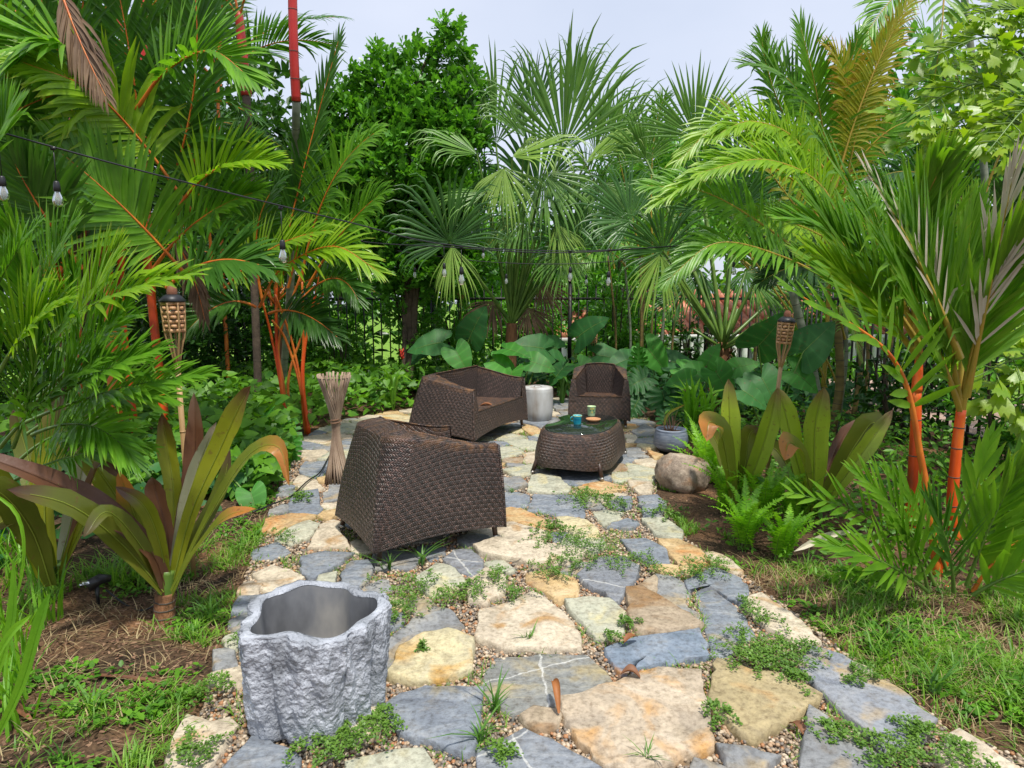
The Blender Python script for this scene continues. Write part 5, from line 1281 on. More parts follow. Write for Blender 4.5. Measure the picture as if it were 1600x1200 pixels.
def auto_palm(label, base, crown, nf, L, mat='deep', LL=.5, W=.02, tilt=(15, 80), az=None, stem='brownpet', stemr=.03, group=None, name='palm', cat='palm', pet='greenpet', n=30, lift=.3, droop=.6, stems=1):
    base = np.asarray(base, float); crown = np.asarray(crown, float)
    t = thing(name, label, cat, base, 0, group)
    for s_ in range(stems):
        off = np.array([rng.uniform(-.2, .2), rng.uniform(-.15, .15), 0]) * (s_ > 0)
        stem_tube('stem', t, [base + off, (base + crown) / 2 + off * 1.2 + rng.normal(0, .04, 3) * [1, 1, 0], crown + off * .6], stemr, stemr * .7, stem, 8)
    for q in range(nf):
        a = (az[0] + (az[1] - az[0]) * rng.random()) if az else (q * 2.4 + rng.uniform(-.3, .3))
        e = math.radians(rng.uniform(*tilt)); l = L * rng.uniform(.75, 1.1)
        o = np.array([math.cos(a), math.sin(a), 0])
        d0 = o * math.sin(e * .6) + np.array([0, 0, math.cos(e * .6)])
        p0 = crown + rng.normal(0, .04, 3); p1 = p0 + d0 * l * .55
        p2 = p1 + (o * math.sin(min(e * 1.5, 2.2)) + np.array([0, 0, math.cos(min(e * 1.5, 2.2))])) * l * .55
        frond(t, [p0, p1, p2], n, LL * rng.uniform(.85, 1.1), W, mat=mat, pet=pet, lift=lift, droop=droop * rng.uniform(.6, 1.4), bare=.2, roll=rng.uniform(-.5, .5))
    return t

def crown_leaves(name, parent, blobs, nspr, size, mat, per=7, template='obov', upk=.6, flat=.0, shell=.55, **k):
    """foliage made of sprigs of small leaves spread through lumpy volumes"""
    if template == 'obov': TV = np.array([[0, 0, 0], [.13, .3, .03], [.25, .68, .05], [.14, .95, .0], [-.14, .95, 0], [-.25, .68, .05], [-.13, .3, .03], [0, .55, -.03]]); TF = np.array([[0, 1, 7, 6], [1, 2, 3, 7], [7, 3, 4, 7], [6, 7, 4, 5]])
    else: TV = np.array([[0, 0, 0], [.22, .35, .04], [.16, .72, .02], [0, 1, -.08], [-.16, .72, .02], [-.22, .35, .04]]); TF = np.array([[0, 1, 2, 3], [0, 3, 4, 5]])
    TF = TF if template != 'obov' else np.array([[0, 1, 2, 7], [7, 2, 3, 4], [0, 7, 5, 6], [7, 4, 5, 5]])[:, :]
    if template == 'obov': TF = np.array([[0, 1, 2, 7], [2, 3, 4, 7], [0, 7, 5, 6]]); F3 = np.array([[7, 4, 5]])
    mb = MB(); tot = sum(b[3] if len(b) > 3 else b[1][0] for b in blobs)
    P = []; D = []
    for b in blobs:
        c, r = np.array(b[0]), np.array(b[1]); n = int(nspr * (b[3] if len(b) > 3 else r[0]) / tot)
        d = norm(rng.normal(0, 1, (n, 3))); rr = shell + (1 - shell) * rng.random(n) ** .6
        lump = np.array([1 + .22 * noise.noise(Vector(q * 2.3 + c)) + .12 * noise.noise(Vector(q * 6 + c)) for q in d])
        P.append(c + d * r * (rr * lump)[:, None]); D.append(norm(d + np.array([0, 0, upk]) + rng.normal(0, .25, d.shape)))
    P, D = np.vstack(P), np.vstack(D); n = len(P)
    Pp = np.repeat(P, per, 0); Dp = np.repeat(D, per, 0)
    out = norm(Dp * rng.uniform(.1, 1.2, (n * per, 1)) + norm(rng.normal(0, 1, (n * per, 3))) * .9 + np.array([0, 0, flat]))
    X, Y, Z = frames(out, roll=rng.uniform(-.9, .9, n * per))
    pos = Pp + Dp * (rng.random((n * per, 1)) * size * .9)
    sc = size * rng.uniform(.7, 1.2, n * per)
    v = np.clip(np.repeat(rng.random(n), per) * .6 + rng.random(n * per) * .4, 0, 1)
    scatter(mb, TV, TF, pos, X, Y, Z, sc, v)
    return mb.build(name, M[mat], parent, **k)

def leaf_bed(name, label, cat, P, heights, size, mat, template='heart', up=.6, parent=None, kind=None, tilt=.7, face=(0, -.35, 1)):
    """low broad leaves held over the ground; one leaf per point"""
    if template == 'heart': TV = np.array([[0, 0, 0], [.3, -.2, .05], [.46, .1, .08], [.3, .55, .04], [0, 1, -.1], [-.3, .55, .04], [-.46, .1, .08], [-.3, -.2, .05], [0, .4, -.03]]); TF = np.array([[0, 1, 2, 8], [2, 3, 4, 8], [0, 8, 6, 7], [8, 4, 5, 6]])
    else: TV = np.array([[0, 0, 0], [.16, .3, .03], [.16, .65, .03], [0, 1, -.05], [-.16, .65, .03], [-.16, .3, .03]]); TF = np.array([[0, 1, 2, 3], [0, 3, 4, 5]])
    n = len(P); mb = MB(); N = norm(np.asarray(face)[None] + rng.normal(0, tilt, (n, 3)) * [1, 1, .3])
    a = rng.uniform(0, 6.28, n); D = np.stack([np.cos(a), np.sin(a), -.2 * np.ones(n)], 1); D = norm(D - N * np.sum(D * N, 1)[:, None]); X = np.cross(D, N)
    pos = np.array(P, float); pos[:, 2] += heights
    scatter(mb, TV, TF, pos, X, D, N, np.asarray(size) * rng.uniform(.6, 1.25, n))
    kw = {}
    if label: kw.update(label=label, category=cat)
    if kind: kw['kind'] = kind
    return mb.build(name, M[mat], parent, smooth=False, **kw)

def fern(label, base, nf=14, L=.5, mat='fern', lean=(0, 0), group='sword ferns along the right edge', az=None):
    base = np.asarray(base, float); t = thing('sword_fern', label, 'fern', base, 0, group)
    for q in range(nf):
        a = q * 2.4 + rng.uniform(-.4, .4); e = rng.uniform(.25, .95); l = L * rng.uniform(.65, 1.1)
        o = np.array([math.cos(a), math.sin(a), 0]) + np.array([lean[0], lean[1], 0])
        p0 = base + rng.normal(0, .025, 3) * [1, 1, 0]; p1 = p0 + o * l * .2 * e + np.array([0, 0, l * .62]); p2 = p0 + o * l * (.25 + .5 * e) + np.array([0, 0, l * (1.1 - .5 * e)])
        frond(t, [p0, p1, p2], 46, .052 * (L / .5) ** .5, .0062 * (L / .5) ** .5, a0=85, a1=60, lift=.1, droop=.12, bare=.08, mat=mat, pet='greenpet', rw=.0022, prof=(.8, 1, .7, .1), endk=.12, jit=.25, fold=.1)
    return t

def blades(mb, P, h, w, lean=.5, n3=True, dirv=None):
    """curved grass blades at points P"""
    n = len(P); a = rng.uniform(0, 6.28, n); o = np.stack([np.cos(a), np.sin(a), np.zeros(n)], 1)
    if dirv is not None: o = norm(o * .6 + np.asarray(dirv)[None] * np.array([1, 1, 0]))
    h = np.asarray(h) * rng.uniform(.5, 1.2, n); l = lean * rng.uniform(.2, 1.6, n)
    S = np.stack([-o[:, 1], o[:, 0], np.zeros(n)], 1)
    pts = []
    for k in (0, .35, .7, 1.0):
        pts.append(P + o * (h * l * k ** 1.8)[:, None] + np.array([0, 0, 1.0]) * (h * (k - .25 * l * k * k))[:, None])
    wd = [1, .9, .6, .03]; w = np.asarray(w) * rng.uniform(.7, 1.3, n)
    V = np.stack([np.stack([p - S * (w * d)[:, None], p + S * (w * d)[:, None]], 1) for p, d in zip(pts, wd)], 1).reshape(n, 8, 3)
    fa = np.array([[0, 1, 3, 2], [2, 3, 5, 4], [4, 5, 7, 6]])
    mb.add(V.reshape(-1, 3), [(fa[None] + (np.arange(n) * 8)[:, None, None]).reshape(-1, 4)], 0, v=np.repeat(rng.random(n), 8), t=np.tile(np.repeat([0, .35, .7, 1.0], 2), n))

# ------------------------------------------------------------------ plants, back to front
def pts(L): return [at(*p) for p in L]
def onground(px, Y, z=0.0):
    p = at(px, 465, Y); return np.array([p[0], Y, z])
UPC = (0, -.8, .6)
def FR(t, PL, **k):
    k.setdefault('up', UPC)
    return frond(t, pts(PL), **k)

# far trees
def back_tree(x, y, h, r, mat, label, n=900, size=.34, trunk=True, z0=-1.5, nm='tree'):
    t = thing(nm, label, 'tree', (x, y, z0), 0, 'trees beyond the fence')
    stem_tube('trunk', t, [(x, y, z0), (x + .2, y, z0 + h * .35), (x - .1, y, z0 + h * .7)], .16, .07, 'bark', 0)
    blobs = []
    for q in range(7):
        blobs.append(((x + rng.uniform(-.55, .55) * r, y + rng.uniform(-.4, .4) * r, z0 + h * rng.uniform(.35, .9)), (r * rng.uniform(.4, .65),) * 2 + (r * rng.uniform(.35, .55),)))
    crown_leaves('crown', t, blobs, n, size, M[mat] and mat, per=6, template='oval')
    return t
back_tree(-9.5, 15, 8.5, 3.2, 'deep', 'dark leafy tree far behind the palms at the left edge')
back_tree(-5.2, 16, 8.0, 3.0, 'deep', 'dark leafy tree behind the crimson trunks on the left')
back_tree(-2.4, 19, 6.6, 2.6, 'tree', 'mid green tree behind the round leaved tree')
back_tree(1.4, 22, 6.2, 2.6, 'tree', 'mid green tree far behind the centre fan palm')
back_tree(11.5, 17, 9.5, 3.4, 'tree', 'tall green tree far behind the fishtail palm at upper right', 1100)
back_tree(7.6, 19, 10.6, 2.6, 'tree', 'thin topped tree rising above the golden palm leaves', 700)
back_tree(15, 22, 9, 4, 'deep', 'dark tree beyond the right edge')
back_tree(4.6, 26, 6.8, 2.4, 'tree', 'green tree standing behind the tiled roof')
back_tree(6.8, 31, 10.5, 4.5, 'tree', 'broad green tree far behind the ridge of the tiled roof', 900, .5)
back_tree(2.4, 15.2, 5.2, 1.5, 'tree', 'slim tree just beyond the fence between the two fan palms', 700, .2)
mb = MB()
n = 26000; X = rng.uniform(-16, 9, n); Y = rng.uniform(12.2, 20, n)
P = np.stack([X, Y, ground_h(X, Y)], 1); blades(mb, P, np.full(n, .45), np.full(n, .012), .5)
mb.build('meadow_grass', M['grasslime'], None, kind='stuff', label='sunlit tall grass beyond the back fence', category='grass')

# hedge of shrubs directly behind / in front of the fence
for q, (x, y, h, r, mt, lab) in enumerate([(-6.4, 11.2, 2.6, 1.1, 'deep', 'dark shrub in the far left corner of the bed'), (-5.0, 9.6, 2.3, 1.0, 'deep', 'dark shrub behind the torch on the left'),
        (-4.0, 11.2, 2.0, .8, 'tree', 'leafy shrub behind the orange stemmed palm'), (-3.1, 11.3, 1.0, .5, 'pothos', 'low bright shrub before the left fence pickets'),
        (-1.7, 11.0, 2.2, .62, 'tree', 'loose leafy shrub on the fence below the round leaved tree'), (-.9, 11.3, 1.3, .45, 'tree', 'vine covered shrub beside the fan palm trunk'), (1.9, 11.5, 1.9, .5, 'tree', 'loose shrub on the fence right of the fan palm'),
        (3.2, 11.0, 1.2, .55, 'deep', 'dark low shrub by the fence corner'), (4.3, 9.2, 1.1, .5, 'tree', 'low shrub beside the bamboo like canes'), (4.3, 7.0, 1.0, .5, 'deep', 'low dark shrub on the side fence behind the left red stem'), (4.4, 5.6, 1.2, .5, 'tree', 'low leafy shrub on the side fence behind the right red stem')]):
    t = thing('shrub', lab, 'shrub', (x, y, 0), 0, 'shrubs along the fence')
    mb = MB()
    for s_ in range(6):
        a = rng.uniform(0, 6.28); V, Fc = tube(through([(x, y, 0), (x + .2 * math.cos(a), y + .1 * math.sin(a), h * .5), (x + r * .6 * math.cos(a), y + .3 * math.sin(a), h * .95)], 8), np.linspace(.02, .008, 8), 5); mb.add(V, Fc)
    mb.build('branches', M['bark'], t)
    crown_leaves('foliage', t, [((x, y, h * .68), (r, r * .7, h * .38)), ((x + .2, y - .1, h * .35), (r * .8, r * .6, h * .25))], int(260 * r * h), .11, mt, per=6, template='oval', shell=.2)

# round-leaved tree
tx = onground(640, 10.6)
t = thing('round_leaved_tree', 'tree with glossy rounded leaves rising against the sky left of the fan palms', 'tree', tx)
c0 = at(640, 300, 10.6)
mb = MB()
for px, py in ((560, 150), (610, 110), (702, 50), (725, 140), (545, 250), (650, 200), (690, 260), (590, 330), (600, 180), (660, 120)):
    e = at(px, py, 10.6 + rng.uniform(-.5, .5)); P = [tx + rng.normal(0, .06, 3) * [1, 1, 0], tx + np.array([rng.uniform(-.1, .1), 0, 1.4]), (c0 + e) / 2 + rng.normal(0, .12, 3), e]
    V, Fc = tube(through(P, 16), np.linspace(.06, .012, 16), 6); mb.add(V, Fc)
mb.build('trunk', M['bark'], t, smooth=True)
bl = []
for px, py, rx, rz in ((630, 265, 1.1, .9), (565, 205, .6, .55), (695, 205, .65, .6), (640, 170, .7, .45), (702, 85, .24, .5), (600, 125, .32, .4), (540, 290, .6, .6), (680, 330, .8, .6), (600, 370, .7, .5), (738, 145, .26, .3), (655, 105, .3, .3), (545, 150, .25, .3), (525, 230, .4, .5), (640, 420, .7, .5), (710, 420, .6, .4)):
    c = at(px, py, 10.6); bl.append((c, (rx, rx * .8, rz), 0, rx * rz))
crown_leaves('crown', t, bl, 3000, .165, 'tree', per=7, shell=.35, upk=.9)

# fan palms
def fan_px(t, base, hub, ax, R, spread, Y, dY=0, face=(0, -1, .35), **k):
    b = at(*base) if len(base) == 3 else base
    return fan(t, b, at(hub[0], hub[1], Y), (ax[0], dY, ax[1]), face, R=R, spread=spread, **k)
t1 = onground(795, 10.3)
fp = thing('fan_palm', 'tall fan palm rising against the sky in the centre, drooping leaf fingers', 'palm', t1, 0, 'fan palms along the back')
stem_tube('trunk', fp, [t1, t1 + [0.02, 0, .5], at(800, 505, 10.3)], .13, .09, 'fibre', 0)
hb = (800, 508, 10.3)
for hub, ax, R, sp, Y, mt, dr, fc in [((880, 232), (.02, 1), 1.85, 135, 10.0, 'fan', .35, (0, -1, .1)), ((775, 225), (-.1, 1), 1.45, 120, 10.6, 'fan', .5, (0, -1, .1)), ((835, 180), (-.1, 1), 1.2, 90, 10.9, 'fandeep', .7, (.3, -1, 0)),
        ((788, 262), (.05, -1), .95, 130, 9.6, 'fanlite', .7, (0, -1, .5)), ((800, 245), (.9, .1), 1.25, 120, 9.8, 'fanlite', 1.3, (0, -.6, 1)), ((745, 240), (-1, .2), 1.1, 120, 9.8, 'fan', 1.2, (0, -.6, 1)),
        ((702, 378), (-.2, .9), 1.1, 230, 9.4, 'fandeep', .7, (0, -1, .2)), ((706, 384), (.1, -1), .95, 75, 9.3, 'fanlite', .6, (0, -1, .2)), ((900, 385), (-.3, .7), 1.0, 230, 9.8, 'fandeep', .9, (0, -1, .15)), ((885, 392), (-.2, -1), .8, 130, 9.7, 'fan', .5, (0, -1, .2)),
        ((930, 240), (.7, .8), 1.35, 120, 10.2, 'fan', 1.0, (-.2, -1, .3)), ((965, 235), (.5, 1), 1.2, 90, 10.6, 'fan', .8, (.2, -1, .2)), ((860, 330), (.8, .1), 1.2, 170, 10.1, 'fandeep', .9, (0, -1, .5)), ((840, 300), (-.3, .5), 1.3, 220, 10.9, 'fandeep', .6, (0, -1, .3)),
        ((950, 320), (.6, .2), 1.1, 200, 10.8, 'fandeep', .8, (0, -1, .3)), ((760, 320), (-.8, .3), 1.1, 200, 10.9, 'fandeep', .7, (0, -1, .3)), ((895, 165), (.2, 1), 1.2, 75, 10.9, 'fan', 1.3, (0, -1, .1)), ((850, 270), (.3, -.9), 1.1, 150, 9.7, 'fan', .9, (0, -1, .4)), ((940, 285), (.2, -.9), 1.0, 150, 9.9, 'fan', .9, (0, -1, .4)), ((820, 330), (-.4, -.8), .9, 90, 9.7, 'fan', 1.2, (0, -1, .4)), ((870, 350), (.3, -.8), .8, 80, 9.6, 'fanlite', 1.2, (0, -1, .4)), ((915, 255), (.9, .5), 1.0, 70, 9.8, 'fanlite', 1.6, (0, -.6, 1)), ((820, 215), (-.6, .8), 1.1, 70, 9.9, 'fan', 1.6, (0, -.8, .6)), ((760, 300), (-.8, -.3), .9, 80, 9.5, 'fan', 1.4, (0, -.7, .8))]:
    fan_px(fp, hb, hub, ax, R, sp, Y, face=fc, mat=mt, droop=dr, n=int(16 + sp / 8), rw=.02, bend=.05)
for hub, ax in (((770, 470), (-.4, -.9)), ((825, 480), (.3, -.9)), ((845, 440), (.5, -.8))):
    fan_px(fp, hb, hub, ax, .7, 110, 10.2, face=(0, -1, .2), mat='brownfr', droop=.6, n=22, rw=.015, bend=.02, name='dead_fan_leaf')
t2 = onground(1130, 8.6)
fp2 = thing('fan_palm', 'shorter fan palm with an orange fibrous trunk, left of the torch on the right', 'palm', t2, 0, 'fan palms along the back')
stem_tube('trunk', fp2, [t2, t2 + [0.0, 0, .35], at(1128, 560, 8.6), at(1130, 535, 8.6)], .12, .09, 'fibre', 0)
hb = (1130, 540, 8.6)
mb = MB()
for q in range(70):
    a = rng.uniform(0, 6.28); z = rng.uniform(.25, 1.02); r = .12; p = t2 + [r * math.cos(a), r * math.sin(a), z]
    V, Fc = tube([p, p + [r * .5 * math.cos(a), r * .5 * math.sin(a), .07], p + [r * .9 * math.cos(a), r * .9 * math.sin(a), .05 - rng.uniform(0, .1)]], [.012, .008, .002], 4); mb.add(V, Fc)
mb.build('leaf_base_fibres', M['fibre'], fp2, kind='stuff')
for hub, ax, R, sp, Y, mt, dr, fc in [((1036, 392), (-.3, .7), .8, 230, 8.3, 'fandeep', .6, (0, -1, .2)), ((1032, 398), (-.1, -1), .9, 90, 8.2, 'fanlite', .6, (0, -1, .3)), ((1086, 214), (-.05, 1), 1.0, 190, 9.2, 'fan', .1, (0, -1, .1)), ((985, 345), (-.7, .5), .9, 190, 8.8, 'fandeep', .6, (0, -1, .3)),
        ((1150, 330), (.2, 1), .9, 220, 9.2, 'fandeep', .4, (0, -1, .2)), ((1205, 390), (.9, .3), .8, 190, 8.8, 'fan', .7, (0, -1, .3)), ((1100, 330), (-.1, .9), .9, 200, 9.4, 'fandeep', .4, (0, -1, .2)), ((1010, 250), (-.3, .9), .8, 170, 9.6, 'fan', .5, (0, -1, .2)), ((1180, 440), (.6, -.4), .7, 150, 8.4, 'fan', .6, (0, -1, .3)), ((1150, 260), (.4, .9), .9, 170, 9.6, 'fandeep', .4, (0, -1, .2))]:
    fan_px(fp2, hb, hub, ax, R, sp, Y, face=fc, mat=mt, droop=dr, n=int(14 + sp / 8), rw=.022, bend=.03)
for hub, ax, R, sp in (((1095, 425), (-.5, -.5), .7, 180), ((1165, 425), (.5, -.6), .7, 190), ((1235, 445), (.6, -.3), .6, 180), ((1065, 460), (-.8, -.2), .6, 160)):
    fan_px(fp2, hb, hub, ax, R, sp, 9.0, face=(0, -1, .2), mat='fandeep', droop=.6, n=34, rw=.02, bend=.03)
for q in range(7):   # cut petiole stubs
    a = rng.uniform(-1.2, 1.2); p = at(1130, 545, 8.5)
    V, Fc = tube([p, p + [.5 * math.sin(a), -.1, .55 * math.cos(a)]], [.026, .014], 5); mb = MB(); mb.add(V, Fc); mb.build('bare_petiole', M['greenpet'], fp2)

# areca palm with yellow canes, centre back
ar = thing('cane_palm', 'slender cane palm clump behind the facing armchair, thin yellowish stems', 'palm', onground(1010, 10.6), 0, 'clumping palms with thin canes')
for px, p2, r in ((985, 975, .022), (1002, 1000, .025), (1018, 1024, .02), (1035, 1046, .026), (962, 950, .02), (1052, 1068, .02)):
    stem_tube('cane', ar, [onground(px, 10.6), at(px, 520, 10.5), at(p2, 400, 10.4)], r, r * .8, 'cane' if px % 2 else 'caneb', 9)
for L in ([(960, 420, 10.4), (930, 250, 10.2), (900, 240, 10)], [(1000, 400, 10.3), (960, 190, 10.3), (935, 170, 10.2)], [(1020, 400, 10.3), (1010, 200, 10.4), (1040, 150, 10.2)], [(1040, 410, 10.3), (1080, 250, 10), (1130, 290, 9.8)], [(980, 420, 10.2), (940, 360, 9.9), (900, 420, 9.7)]):
    FR(ar, L, n=30, L=.5, W=.014, mat='mid', pet='yelpet', droop=.8)

# foliage mass behind the left palms and the gaps in the middle
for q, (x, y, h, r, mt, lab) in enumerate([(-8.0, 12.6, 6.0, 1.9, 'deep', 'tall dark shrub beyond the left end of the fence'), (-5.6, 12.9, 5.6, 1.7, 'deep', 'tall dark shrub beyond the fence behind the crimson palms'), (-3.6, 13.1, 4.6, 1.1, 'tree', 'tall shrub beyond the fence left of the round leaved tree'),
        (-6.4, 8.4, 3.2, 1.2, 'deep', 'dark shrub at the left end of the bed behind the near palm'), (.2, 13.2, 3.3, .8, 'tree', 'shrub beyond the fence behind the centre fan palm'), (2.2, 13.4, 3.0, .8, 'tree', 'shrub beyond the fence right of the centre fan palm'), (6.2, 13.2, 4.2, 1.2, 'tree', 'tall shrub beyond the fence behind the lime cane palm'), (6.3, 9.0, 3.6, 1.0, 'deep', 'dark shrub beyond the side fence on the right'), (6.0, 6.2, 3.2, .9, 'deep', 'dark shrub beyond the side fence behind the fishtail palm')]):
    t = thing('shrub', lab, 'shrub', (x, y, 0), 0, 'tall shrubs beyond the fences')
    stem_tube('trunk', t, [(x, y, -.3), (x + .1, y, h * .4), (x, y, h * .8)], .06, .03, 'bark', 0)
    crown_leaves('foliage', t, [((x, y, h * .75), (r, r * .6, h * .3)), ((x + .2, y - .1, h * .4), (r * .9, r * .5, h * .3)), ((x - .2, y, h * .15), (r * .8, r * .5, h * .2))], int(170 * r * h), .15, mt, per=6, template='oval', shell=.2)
for lab, b, c, nf, L, mt, LL, tl in [('green palm over the fence between the two fan palms', (2.3, 11.2, 0), (2.3, 11.2, 2.0), 12, 1.7, 'mid', .45, (10, 80)), ('green palm over the fence right of the orange trunk', (4.1, 10.8, 0), (4.1, 10.8, 1.9), 12, 1.7, 'lip', .45, (10, 80)), ('green palm showing left of the centre fan palm', (-.9, 11.5, 0), (-.9, 11.5, 1.6), 11, 1.5, 'lip', .42, (10, 80)), ('small palm at the right behind the tall stems', (4.4, 7.4, 0), (4.4, 7.4, 1.3), 11, 1.5, 'mid', .45, (10, 80))]:
    auto_palm(lab, b, c, nf, L, mt, LL, .016, tl, group='filler palms along the fence', stem='caneb', pet='yelpet', n=30, droop=.6)

# left backdrop palms
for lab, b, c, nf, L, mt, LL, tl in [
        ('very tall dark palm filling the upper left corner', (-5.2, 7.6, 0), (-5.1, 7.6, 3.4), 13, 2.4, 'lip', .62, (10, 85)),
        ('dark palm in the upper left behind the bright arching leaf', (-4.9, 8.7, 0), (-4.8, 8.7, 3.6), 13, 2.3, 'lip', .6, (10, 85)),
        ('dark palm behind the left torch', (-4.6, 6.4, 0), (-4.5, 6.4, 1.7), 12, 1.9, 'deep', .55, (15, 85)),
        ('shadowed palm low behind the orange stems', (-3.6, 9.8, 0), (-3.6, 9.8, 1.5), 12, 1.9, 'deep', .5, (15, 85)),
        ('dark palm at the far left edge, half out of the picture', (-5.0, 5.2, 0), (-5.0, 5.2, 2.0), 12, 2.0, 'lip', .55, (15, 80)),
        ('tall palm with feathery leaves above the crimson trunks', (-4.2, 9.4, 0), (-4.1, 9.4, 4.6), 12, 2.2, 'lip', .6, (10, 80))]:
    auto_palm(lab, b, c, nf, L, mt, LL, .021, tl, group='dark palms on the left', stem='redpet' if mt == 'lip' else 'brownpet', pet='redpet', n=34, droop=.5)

# crimson-trunked palms
t = thing('crimson_palm', 'tall palm with bright crimson trunk top against the sky, upper left', 'palm', onground(430, 9.0), 0, 'palms with red crownshafts')
stem_tube('trunk', t, [onground(430, 9.0), at(458, 380, 8.0), at(463, 158, 6.8)], .05, .04, 'cane', 12)
stem_tube('crownshaft', t, [at(463, 158, 6.8), at(459, 80, 6.7), at(456, -60, 6.6)], .047, .042, 'crimson', 4)
for L in ([(457, -50, 8), (400, -110, 8), (330, -20, 7.8)], [(456, -50, 8), (440, -140, 8), (520, -120, 8)]):
    FR(t, L, n=34, L=.6, W=.02, mat='lip', pet='redpet')
t = thing('crimson_palm', 'palm with a duller red trunk top just left of the crimson one', 'palm', onground(392, 8.4), 0, 'palms with red crownshafts')
stem_tube('trunk', t, [onground(395, 8.4), at(392, 300, 8.4), at(385, 150, 8.4)], .05, .05, 'bark', 8)
stem_tube('crownshaft', t, [at(385, 150, 8.4), at(380, 90, 8.4), at(373, 20, 8.4)], .065, .05, 'crimson')
for L in ([(373, 30, 8.4), (330, -60, 8.2), (230, -20, 8)], [(373, 30, 8.4), (400, -80, 8.2), (440, -60, 8)], [(374, 30, 8.4), (350, -100, 8.4), (300, -160, 8.4)]):
    FR(t, L, n=34, L=.65, W=.02, mat='lip', pet='redpet')

# big red stemmed palm clump, left (hand-laid leaves)
ca = thing('red_stemmed_palm', 'large red stemmed palm clump whose arching leaves fill the upper left', 'palm', onground(200, 6.2), 0, 'palms with red crownshafts')
for P, r0, r1, mt in (([onground(165, 6.2), at(162, 380, 6.2), at(140, 250, 6.2)], .06, .05, 'redpet'), ([onground(245, 6.4), at(240, 500, 6.4), at(222, 330, 6.4)], .045, .035, 'redstem'), ([onground(195, 6.3), at(188, 460, 6.3), at(200, 340, 6.3)], .04, .03, 'redstem'),
        ([at(222, 120, 6.5), at(226, 60, 6.5), at(224, -30, 6.5)], .03, .025, 'crimson'), ([at(190, 60, 6.6), at(186, 20, 6.6), at(190, -40, 6.6)], .024, .02, 'crimson')):
    stem_tube('stem', ca, P, r0, r1, mt, 0)
D = dict(n=44, L=.72, W=.023, droop=.35, pet='redpet')
for L, k in [
        ([(212, 172, 5.4), (260, 110, 5.3), (330, 80, 5.1), (395, 125, 5.0)], dict(mat='mid', L=.6, lift=.5)),
        ([(300, 330, 5.6), (220, 220, 5.4), (140, 140, 5.1), (35, 97, 4.8)], dict(mat='lime', L=.62, droop=.7, lift=.1)),
        ([(275, 335, 5.3), (320, 235, 5.1), (432, 255, 5.0)], dict(mat='lime', L=.45, W=.025, n=34, lift=.6)),
        ([(300, 440, 5.5), (200, 320, 5.2), (90, 235, 5.0)], dict(mat='mid', L=.7)),
        ([(160, 330, 5.9), (100, 90, 5.7), (40, -70, 5.5)], dict(mat='lip', L=.8)),
        ([(230, 330, 6.0), (215, 100, 5.8), (170, -80, 5.6)], dict(mat='lip', L=.8)),
        ([(250, 330, 5.9), (330, 150, 5.7), (300, -50, 5.6)], dict(mat='lip', L=.8)),
        ([(280, 360, 6.0), (330, 260, 5.8), (390, 230, 5.7)], dict(mat='lip', L=.6)),
        ([(170, 320, 5.6), (60, 210, 5.4), (-60, 190, 5.2)], dict(mat='lip', L=.7)),
        ([(200, 360, 5.5), (120, 330, 5.2), (-20, 360, 4.9)], dict(mat='lip', L=.7, droop=.8)),
        ([(240, 420, 5.6), (300, 330, 5.4), (400, 300, 5.2)], dict(mat='mid', L=.55)),
        ([(80, 300, 5.6), (20, 120, 5.3), (-60, -20, 5.0)], dict(mat='mid', L=.75)),
        ([(130, 100, 5.2), (80, 20, 5.0), (-10, 120, 4.8)], dict(mat='mid', L=.7)),
        ([(330, 420, 6.0), (330, 300, 5.9), (280, 190, 5.8)], dict(mat='lip', L=.7)),
        ([(260, 450, 5.2), (330, 380, 5.0), (420, 420, 4.9)], dict(mat='lip', L=.5)),
        ([(130, 420, 5.0), (60, 330, 4.8), (20, 250, 4.7)], dict(mat='lip', L=.6)),
        ([(80, -60, 5.2), (110, 40, 5.1), (165, 150, 5.0)], dict(mat='brownfr', L=.45, W=.012, a0=25, droop=1.2, name='dead_frond')),
        ([(150, 300, 5.6), (120, 380, 5.5), (140, 500, 5.4)], dict(mat='brownfr', L=.4, W=.012, a0=25, droop=1.2, name='dead_frond')),
        ([(250, 340, 5.9), (300, 400, 5.8), (320, 500, 5.8)], dict(mat='brownfr', L=.35, W=.012, a0=25, droop=1.2, name='dead_frond'))]:
    kk = dict(D); kk.update(k); FR(ca, L, **kk)

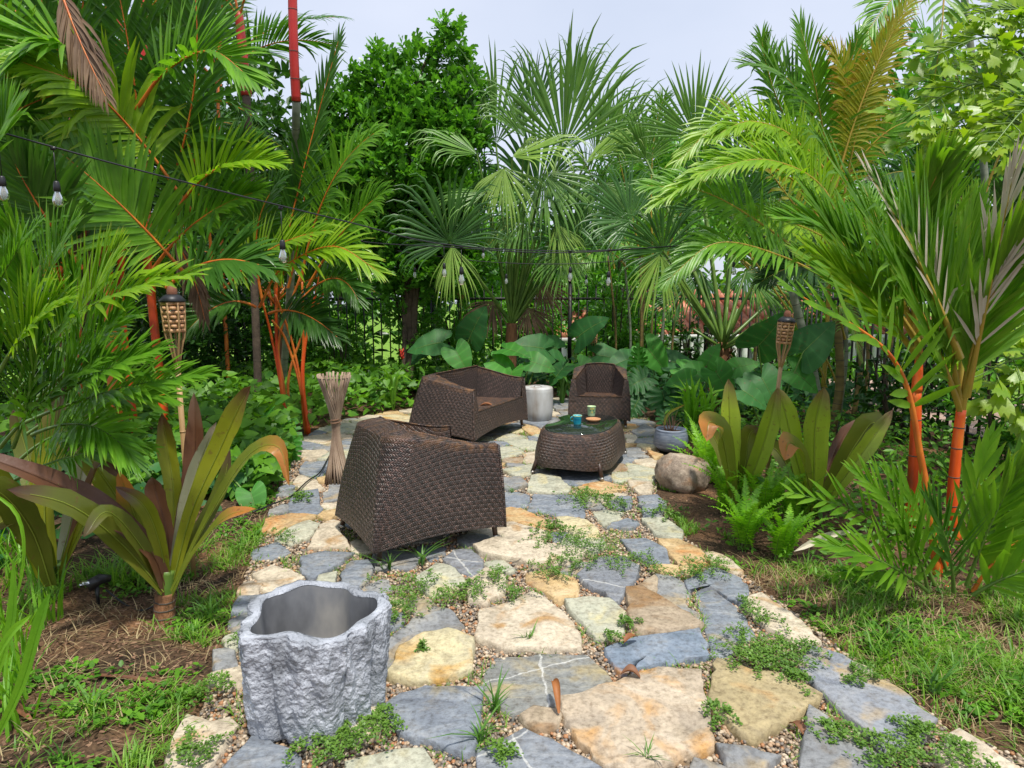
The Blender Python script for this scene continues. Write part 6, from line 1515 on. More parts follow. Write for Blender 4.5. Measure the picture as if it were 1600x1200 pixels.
# orange-stemmed palm clump left of centre
cb = thing('red_stemmed_palm', 'palm clump with thin bright orange red stems and lime leaves, behind the stick stand', 'palm', onground(455, 7.4), 0, 'palms with red crownshafts')
for bx, mx, tx_, ty in ((438, 425, 410, 470), (440, 432, 432, 440), (443, 436, 470, 430), (470, 455, 430, 460), (473, 478, 500, 430), (472, 474, 472, 440), (450, 470, 510, 450), (468, 446, 425, 500)):
    stem_tube('stem', cb, [onground(bx, 7.4), at(bx, 600, 7.4), at(mx, 530, 7.4), at(tx_, ty, 7.3)], .03 if bx in (440, 473) else .017, .012, 'redstem' if bx in (440, 473, 438) else 'redpet', 0)
for L, k in [
        ([(405, 480, 7.0), (440, 420, 6.8), (520, 385, 6.6), (592, 424, 6.4)], dict(mat='lime', L=.55)),
        ([(330, 480, 7.0), (400, 375, 6.8), (510, 360, 6.5)], dict(mat='lime', L=.5)),
        ([(430, 450, 7.2), (470, 270, 7.1), (530, 60, 7.0)], dict(mat='lip', L=.55, a0=40, a1=12)),
        ([(470, 440, 7.2), (500, 260, 7.0), (590, 205, 6.8)], dict(mat='mid', L=.5, droop=1.0)),
        ([(480, 450, 7.2), (540, 340, 7.0), (600, 300, 6.8)], dict(mat='mid', L=.5, droop=.8)),
        ([(410, 470, 7.1), (380, 340, 7.0), (440, 280, 6.8)], dict(mat='lip', L=.55)),
        ([(400, 480, 7.0), (350, 450, 6.8), (290, 520, 6.6)], dict(mat='lip', L=.5)),
        ([(420, 490, 7.0), (470, 470, 6.8), (530, 530, 6.6)], dict(mat='deep', L=.45)),
        ([(470, 470, 7.3), (530, 400, 7.1), (560, 470, 6.9)], dict(mat='lip', L=.5)),
        ([(440, 450, 7.6), (420, 350, 7.5), (360, 280, 7.3)], dict(mat='lip', L=.6)),
        ([(450, 450, 7.6), (480, 330, 7.5), (480, 230, 7.3)], dict(mat='lip', L=.6))]:
    kk = dict(D); kk.update(n=38, W=.02); kk.update(k); FR(cb, L, **kk)

# near palm at the left edge
cn = thing('young_palm', 'bushy young palm at the left edge, its leaves reaching across the torch pole', 'palm', (-2.75, 3.35, 0))
for L, k in [
        ([(60, 540, 3.1), (150, 450, 3.0), (300, 428, 2.8)], dict(mat='lime', L=.36)),
        ([(60, 620, 3.2), (150, 540, 3.1), (205, 470, 3.0)], dict(mat='mid', L=.4)),
        ([(40, 660, 3.1), (170, 600, 2.9), (315, 585, 2.7)], dict(mat='mid', L=.36)),
        ([(50, 680, 3.1), (150, 630, 2.9), (210, 720, 2.8)], dict(mat='mid', L=.34)),
        ([(30, 600, 3.2), (60, 470, 3.1), (20, 360, 3.0)], dict(mat='mid', L=.45)),
        ([(20, 620, 3.0), (110, 520, 2.9), (120, 430, 2.8)], dict(mat='mid', L=.4)),
        ([(-30, 520, 2.8), (-10, 430, 2.7), (60, 350, 2.6)], dict(mat='mid', L=.22, W=.012)),
        ([(0, 700, 3.0), (60, 620, 2.9), (160, 560, 2.8)], dict(mat='mid', L=.4)),
        ([(-20, 640, 2.9), (20, 540, 2.8), (-20, 440, 2.7)], dict(mat='mid', L=.4)),
        ([(30, 720, 3.3), (100, 650, 3.2), (180, 680, 3.1)], dict(mat='mid', L=.35)),
        ([(40, 640, 3.4), (120, 570, 3.3), (220, 560, 3.2)], dict(mat='mid', L=.4)),
        ([(-40, 300, 3.0), (-10, 230, 3.0), (20, 180, 3.0)], dict(mat='mid', L=.35)),
        ([(10, 760, 3.1), (90, 700, 3.0), (230, 700, 2.9)], dict(mat='mid', L=.3)),
        ([(50, 600, 3.3), (130, 480, 3.25), (180, 400, 3.2)], dict(mat='lime', L=.45)), ([(30, 640, 3.5), (140, 520, 3.45), (195, 500, 3.4)], dict(mat='mid', L=.45)), ([(20, 560, 3.4), (60, 440, 3.35), (110, 360, 3.3)], dict(mat='mid', L=.45)),
        ([(40, 680, 3.5), (150, 600, 3.4), (260, 620, 3.3)], dict(mat='mid', L=.42)), ([(60, 640, 2.9), (140, 580, 2.8), (250, 545, 2.7)], dict(mat='mid', L=.3)), ([(20, 700, 3.0), (60, 600, 2.9), (60, 500, 2.8)], dict(mat='mid', L=.45)), ([(0, 580, 2.7), (40, 500, 2.65), (100, 470, 2.6)], dict(mat='lime', L=.3))]:
    kk = dict(n=34, W=.0125, droop=.3, pet='greenpet', lift=.6, a0=52, a1=10, rw=.007); kk.update(k); FR(cn, L, **kk)

# areca palms, right
ra = thing('cane_palm', 'yellow green cane palm with arching lime leaves right of the centre', 'palm', onground(1290, 7.0), 0, 'clumping palms with thin canes')
for P, r0, r1, mt in (([onground(1282, 7), at(1276, 610, 7), at(1255, 520, 7), at(1238, 455, 7)], .045, .04, 'cane'), ([onground(1312, 7.2), at(1312, 600, 7.2), at(1308, 480, 7.2)], .05, .042, 'caneb'), ([onground(1322, 7.3), at(1322, 560, 7.3), at(1318, 470, 7.3)], .022, .02, 'cane'),
        ([onground(1345, 7.6), at(1345, 560, 7.6), at(1330, 440, 7.6)], .03, .025, 'caneb'), ([onground(1360, 7.8), at(1356, 560, 7.8), at(1350, 420, 7.8)], .022, .02, 'caneb'), ([onground(1290, 8), at(1290, 560, 8), at(1300, 300, 8), at(1300, 170, 8)], .03, .025, 'yelpet'),
        ([onground(1330, 7.8), at(1300, 580, 7.8), at(1230, 470, 7.8), at(1190, 410, 7.8)], .014, .01, 'yelpet'), ([onground(1300, 7.8), at(1290, 600, 7.8), at(1240, 500, 7.8), at(1160, 380, 7.8)], .014, .01, 'yelpet')):
    stem_tube('cane', ra, P, r0, r1, mt, 9)
for L, k in [
        ([(1330, 430, 6.6), (1270, 310, 6.4), (1160, 250, 6.2), (1020, 320, 6.0)], dict(mat='lime', L=.5, lift=.75, n=64, W=.019)),
        ([(1320, 420, 6.4), (1290, 300, 6.2), (1200, 250, 6.0), (1090, 270, 5.8)], dict(mat='lime', L=.42, n=56, W=.019)),
        ([(1330, 420, 6.9), (1260, 240, 6.7), (1180, 190, 6.5), (1110, 215, 6.3)], dict(mat='lime', L=.42, n=50, W=.018)),
        ([(1320, 450, 6.3), (1220, 400, 6.1), (1120, 380, 6.0), (1040, 440, 5.9)], dict(mat='mid', L=.45, n=50)),
        ([(1320, 420, 6.8), (1230, 260, 6.6), (1140, 190, 6.5), (1060, 250, 6.4)], dict(mat='lime', L=.5)),
        ([(1310, 440, 6.5), (1190, 350, 6.3), (1100, 300, 6.2), (1010, 290, 6.1)], dict(mat='mid', L=.5, lift=.2)),
        ([(1300, 330, 7.0), (1290, 180, 6.9), (1250, 40, 6.8)], dict(mat='mid', L=.55)),
        ([(1300, 290, 6.8), (1260, 195, 6.7), (1170, 215, 6.6)], dict(mat='lime', L=.4)),
        ([(1310, 380, 7.0), (1330, 180, 6.9), (1400, 30, 6.8)], dict(mat='gold', L=.36, droop=.9, W=.012)),
        ([(1300, 320, 6.9), (1340, 130, 6.8), (1440, -30, 6.8)], dict(mat='gold', L=.34, droop=1.0, W=.012)),
        ([(1300, 260, 7.0), (1250, 90, 6.9), (1165, 100, 6.8)], dict(mat='fan', L=.5, droop=.3, W=.016)),
        ([(1320, 240, 7.0), (1350, 130, 6.9), (1290, 70, 6.8)], dict(mat='gold', L=.4)),
        ([(1330, 440, 6.6), (1260, 390, 6.5), (1190, 440, 6.4)], dict(mat='deep', L=.4)),
        ([(1330, 400, 6.9), (1240, 330, 6.8), (1160, 340, 6.7)], dict(mat='lime', L=.45, lift=.2)),
        ([(1290, 300, 7.2), (1200, 160, 7.1), (1190, 60, 7.0)], dict(mat='mid', L=.5)),
        ([(1310, 300, 7.1), (1380, 180, 7.0), (1440, 190, 6.9)], dict(mat='mid', L=.45)),
        ([(1300, 500, 7.6), (1340, 420, 7.4), (1390, 470, 7.2)], dict(mat='deep', L=.4)),
        ([(1290, 380, 7.6), (1220, 300, 7.5), (1130, 160, 7.4)], dict(mat='gold', L=.35, cut=.5)),
        ([(1320, 530, 7.2), (1310, 480, 7.1), (1330, 500, 7.0), (1345, 560, 6.9)], dict(mat='fanlite', L=.22, W=.008, bare=.1)),
        ([(1310, 340, 7.4), (1300, 200, 7.3), (1340, 60, 7.2)], dict(mat='mid', L=.5))]:
    kk = dict(n=48, L=.5, W=.0175, droop=.6, pet='yelpet', rw=.012); kk.update(k); FR(ra, L, **kk)
rb = thing('cane_palm', 'grey green palm whose single leaf hangs down at the top right', 'palm', onground(1560, 8.6), 0, 'clumping palms with thin canes')
stem_tube('cane', rb, [onground(1560, 8.6), at(1540, 300, 8.6), at(1500, -60, 8.6)], .05, .04, 'cane', 10)
for L, k in [([(1500, -60, 6.0), (1478, -20, 5.9), (1470, 60, 5.8), (1455, 150, 5.8)], dict(mat='fan', bare=.05, n=20, L=.35)), ([(1500, -60, 8), (1580, -20, 7.8), (1640, 80, 7.6)], dict(mat='mid')), ([(1480, -60, 8), (1400, -30, 7.8), (1350, 60, 7.6)], dict(mat='mid')),
        ([(1540, 200, 8.4), (1470, 60, 8.2), (1400, 40, 8)], dict(mat='mid')), ([(1540, 300, 8.4), (1590, 150, 8.2), (1640, 160, 8)], dict(mat='lip')), ([(1520, 330, 8.4), (1440, 240, 8.2), (1370, 280, 8)], dict(mat='deep')), ([(1540, 420, 8.0), (1560, 300, 7.8), (1640, 260, 7.6)], dict(mat='deep')), ([(1530, 430, 8.0), (1450, 330, 7.8), (1380, 350, 7.6)], dict(mat='deep'))]:
    kk = dict(n=34, L=.55, W=.019, droop=.6, pet='yelpet'); kk.update(k); FR(rb, L, **kk)

# fishtail palm
WV = np.array([[0, 0, 0], [.3, .66, .02], [.37, .85, -.03], [.22, .8, .02], [.16, .97, -.03], [.06, .84, .03], [-.04, 1.03, -.04], [-.12, .84, .02], [-.25, .93, -.03], [-.25, .62, .02]])
WF = np.array([[0, 1, 3], [1, 2, 3], [0, 3, 5], [3, 4, 5], [0, 5, 7], [5, 6, 7], [0, 7, 9], [7, 8, 9]])
def fish_frond(parent, L, nb=10, size=.16, name='frond'):
    path = through(pts(L), 30); mb = MB(); V, Fc = tube(path, np.linspace(.016, .004, 30), 5); mb.add(V, Fc, 1, v=.5, t=0)
    T = norm(np.gradient(path, axis=0)); P = []; Dd = []
    for q in range(nb):
        i_ = int(6 + 23 * q / nb)
        for s_ in (-1, 1):
            S = norm(np.cross(T[i_], np.array([0, -.6, .8]))) * s_; br = .34 * (1 - .5 * q / nb)
            e = path[i_] + (S * .8 + T[i_] * .6 + np.array([0, 0, -.1])) * br
            V, Fc = tube([path[i_], (path[i_] + e) / 2 + [0, 0, .02], e], [.006, .004, .002], 4); mb.add(V, Fc, 1, v=.5, t=0)
            for k in range(5):
                f = .3 + .7 * k / 4; P.append(path[i_] + (e - path[i_]) * f); Dd.append(norm(S * rng.uniform(.2, 1) + T[i_] * rng.uniform(.1, 1) + rng.normal(0, .35, 3) + [0, 0, -.25]))
    P, Dd = np.array(P), norm(np.array(Dd)); up = norm(np.array([[0, -.6, .8]]) + rng.normal(0, .35, P.shape)); X, Y, Z = frames(Dd, up)
    scatter(mb, WV, WF, P, X, Y, Z, size * rng.uniform(.7, 1.25, len(P)))
    return mb.build(name, [M['fish'], M['greenpet']], parent)
ft = thing('fishtail_palm', 'fishtail palm with ragged yellow green leaflets at the upper right', 'palm', onground(1640, 5.8), 0, 'fishtail palms')
stem_tube('stem', ft, [onground(1650, 5.8), at(1660, 300, 5.8), at(1640, 100, 5.8)], .05, .035, 'cane', 8)
for L in ([(1660, 200, 5.8), (1540, 130, 5.6), (1400, 190, 5.4)], [(1660, 150, 5.8), (1560, 60, 5.7), (1450, 90, 5.5)], [(1660, 250, 5.6), (1580, 190, 5.4), (1470, 225, 5.2)], [(1650, 100, 6), (1600, 20, 5.9), (1520, 20, 5.8)], [(1680, 220, 5.3), (1620, 160, 5.2), (1540, 240, 5.0)], [(1650, 60, 6.2), (1560, 90, 6.0), (1430, 140, 5.9)], [(1650, 180, 6.2), (1560, 160, 6.0), (1410, 240, 5.9)]):
    fish_frond(ft, L)
ft2 = thing('fishtail_palm', 'small fishtail palm low at the right edge in front of the dark fence', 'palm', onground(1680, 5.2), 0, 'fishtail palms')
stem_tube('stem', ft2, [onground(1690, 5.2), at(1690, 600, 5.2)], .03, .02, 'cane', 5)
for L in ([(1690, 620, 5.2), (1610, 560, 5.0), (1520, 590, 4.8)], [(1690, 580, 5.2), (1620, 500, 5.1), (1540, 510, 5.0)], [(1690, 640, 5.2), (1640, 600, 5.0), (1560, 640, 4.9)]):
    fish_frond(ft2, L, 5, .19)

# red stemmed palm, right foreground
rr = thing('red_stemmed_palm', 'palm with glossy orange red stems and broad green leaves in the right foreground', 'palm', gp(1470, 915), 0, 'palms with red crownshafts')
gb = gp(1450, 900)
stem_tube('stem', rr, [np.array([2.72, 4.2, 0]), at(1424, 800, 4.2), at(1430, 690, 4.2), at(1432, 610, 4.2)], .043, .03, 'redstem', 5, 14, 'ring')
stem_tube('stem', rr, [at(1432, 612, 4.2), at(1436, 560, 4.2), at(1437, 515, 4.2)], .034, .012, 'redstem', 0, 12)
stem_tube('stem', rr, [np.array([2.9, 4.0, 0]), at(1488, 790, 4.0), at(1495, 700, 4.0), at(1502, 640, 4.0)], .037, .028, 'redstem', 6, 14, 'ring')
stem_tube('stem', rr, [gp(1478, 925), at(1470, 900, 3.5), at(1478, 860, 3.5)], .035, .025, 'redstem', 0, 10)
D = dict(n=44, L=.8, W=.0185, droop=.12, pet='yelpet', lift=.45, rw=.016, a0=36, a1=6, bare=.2)
for L, k in [
        ([(1502, 645, 4.0), (1470, 560, 3.9), (1410, 430, 3.7), (1290, 235, 3.3)], dict(mat='midl')),
        ([(1502, 645, 4.0), (1520, 540, 3.9), (1570, 420, 3.7), (1680, 260, 3.4)], dict(mat='midl', L=.75)),
        ([(1436, 560, 4.2), (1425, 430, 4.1), (1440, 330, 4.0), (1470, 260, 3.9)], dict(mat='midl', L=.6)),
        ([(1502, 645, 4.0), (1480, 520, 3.9), (1440, 400, 3.8), (1380, 300, 3.6)], dict(mat='midl', L=.7)),
        ([(1437, 540, 4.1), (1390, 470, 4.0), (1330, 400, 3.9), (1260, 300, 3.7)], dict(mat='midl', L=.6)),
        ([(1437, 530, 4.2), (1380, 420, 4.1), (1300, 360, 4.0), (1230, 340, 3.9)], dict(mat='mid', L=.5)),
        ([(1502, 640, 4.1), (1500, 460, 4.1), (1520, 330, 4.1)], dict(mat='midl', L=.6, a0=30)),
        ([(1460, 915, 3.3), (1420, 800, 3.25), (1340, 740, 3.1)], dict(mat='midl', L=.4, W=.016, n=18, a0=50, pet='greenpet', rw=.008)),
        ([(1450, 925, 3.1), (1390, 870, 3.0), (1290, 850, 2.9)], dict(mat='midl', L=.34, W=.015, n=18, a0=50, pet='greenpet', rw=.008)),
        ([(1510, 915, 3.2), (1550, 800, 3.1), (1600, 720, 3.0)], dict(mat='midl', L=.42, W=.016, n=18, a0=45, pet='greenpet', rw=.008)),
        ([(1520, 930, 3.0), (1580, 890, 2.9), (1660, 880, 2.8)], dict(mat='midl', L=.34, W=.015, n=16, a0=50, pet='greenpet', rw=.008)),
        ([(1490, 925, 3.1), (1490, 850, 3.0), (1450, 780, 2.95)], dict(mat='lip', L=.34, W=.016, n=16, a0=45, pet='greenpet', rw=.008)),
        ([(1510, 620, 3.9), (1550, 430, 3.7), (1585, 260, 3.55)], dict(mat='dead', L=.55, cut=.6, W=.013)),
        ([(1500, 560, 3.8), (1440, 400, 3.7), (1350, 260, 3.5)], dict(mat='dead', L=.42, cut=.22, W=.014)),
        ([(1436, 560, 3.9), (1380, 480, 3.8), (1270, 390, 3.6)], dict(mat='lime', L=.5)),
        ([(1502, 640, 4.2), (1540, 480, 4.3), (1640, 380, 4.3)], dict(mat='midl', L=.6)),
        ([(1436, 560, 4.3), (1360, 460, 4.4), (1260, 400, 4.5)], dict(mat='midl', L=.5)),
        ([(1466, 905, 3.45), (1440, 720, 3.5), (1395, 560, 3.45), (1240, 455, 3.3)], dict(mat='midl', L=.42, W=.024, n=15, bare=.5, a0=62, a1=15, pet='redpet', lift=.6)),
        ([(1455, 905, 3.35), (1410, 850, 3.3), (1340, 800, 3.2), (1240, 770, 3.1)], dict(mat='midl', L=.36, W=.017, n=15, a0=55, a1=20, pet='greenpet', rw=.008, lift=.6)),
        ([(1490, 900, 3.4), (1560, 800, 3.3), (1660, 720, 3.1)], dict(mat='midl', L=.42, W=.025, n=10, pet='greenpet', rw=.008)),
        ([(1480, 895, 3.45), (1450, 800, 3.4), (1390, 740, 3.3)], dict(mat='midl', L=.34, W=.026, n=9, pet='greenpet', rw=.008)),
        ([(1450, 925, 3.2), (1440, 860, 3.15), (1400, 820, 3.0)], dict(mat='midl', L=.34, W=.03, n=9, pet='greenpet', rw=.008, a0=45)),
        ([(1520, 925, 3.2), (1560, 850, 3.15), (1640, 820, 3.1)], dict(mat='midl', L=.36, W=.024, n=10, pet='redpet', rw=.008)),
        ([(1500, 890, 3.5), (1520, 770, 3.5), (1545, 690, 3.5)], dict(mat='midl', L=.38, W=.024, n=9, pet='greenpet', rw=.008)),
        ([(1440, 910, 3.25), (1380, 880, 3.2), (1310, 900, 3.0)], dict(mat='midl', L=.26, W=.016, n=8, pet='greenpet', rw=.006)),
        ([(1530, 900, 3.5), (1580, 760, 3.5), (1640, 660, 3.5)], dict(mat='lip', L=.4, W=.024, n=10, pet='greenpet', rw=.008))]:
    kk = dict(D); kk.update(k); FR(rr, L, **kk)
strap(rr, pts([(1330, 830, 3.2), (1290, 838, 3.15), (1240, 862, 3.1)]), .018, 'dead', name='dead_leaflet', rib='dead', n=8)

# elephant ears
def ears(label, base, L, kind='heart', group='elephant ears along the back bed', name='elephant_ear_plant', cat='elephant ear', pet='greenpet'):
    t = thing(name, label, cat, base, 0, group)
    for px, py, Y, ax, ay, size, mt, fz in L:
        a = at(px, py, Y); ax_ = (ax + rng.normal(0, .05), rng.uniform(-.5, -.1), -ay)
        big_leaf(t, np.array(base) + rng.normal(0, .03, 3) * [1, 1, 0], a, ax_, (rng.normal(0, .25), -fz, 1 - fz * .35), size * .86, kind, mt, pet, wave=.03)
    return t
ears('elephant ear with dark leaves left of the loveseat back, before the fence', onground(705, 9.9), [(690, 535, 9.7, -.9, .1, .62, 'taro', .8), (735, 525, 9.8, .3, -.8, .6, 'taro', .9), (712, 548, 9.4, .3, .35, .5, 'taro_l', .75), (665, 545, 9.9, -.6, .5, .4, 'taro', .8)])
ears('elephant ear with bright leaves behind the white stool', onground(815, 9.6), [(790, 545, 9.4, .9, .1, .48, 'taro_l', .7), (775, 565, 9.3, .9, .4, .45, 'taro_l', .7), (800, 580, 9.2, -.2, .8, .42, 'taro_l', .7), (830, 565, 9.3, .9, .2, .44, 'taro_l', .8), (850, 545, 9.7, -.8, -.2, .62, 'taro', .8)])
ears('elephant ear with two tall dark leaves behind the facing armchair', onground(895, 9.8), [(905, 525, 9.8, .7, -.6, .62, 'taro', .8), (870, 545, 9.9, -.8, -.3, .55, 'taro', .8), (905, 570, 9.5, .6, .5, .48, 'taro_l', .7), (880, 575, 9.4, -.7, .6, .4, 'taro', .7), (935, 555, 9.7, .9, .1, .6, 'taro', .7)])
ears('elephant ear between the facing armchair and the fan palm trunk', onground(1035, 9.3), [(1012, 545, 9.1, .5, .6, .55, 'taro_l', .8), (1050, 565, 9.2, .9, .2, .55, 'taro', .7), (985, 560, 9.3, -.9, .2, .5, 'taro', .7), (1065, 575, 9.0, .9, .3, .42, 'taro_l', .7)])
ears('elephant ear with pale leaves around the orange fibrous trunk', onground(1105, 7.9), [(1095, 580, 7.7, -.7, .1, .42, 'taro_l', .8), (1120, 583, 7.6, .4, .7, .5, 'taro_l', .6), (1080, 592, 7.5, -.9, .1, .36, 'taro_l', .8), (1150, 575, 7.7, .8, -.3, .34, 'taro_l', .8), (1105, 570, 7.9, .2, -.8, .35, 'taro_l', .8)])
ears('elephant ear with big dark wavy leaves behind the right torch', onground(1215, 6.6), [(1185, 540, 6.4, .2, -.4, .5, 'taro', 1.0), (1255, 550, 6.6, .8, -.9, .52, 'taro', .9), (1190, 590, 6.3, .3, .7, .4, 'taro', .8), (1240, 580, 6.6, .6, .5, .4, 'taro_l', .8), (1160, 610, 6.2, .9, .5, .35, 'taro', .8)])
ears('elephant ear low under the lilies at the left, beside the bare soil', gp(385, 790), [(392, 770, 4.75, .3, .6, .26, 'taro_l', .8), (360, 745, 4.9, -.4, .7, .26, 'taro', .8), (330, 730, 5.0, .4, .6, .24, 'taro', .8), (385, 735, 5.2, .7, .4, .26, 'taro_l', .8)], group=None)
ears('split leaf monstera left of the stick stand', onground(425, 6.6), [(440, 672, 6.3, .5, .5, .36, 'taro_l', .8), (405, 660, 6.4, .2, -.2, .4, 'taro_l', .7), (395, 690, 6.2, -.5, .5, .36, 'taro_l', .7), (450, 690, 6.1, .4, .8, .28, 'taro_l', .9), (425, 715, 6.0, .5, .7, .28, 'taro_l', .8), (372, 668, 6.5, -.8, .2, .34, 'taro', .7)], 'mons', 'split leaf monsteras', 'monstera', 'monstera')
ears('dark split leaf monstera right of the facing armchair', onground(1035, 8.6), [(1035, 612, 8.3, .1, .7, .5, 'taro', .8), (1010, 590, 8.5, -.8, .3, .46, 'taro', .7), (1058, 628, 8.1, .2, .8, .42, 'taro', .9), (1075, 645, 7.9, .6, .6, .34, 'taro', .9), (1000, 620, 8.4, -.5, .7, .4, 'taro', .8), (1045, 648, 8.0, -.2, .8, .34, 'taro', .9), (995, 575, 8.8, .1, -.8, .4, 'taro_l', .8)], 'mons', 'split leaf monsteras', 'monstera', 'monstera')

# low leafy ground cover
def region(n, poly, Y0=None):
    P = np.array(poly); lo, hi = P.min(0), P.max(0); out = []
    X = rng.uniform(lo[0], hi[0], n * 3); Y = rng.uniform(lo[1], hi[1], n * 3); ok = pip(P, X, Y) & ~pip(PATIO, X, Y)
    X, Y = X[ok][:n], Y[ok][:n]; return np.stack([X, Y, ground_h(X, Y)], 1)
P = region(3600, [(-5.2, 5.6), (-1.9, 5.6), (-2.0, 7.2), (-1.7, 8.3), (-1.0, 9.3), (0, 10.1), (-.2, 11.4), (-5.5, 11.4)])
leaf_bed('vine_ground_cover', 'bright heart leaved vines carpeting the bed left of the loveseat', 'ground cover', P, rng.uniform(.05, .5, len(P)), .125, 'pothos', kind='stuff')
P = region(2100, [(-.5, 10.1), (1.9, 9.3), (1.9, 8.2), (4.6, 7.2), (4.7, 11.6), (-.6, 11.8)])
leaf_bed('bed_ground_cover', 'dark leafy undergrowth at the foot of the back fence', 'ground cover', P, rng.uniform(.05, .5, len(P)), .13, 'taro', kind='stuff')
P = region(4200, [(1.75, 4.5), (2.3, 3.9), (4.7, 3.2), (4.7, 8), (1.95, 8.2)])
leaf_bed('right_ground_cover', 'green leafy undergrowth behind the olive lilies on the right', 'ground cover', P, rng.uniform(.03, .32, len(P)), .085, 'pothos', template='oval', kind='stuff')
P = region(900, [(-5, 3.2), (-3.0, 3.2), (-2.2, 4.6), (-2.4, 5.8), (-5, 5.8)])
leaf_bed('left_ground_cover', 'dark leafy undergrowth behind the big lilies on the left', 'ground cover', P, rng.uniform(.03, .35, len(P)), .1, 'taro', kind='stuff')
P = region(700, [(1.25, 4.2), (1.7, 3.5), (2.3, 3.2), (3.4, 3.0), (3.4, 4.0), (1.8, 4.6)])
leaf_bed('fern_bed_cover', 'small green seedlings filling the bare soil between the ferns and the red stemmed palm', 'ground cover', P, rng.uniform(.01, .1, len(P)), .05, 'pothos', template='oval', kind='stuff')
P = region(1500, [(-3.2, 4.6), (-1.9, 4.9), (-2.1, 6.4), (-3.6, 6.4)])
leaf_bed('left_bed_cover', 'leafy green vines between the big lilies and the monstera', 'ground cover', P, rng.uniform(.03, .35, len(P)), .1, 'pothos', kind='stuff')
# grassy lily tufts behind the loveseat
for q, (px, Y, lab) in enumerate(((610, 9.0, 'grassy lily tuft with arching blades behind the nearest armchair'), (570, 9.6, 'dark grassy tuft left of the loveseat'), (650, 10.2, 'grassy tuft below the fence left of the loveseat back'), (880, 9.4, 'upright strappy tuft between the stool and the facing armchair'))):
    b = onground(px, Y); t = thing('grassy_lily', lab, 'lily', b, 0, 'grassy lilies in the back bed')
    for k in range(22):
        a = rng.uniform(0, 6.28); l = rng.uniform(.45, .85); o = np.array([math.cos(a), math.sin(a), 0]); e = rng.uniform(.2, .8)
        strap(t, [b + o * .02, b + o * l * .25 * e + [0, 0, l * .6], b + o * l * .8 * e + [0, 0, l * (.95 - .5 * e)]], .017, 'lip' if q else 'mid', normal=-o + np.array([0, 0, 1.0]), n=8, name='blade', rib='lip', wave=0)
# red flower in the bed
b = onground(628, 10.3); t = thing('red_ginger', 'single small red flower on a stem in front of the fence', 'flower', b)
stem_tube('stem', t, [b, at(629, 580, 10.3), at(628, 562, 10.3)], .008, .006, 'greenpet')
M['redfl'] = simple_mat('red_petals', [(.5, .03, .015), (.7, .06, .03)], 20, .5)
mb = MB(); c = at(628, 557, 10.3)
for k in range(14):
    a = k * 2.4; z = k * .009; V, Fc = tube([c + [0, 0, z - .05], c + [.03 * math.cos(a), .03 * math.sin(a), z - .01], c + [.022 * math.cos(a), .022 * math.sin(a), z + .025]], [.012, .014, .002], 5); mb.add(V, Fc)
mb.build('flower_head', M['redfl'], t)

# iris-like plant behind the pot
b = onground(1098, 7.1); t = thing('strap_leaf_plant', 'fresh green strap leaved clump behind the blue grey pot', 'lily', b)
for k in range(34):
    a = rng.uniform(0, 6.28); l = rng.uniform(.5, .85); o = np.array([math.cos(a), math.sin(a) * .6, 0]); e = rng.uniform(.05, .8); bb = b + np.array([rng.uniform(-.16, .16), rng.uniform(-.1, .1), 0])
    strap(t, [bb, bb + o * l * .2 * e + [0, 0, l * .6], bb + o * l * .8 * e + [0, 0, l * (1 - .45 * e)]], .019, 'fern', normal=-o + np.array([0, -.4, .6]), n=8, name='blade', rib='fern', wave=0)
strap(t, pts([(1035, 690, 6.7), (1042, 650, 6.75), (1070, 632, 6.8)]), .014, 'gold', name='arching_blade', rib='gold')

# ferns on the right edge
for lab, px, py, nf, L in (('sword fern behind the boulder, tallest of the row', 1105, 760, 15, .5), ('sword fern below the left olive lily', 1130, 800, 14, .42), ('lime sword fern nearest the patio edge, front of the row', 1165, 855, 15, .36), ('sword fern at the foot of the torch', 1195, 815, 14, .42), ('small fern right of the row at the lily base', 1240, 820, 12, .3), ('low fern spreading over the soil at the front right of the row', 1225, 875, 13, .3), ('fern right of the boulder below the strap leaves', 1118, 735, 12, .36)):
    fern(lab, gp(px, py), nf + 5, L * 1.3)

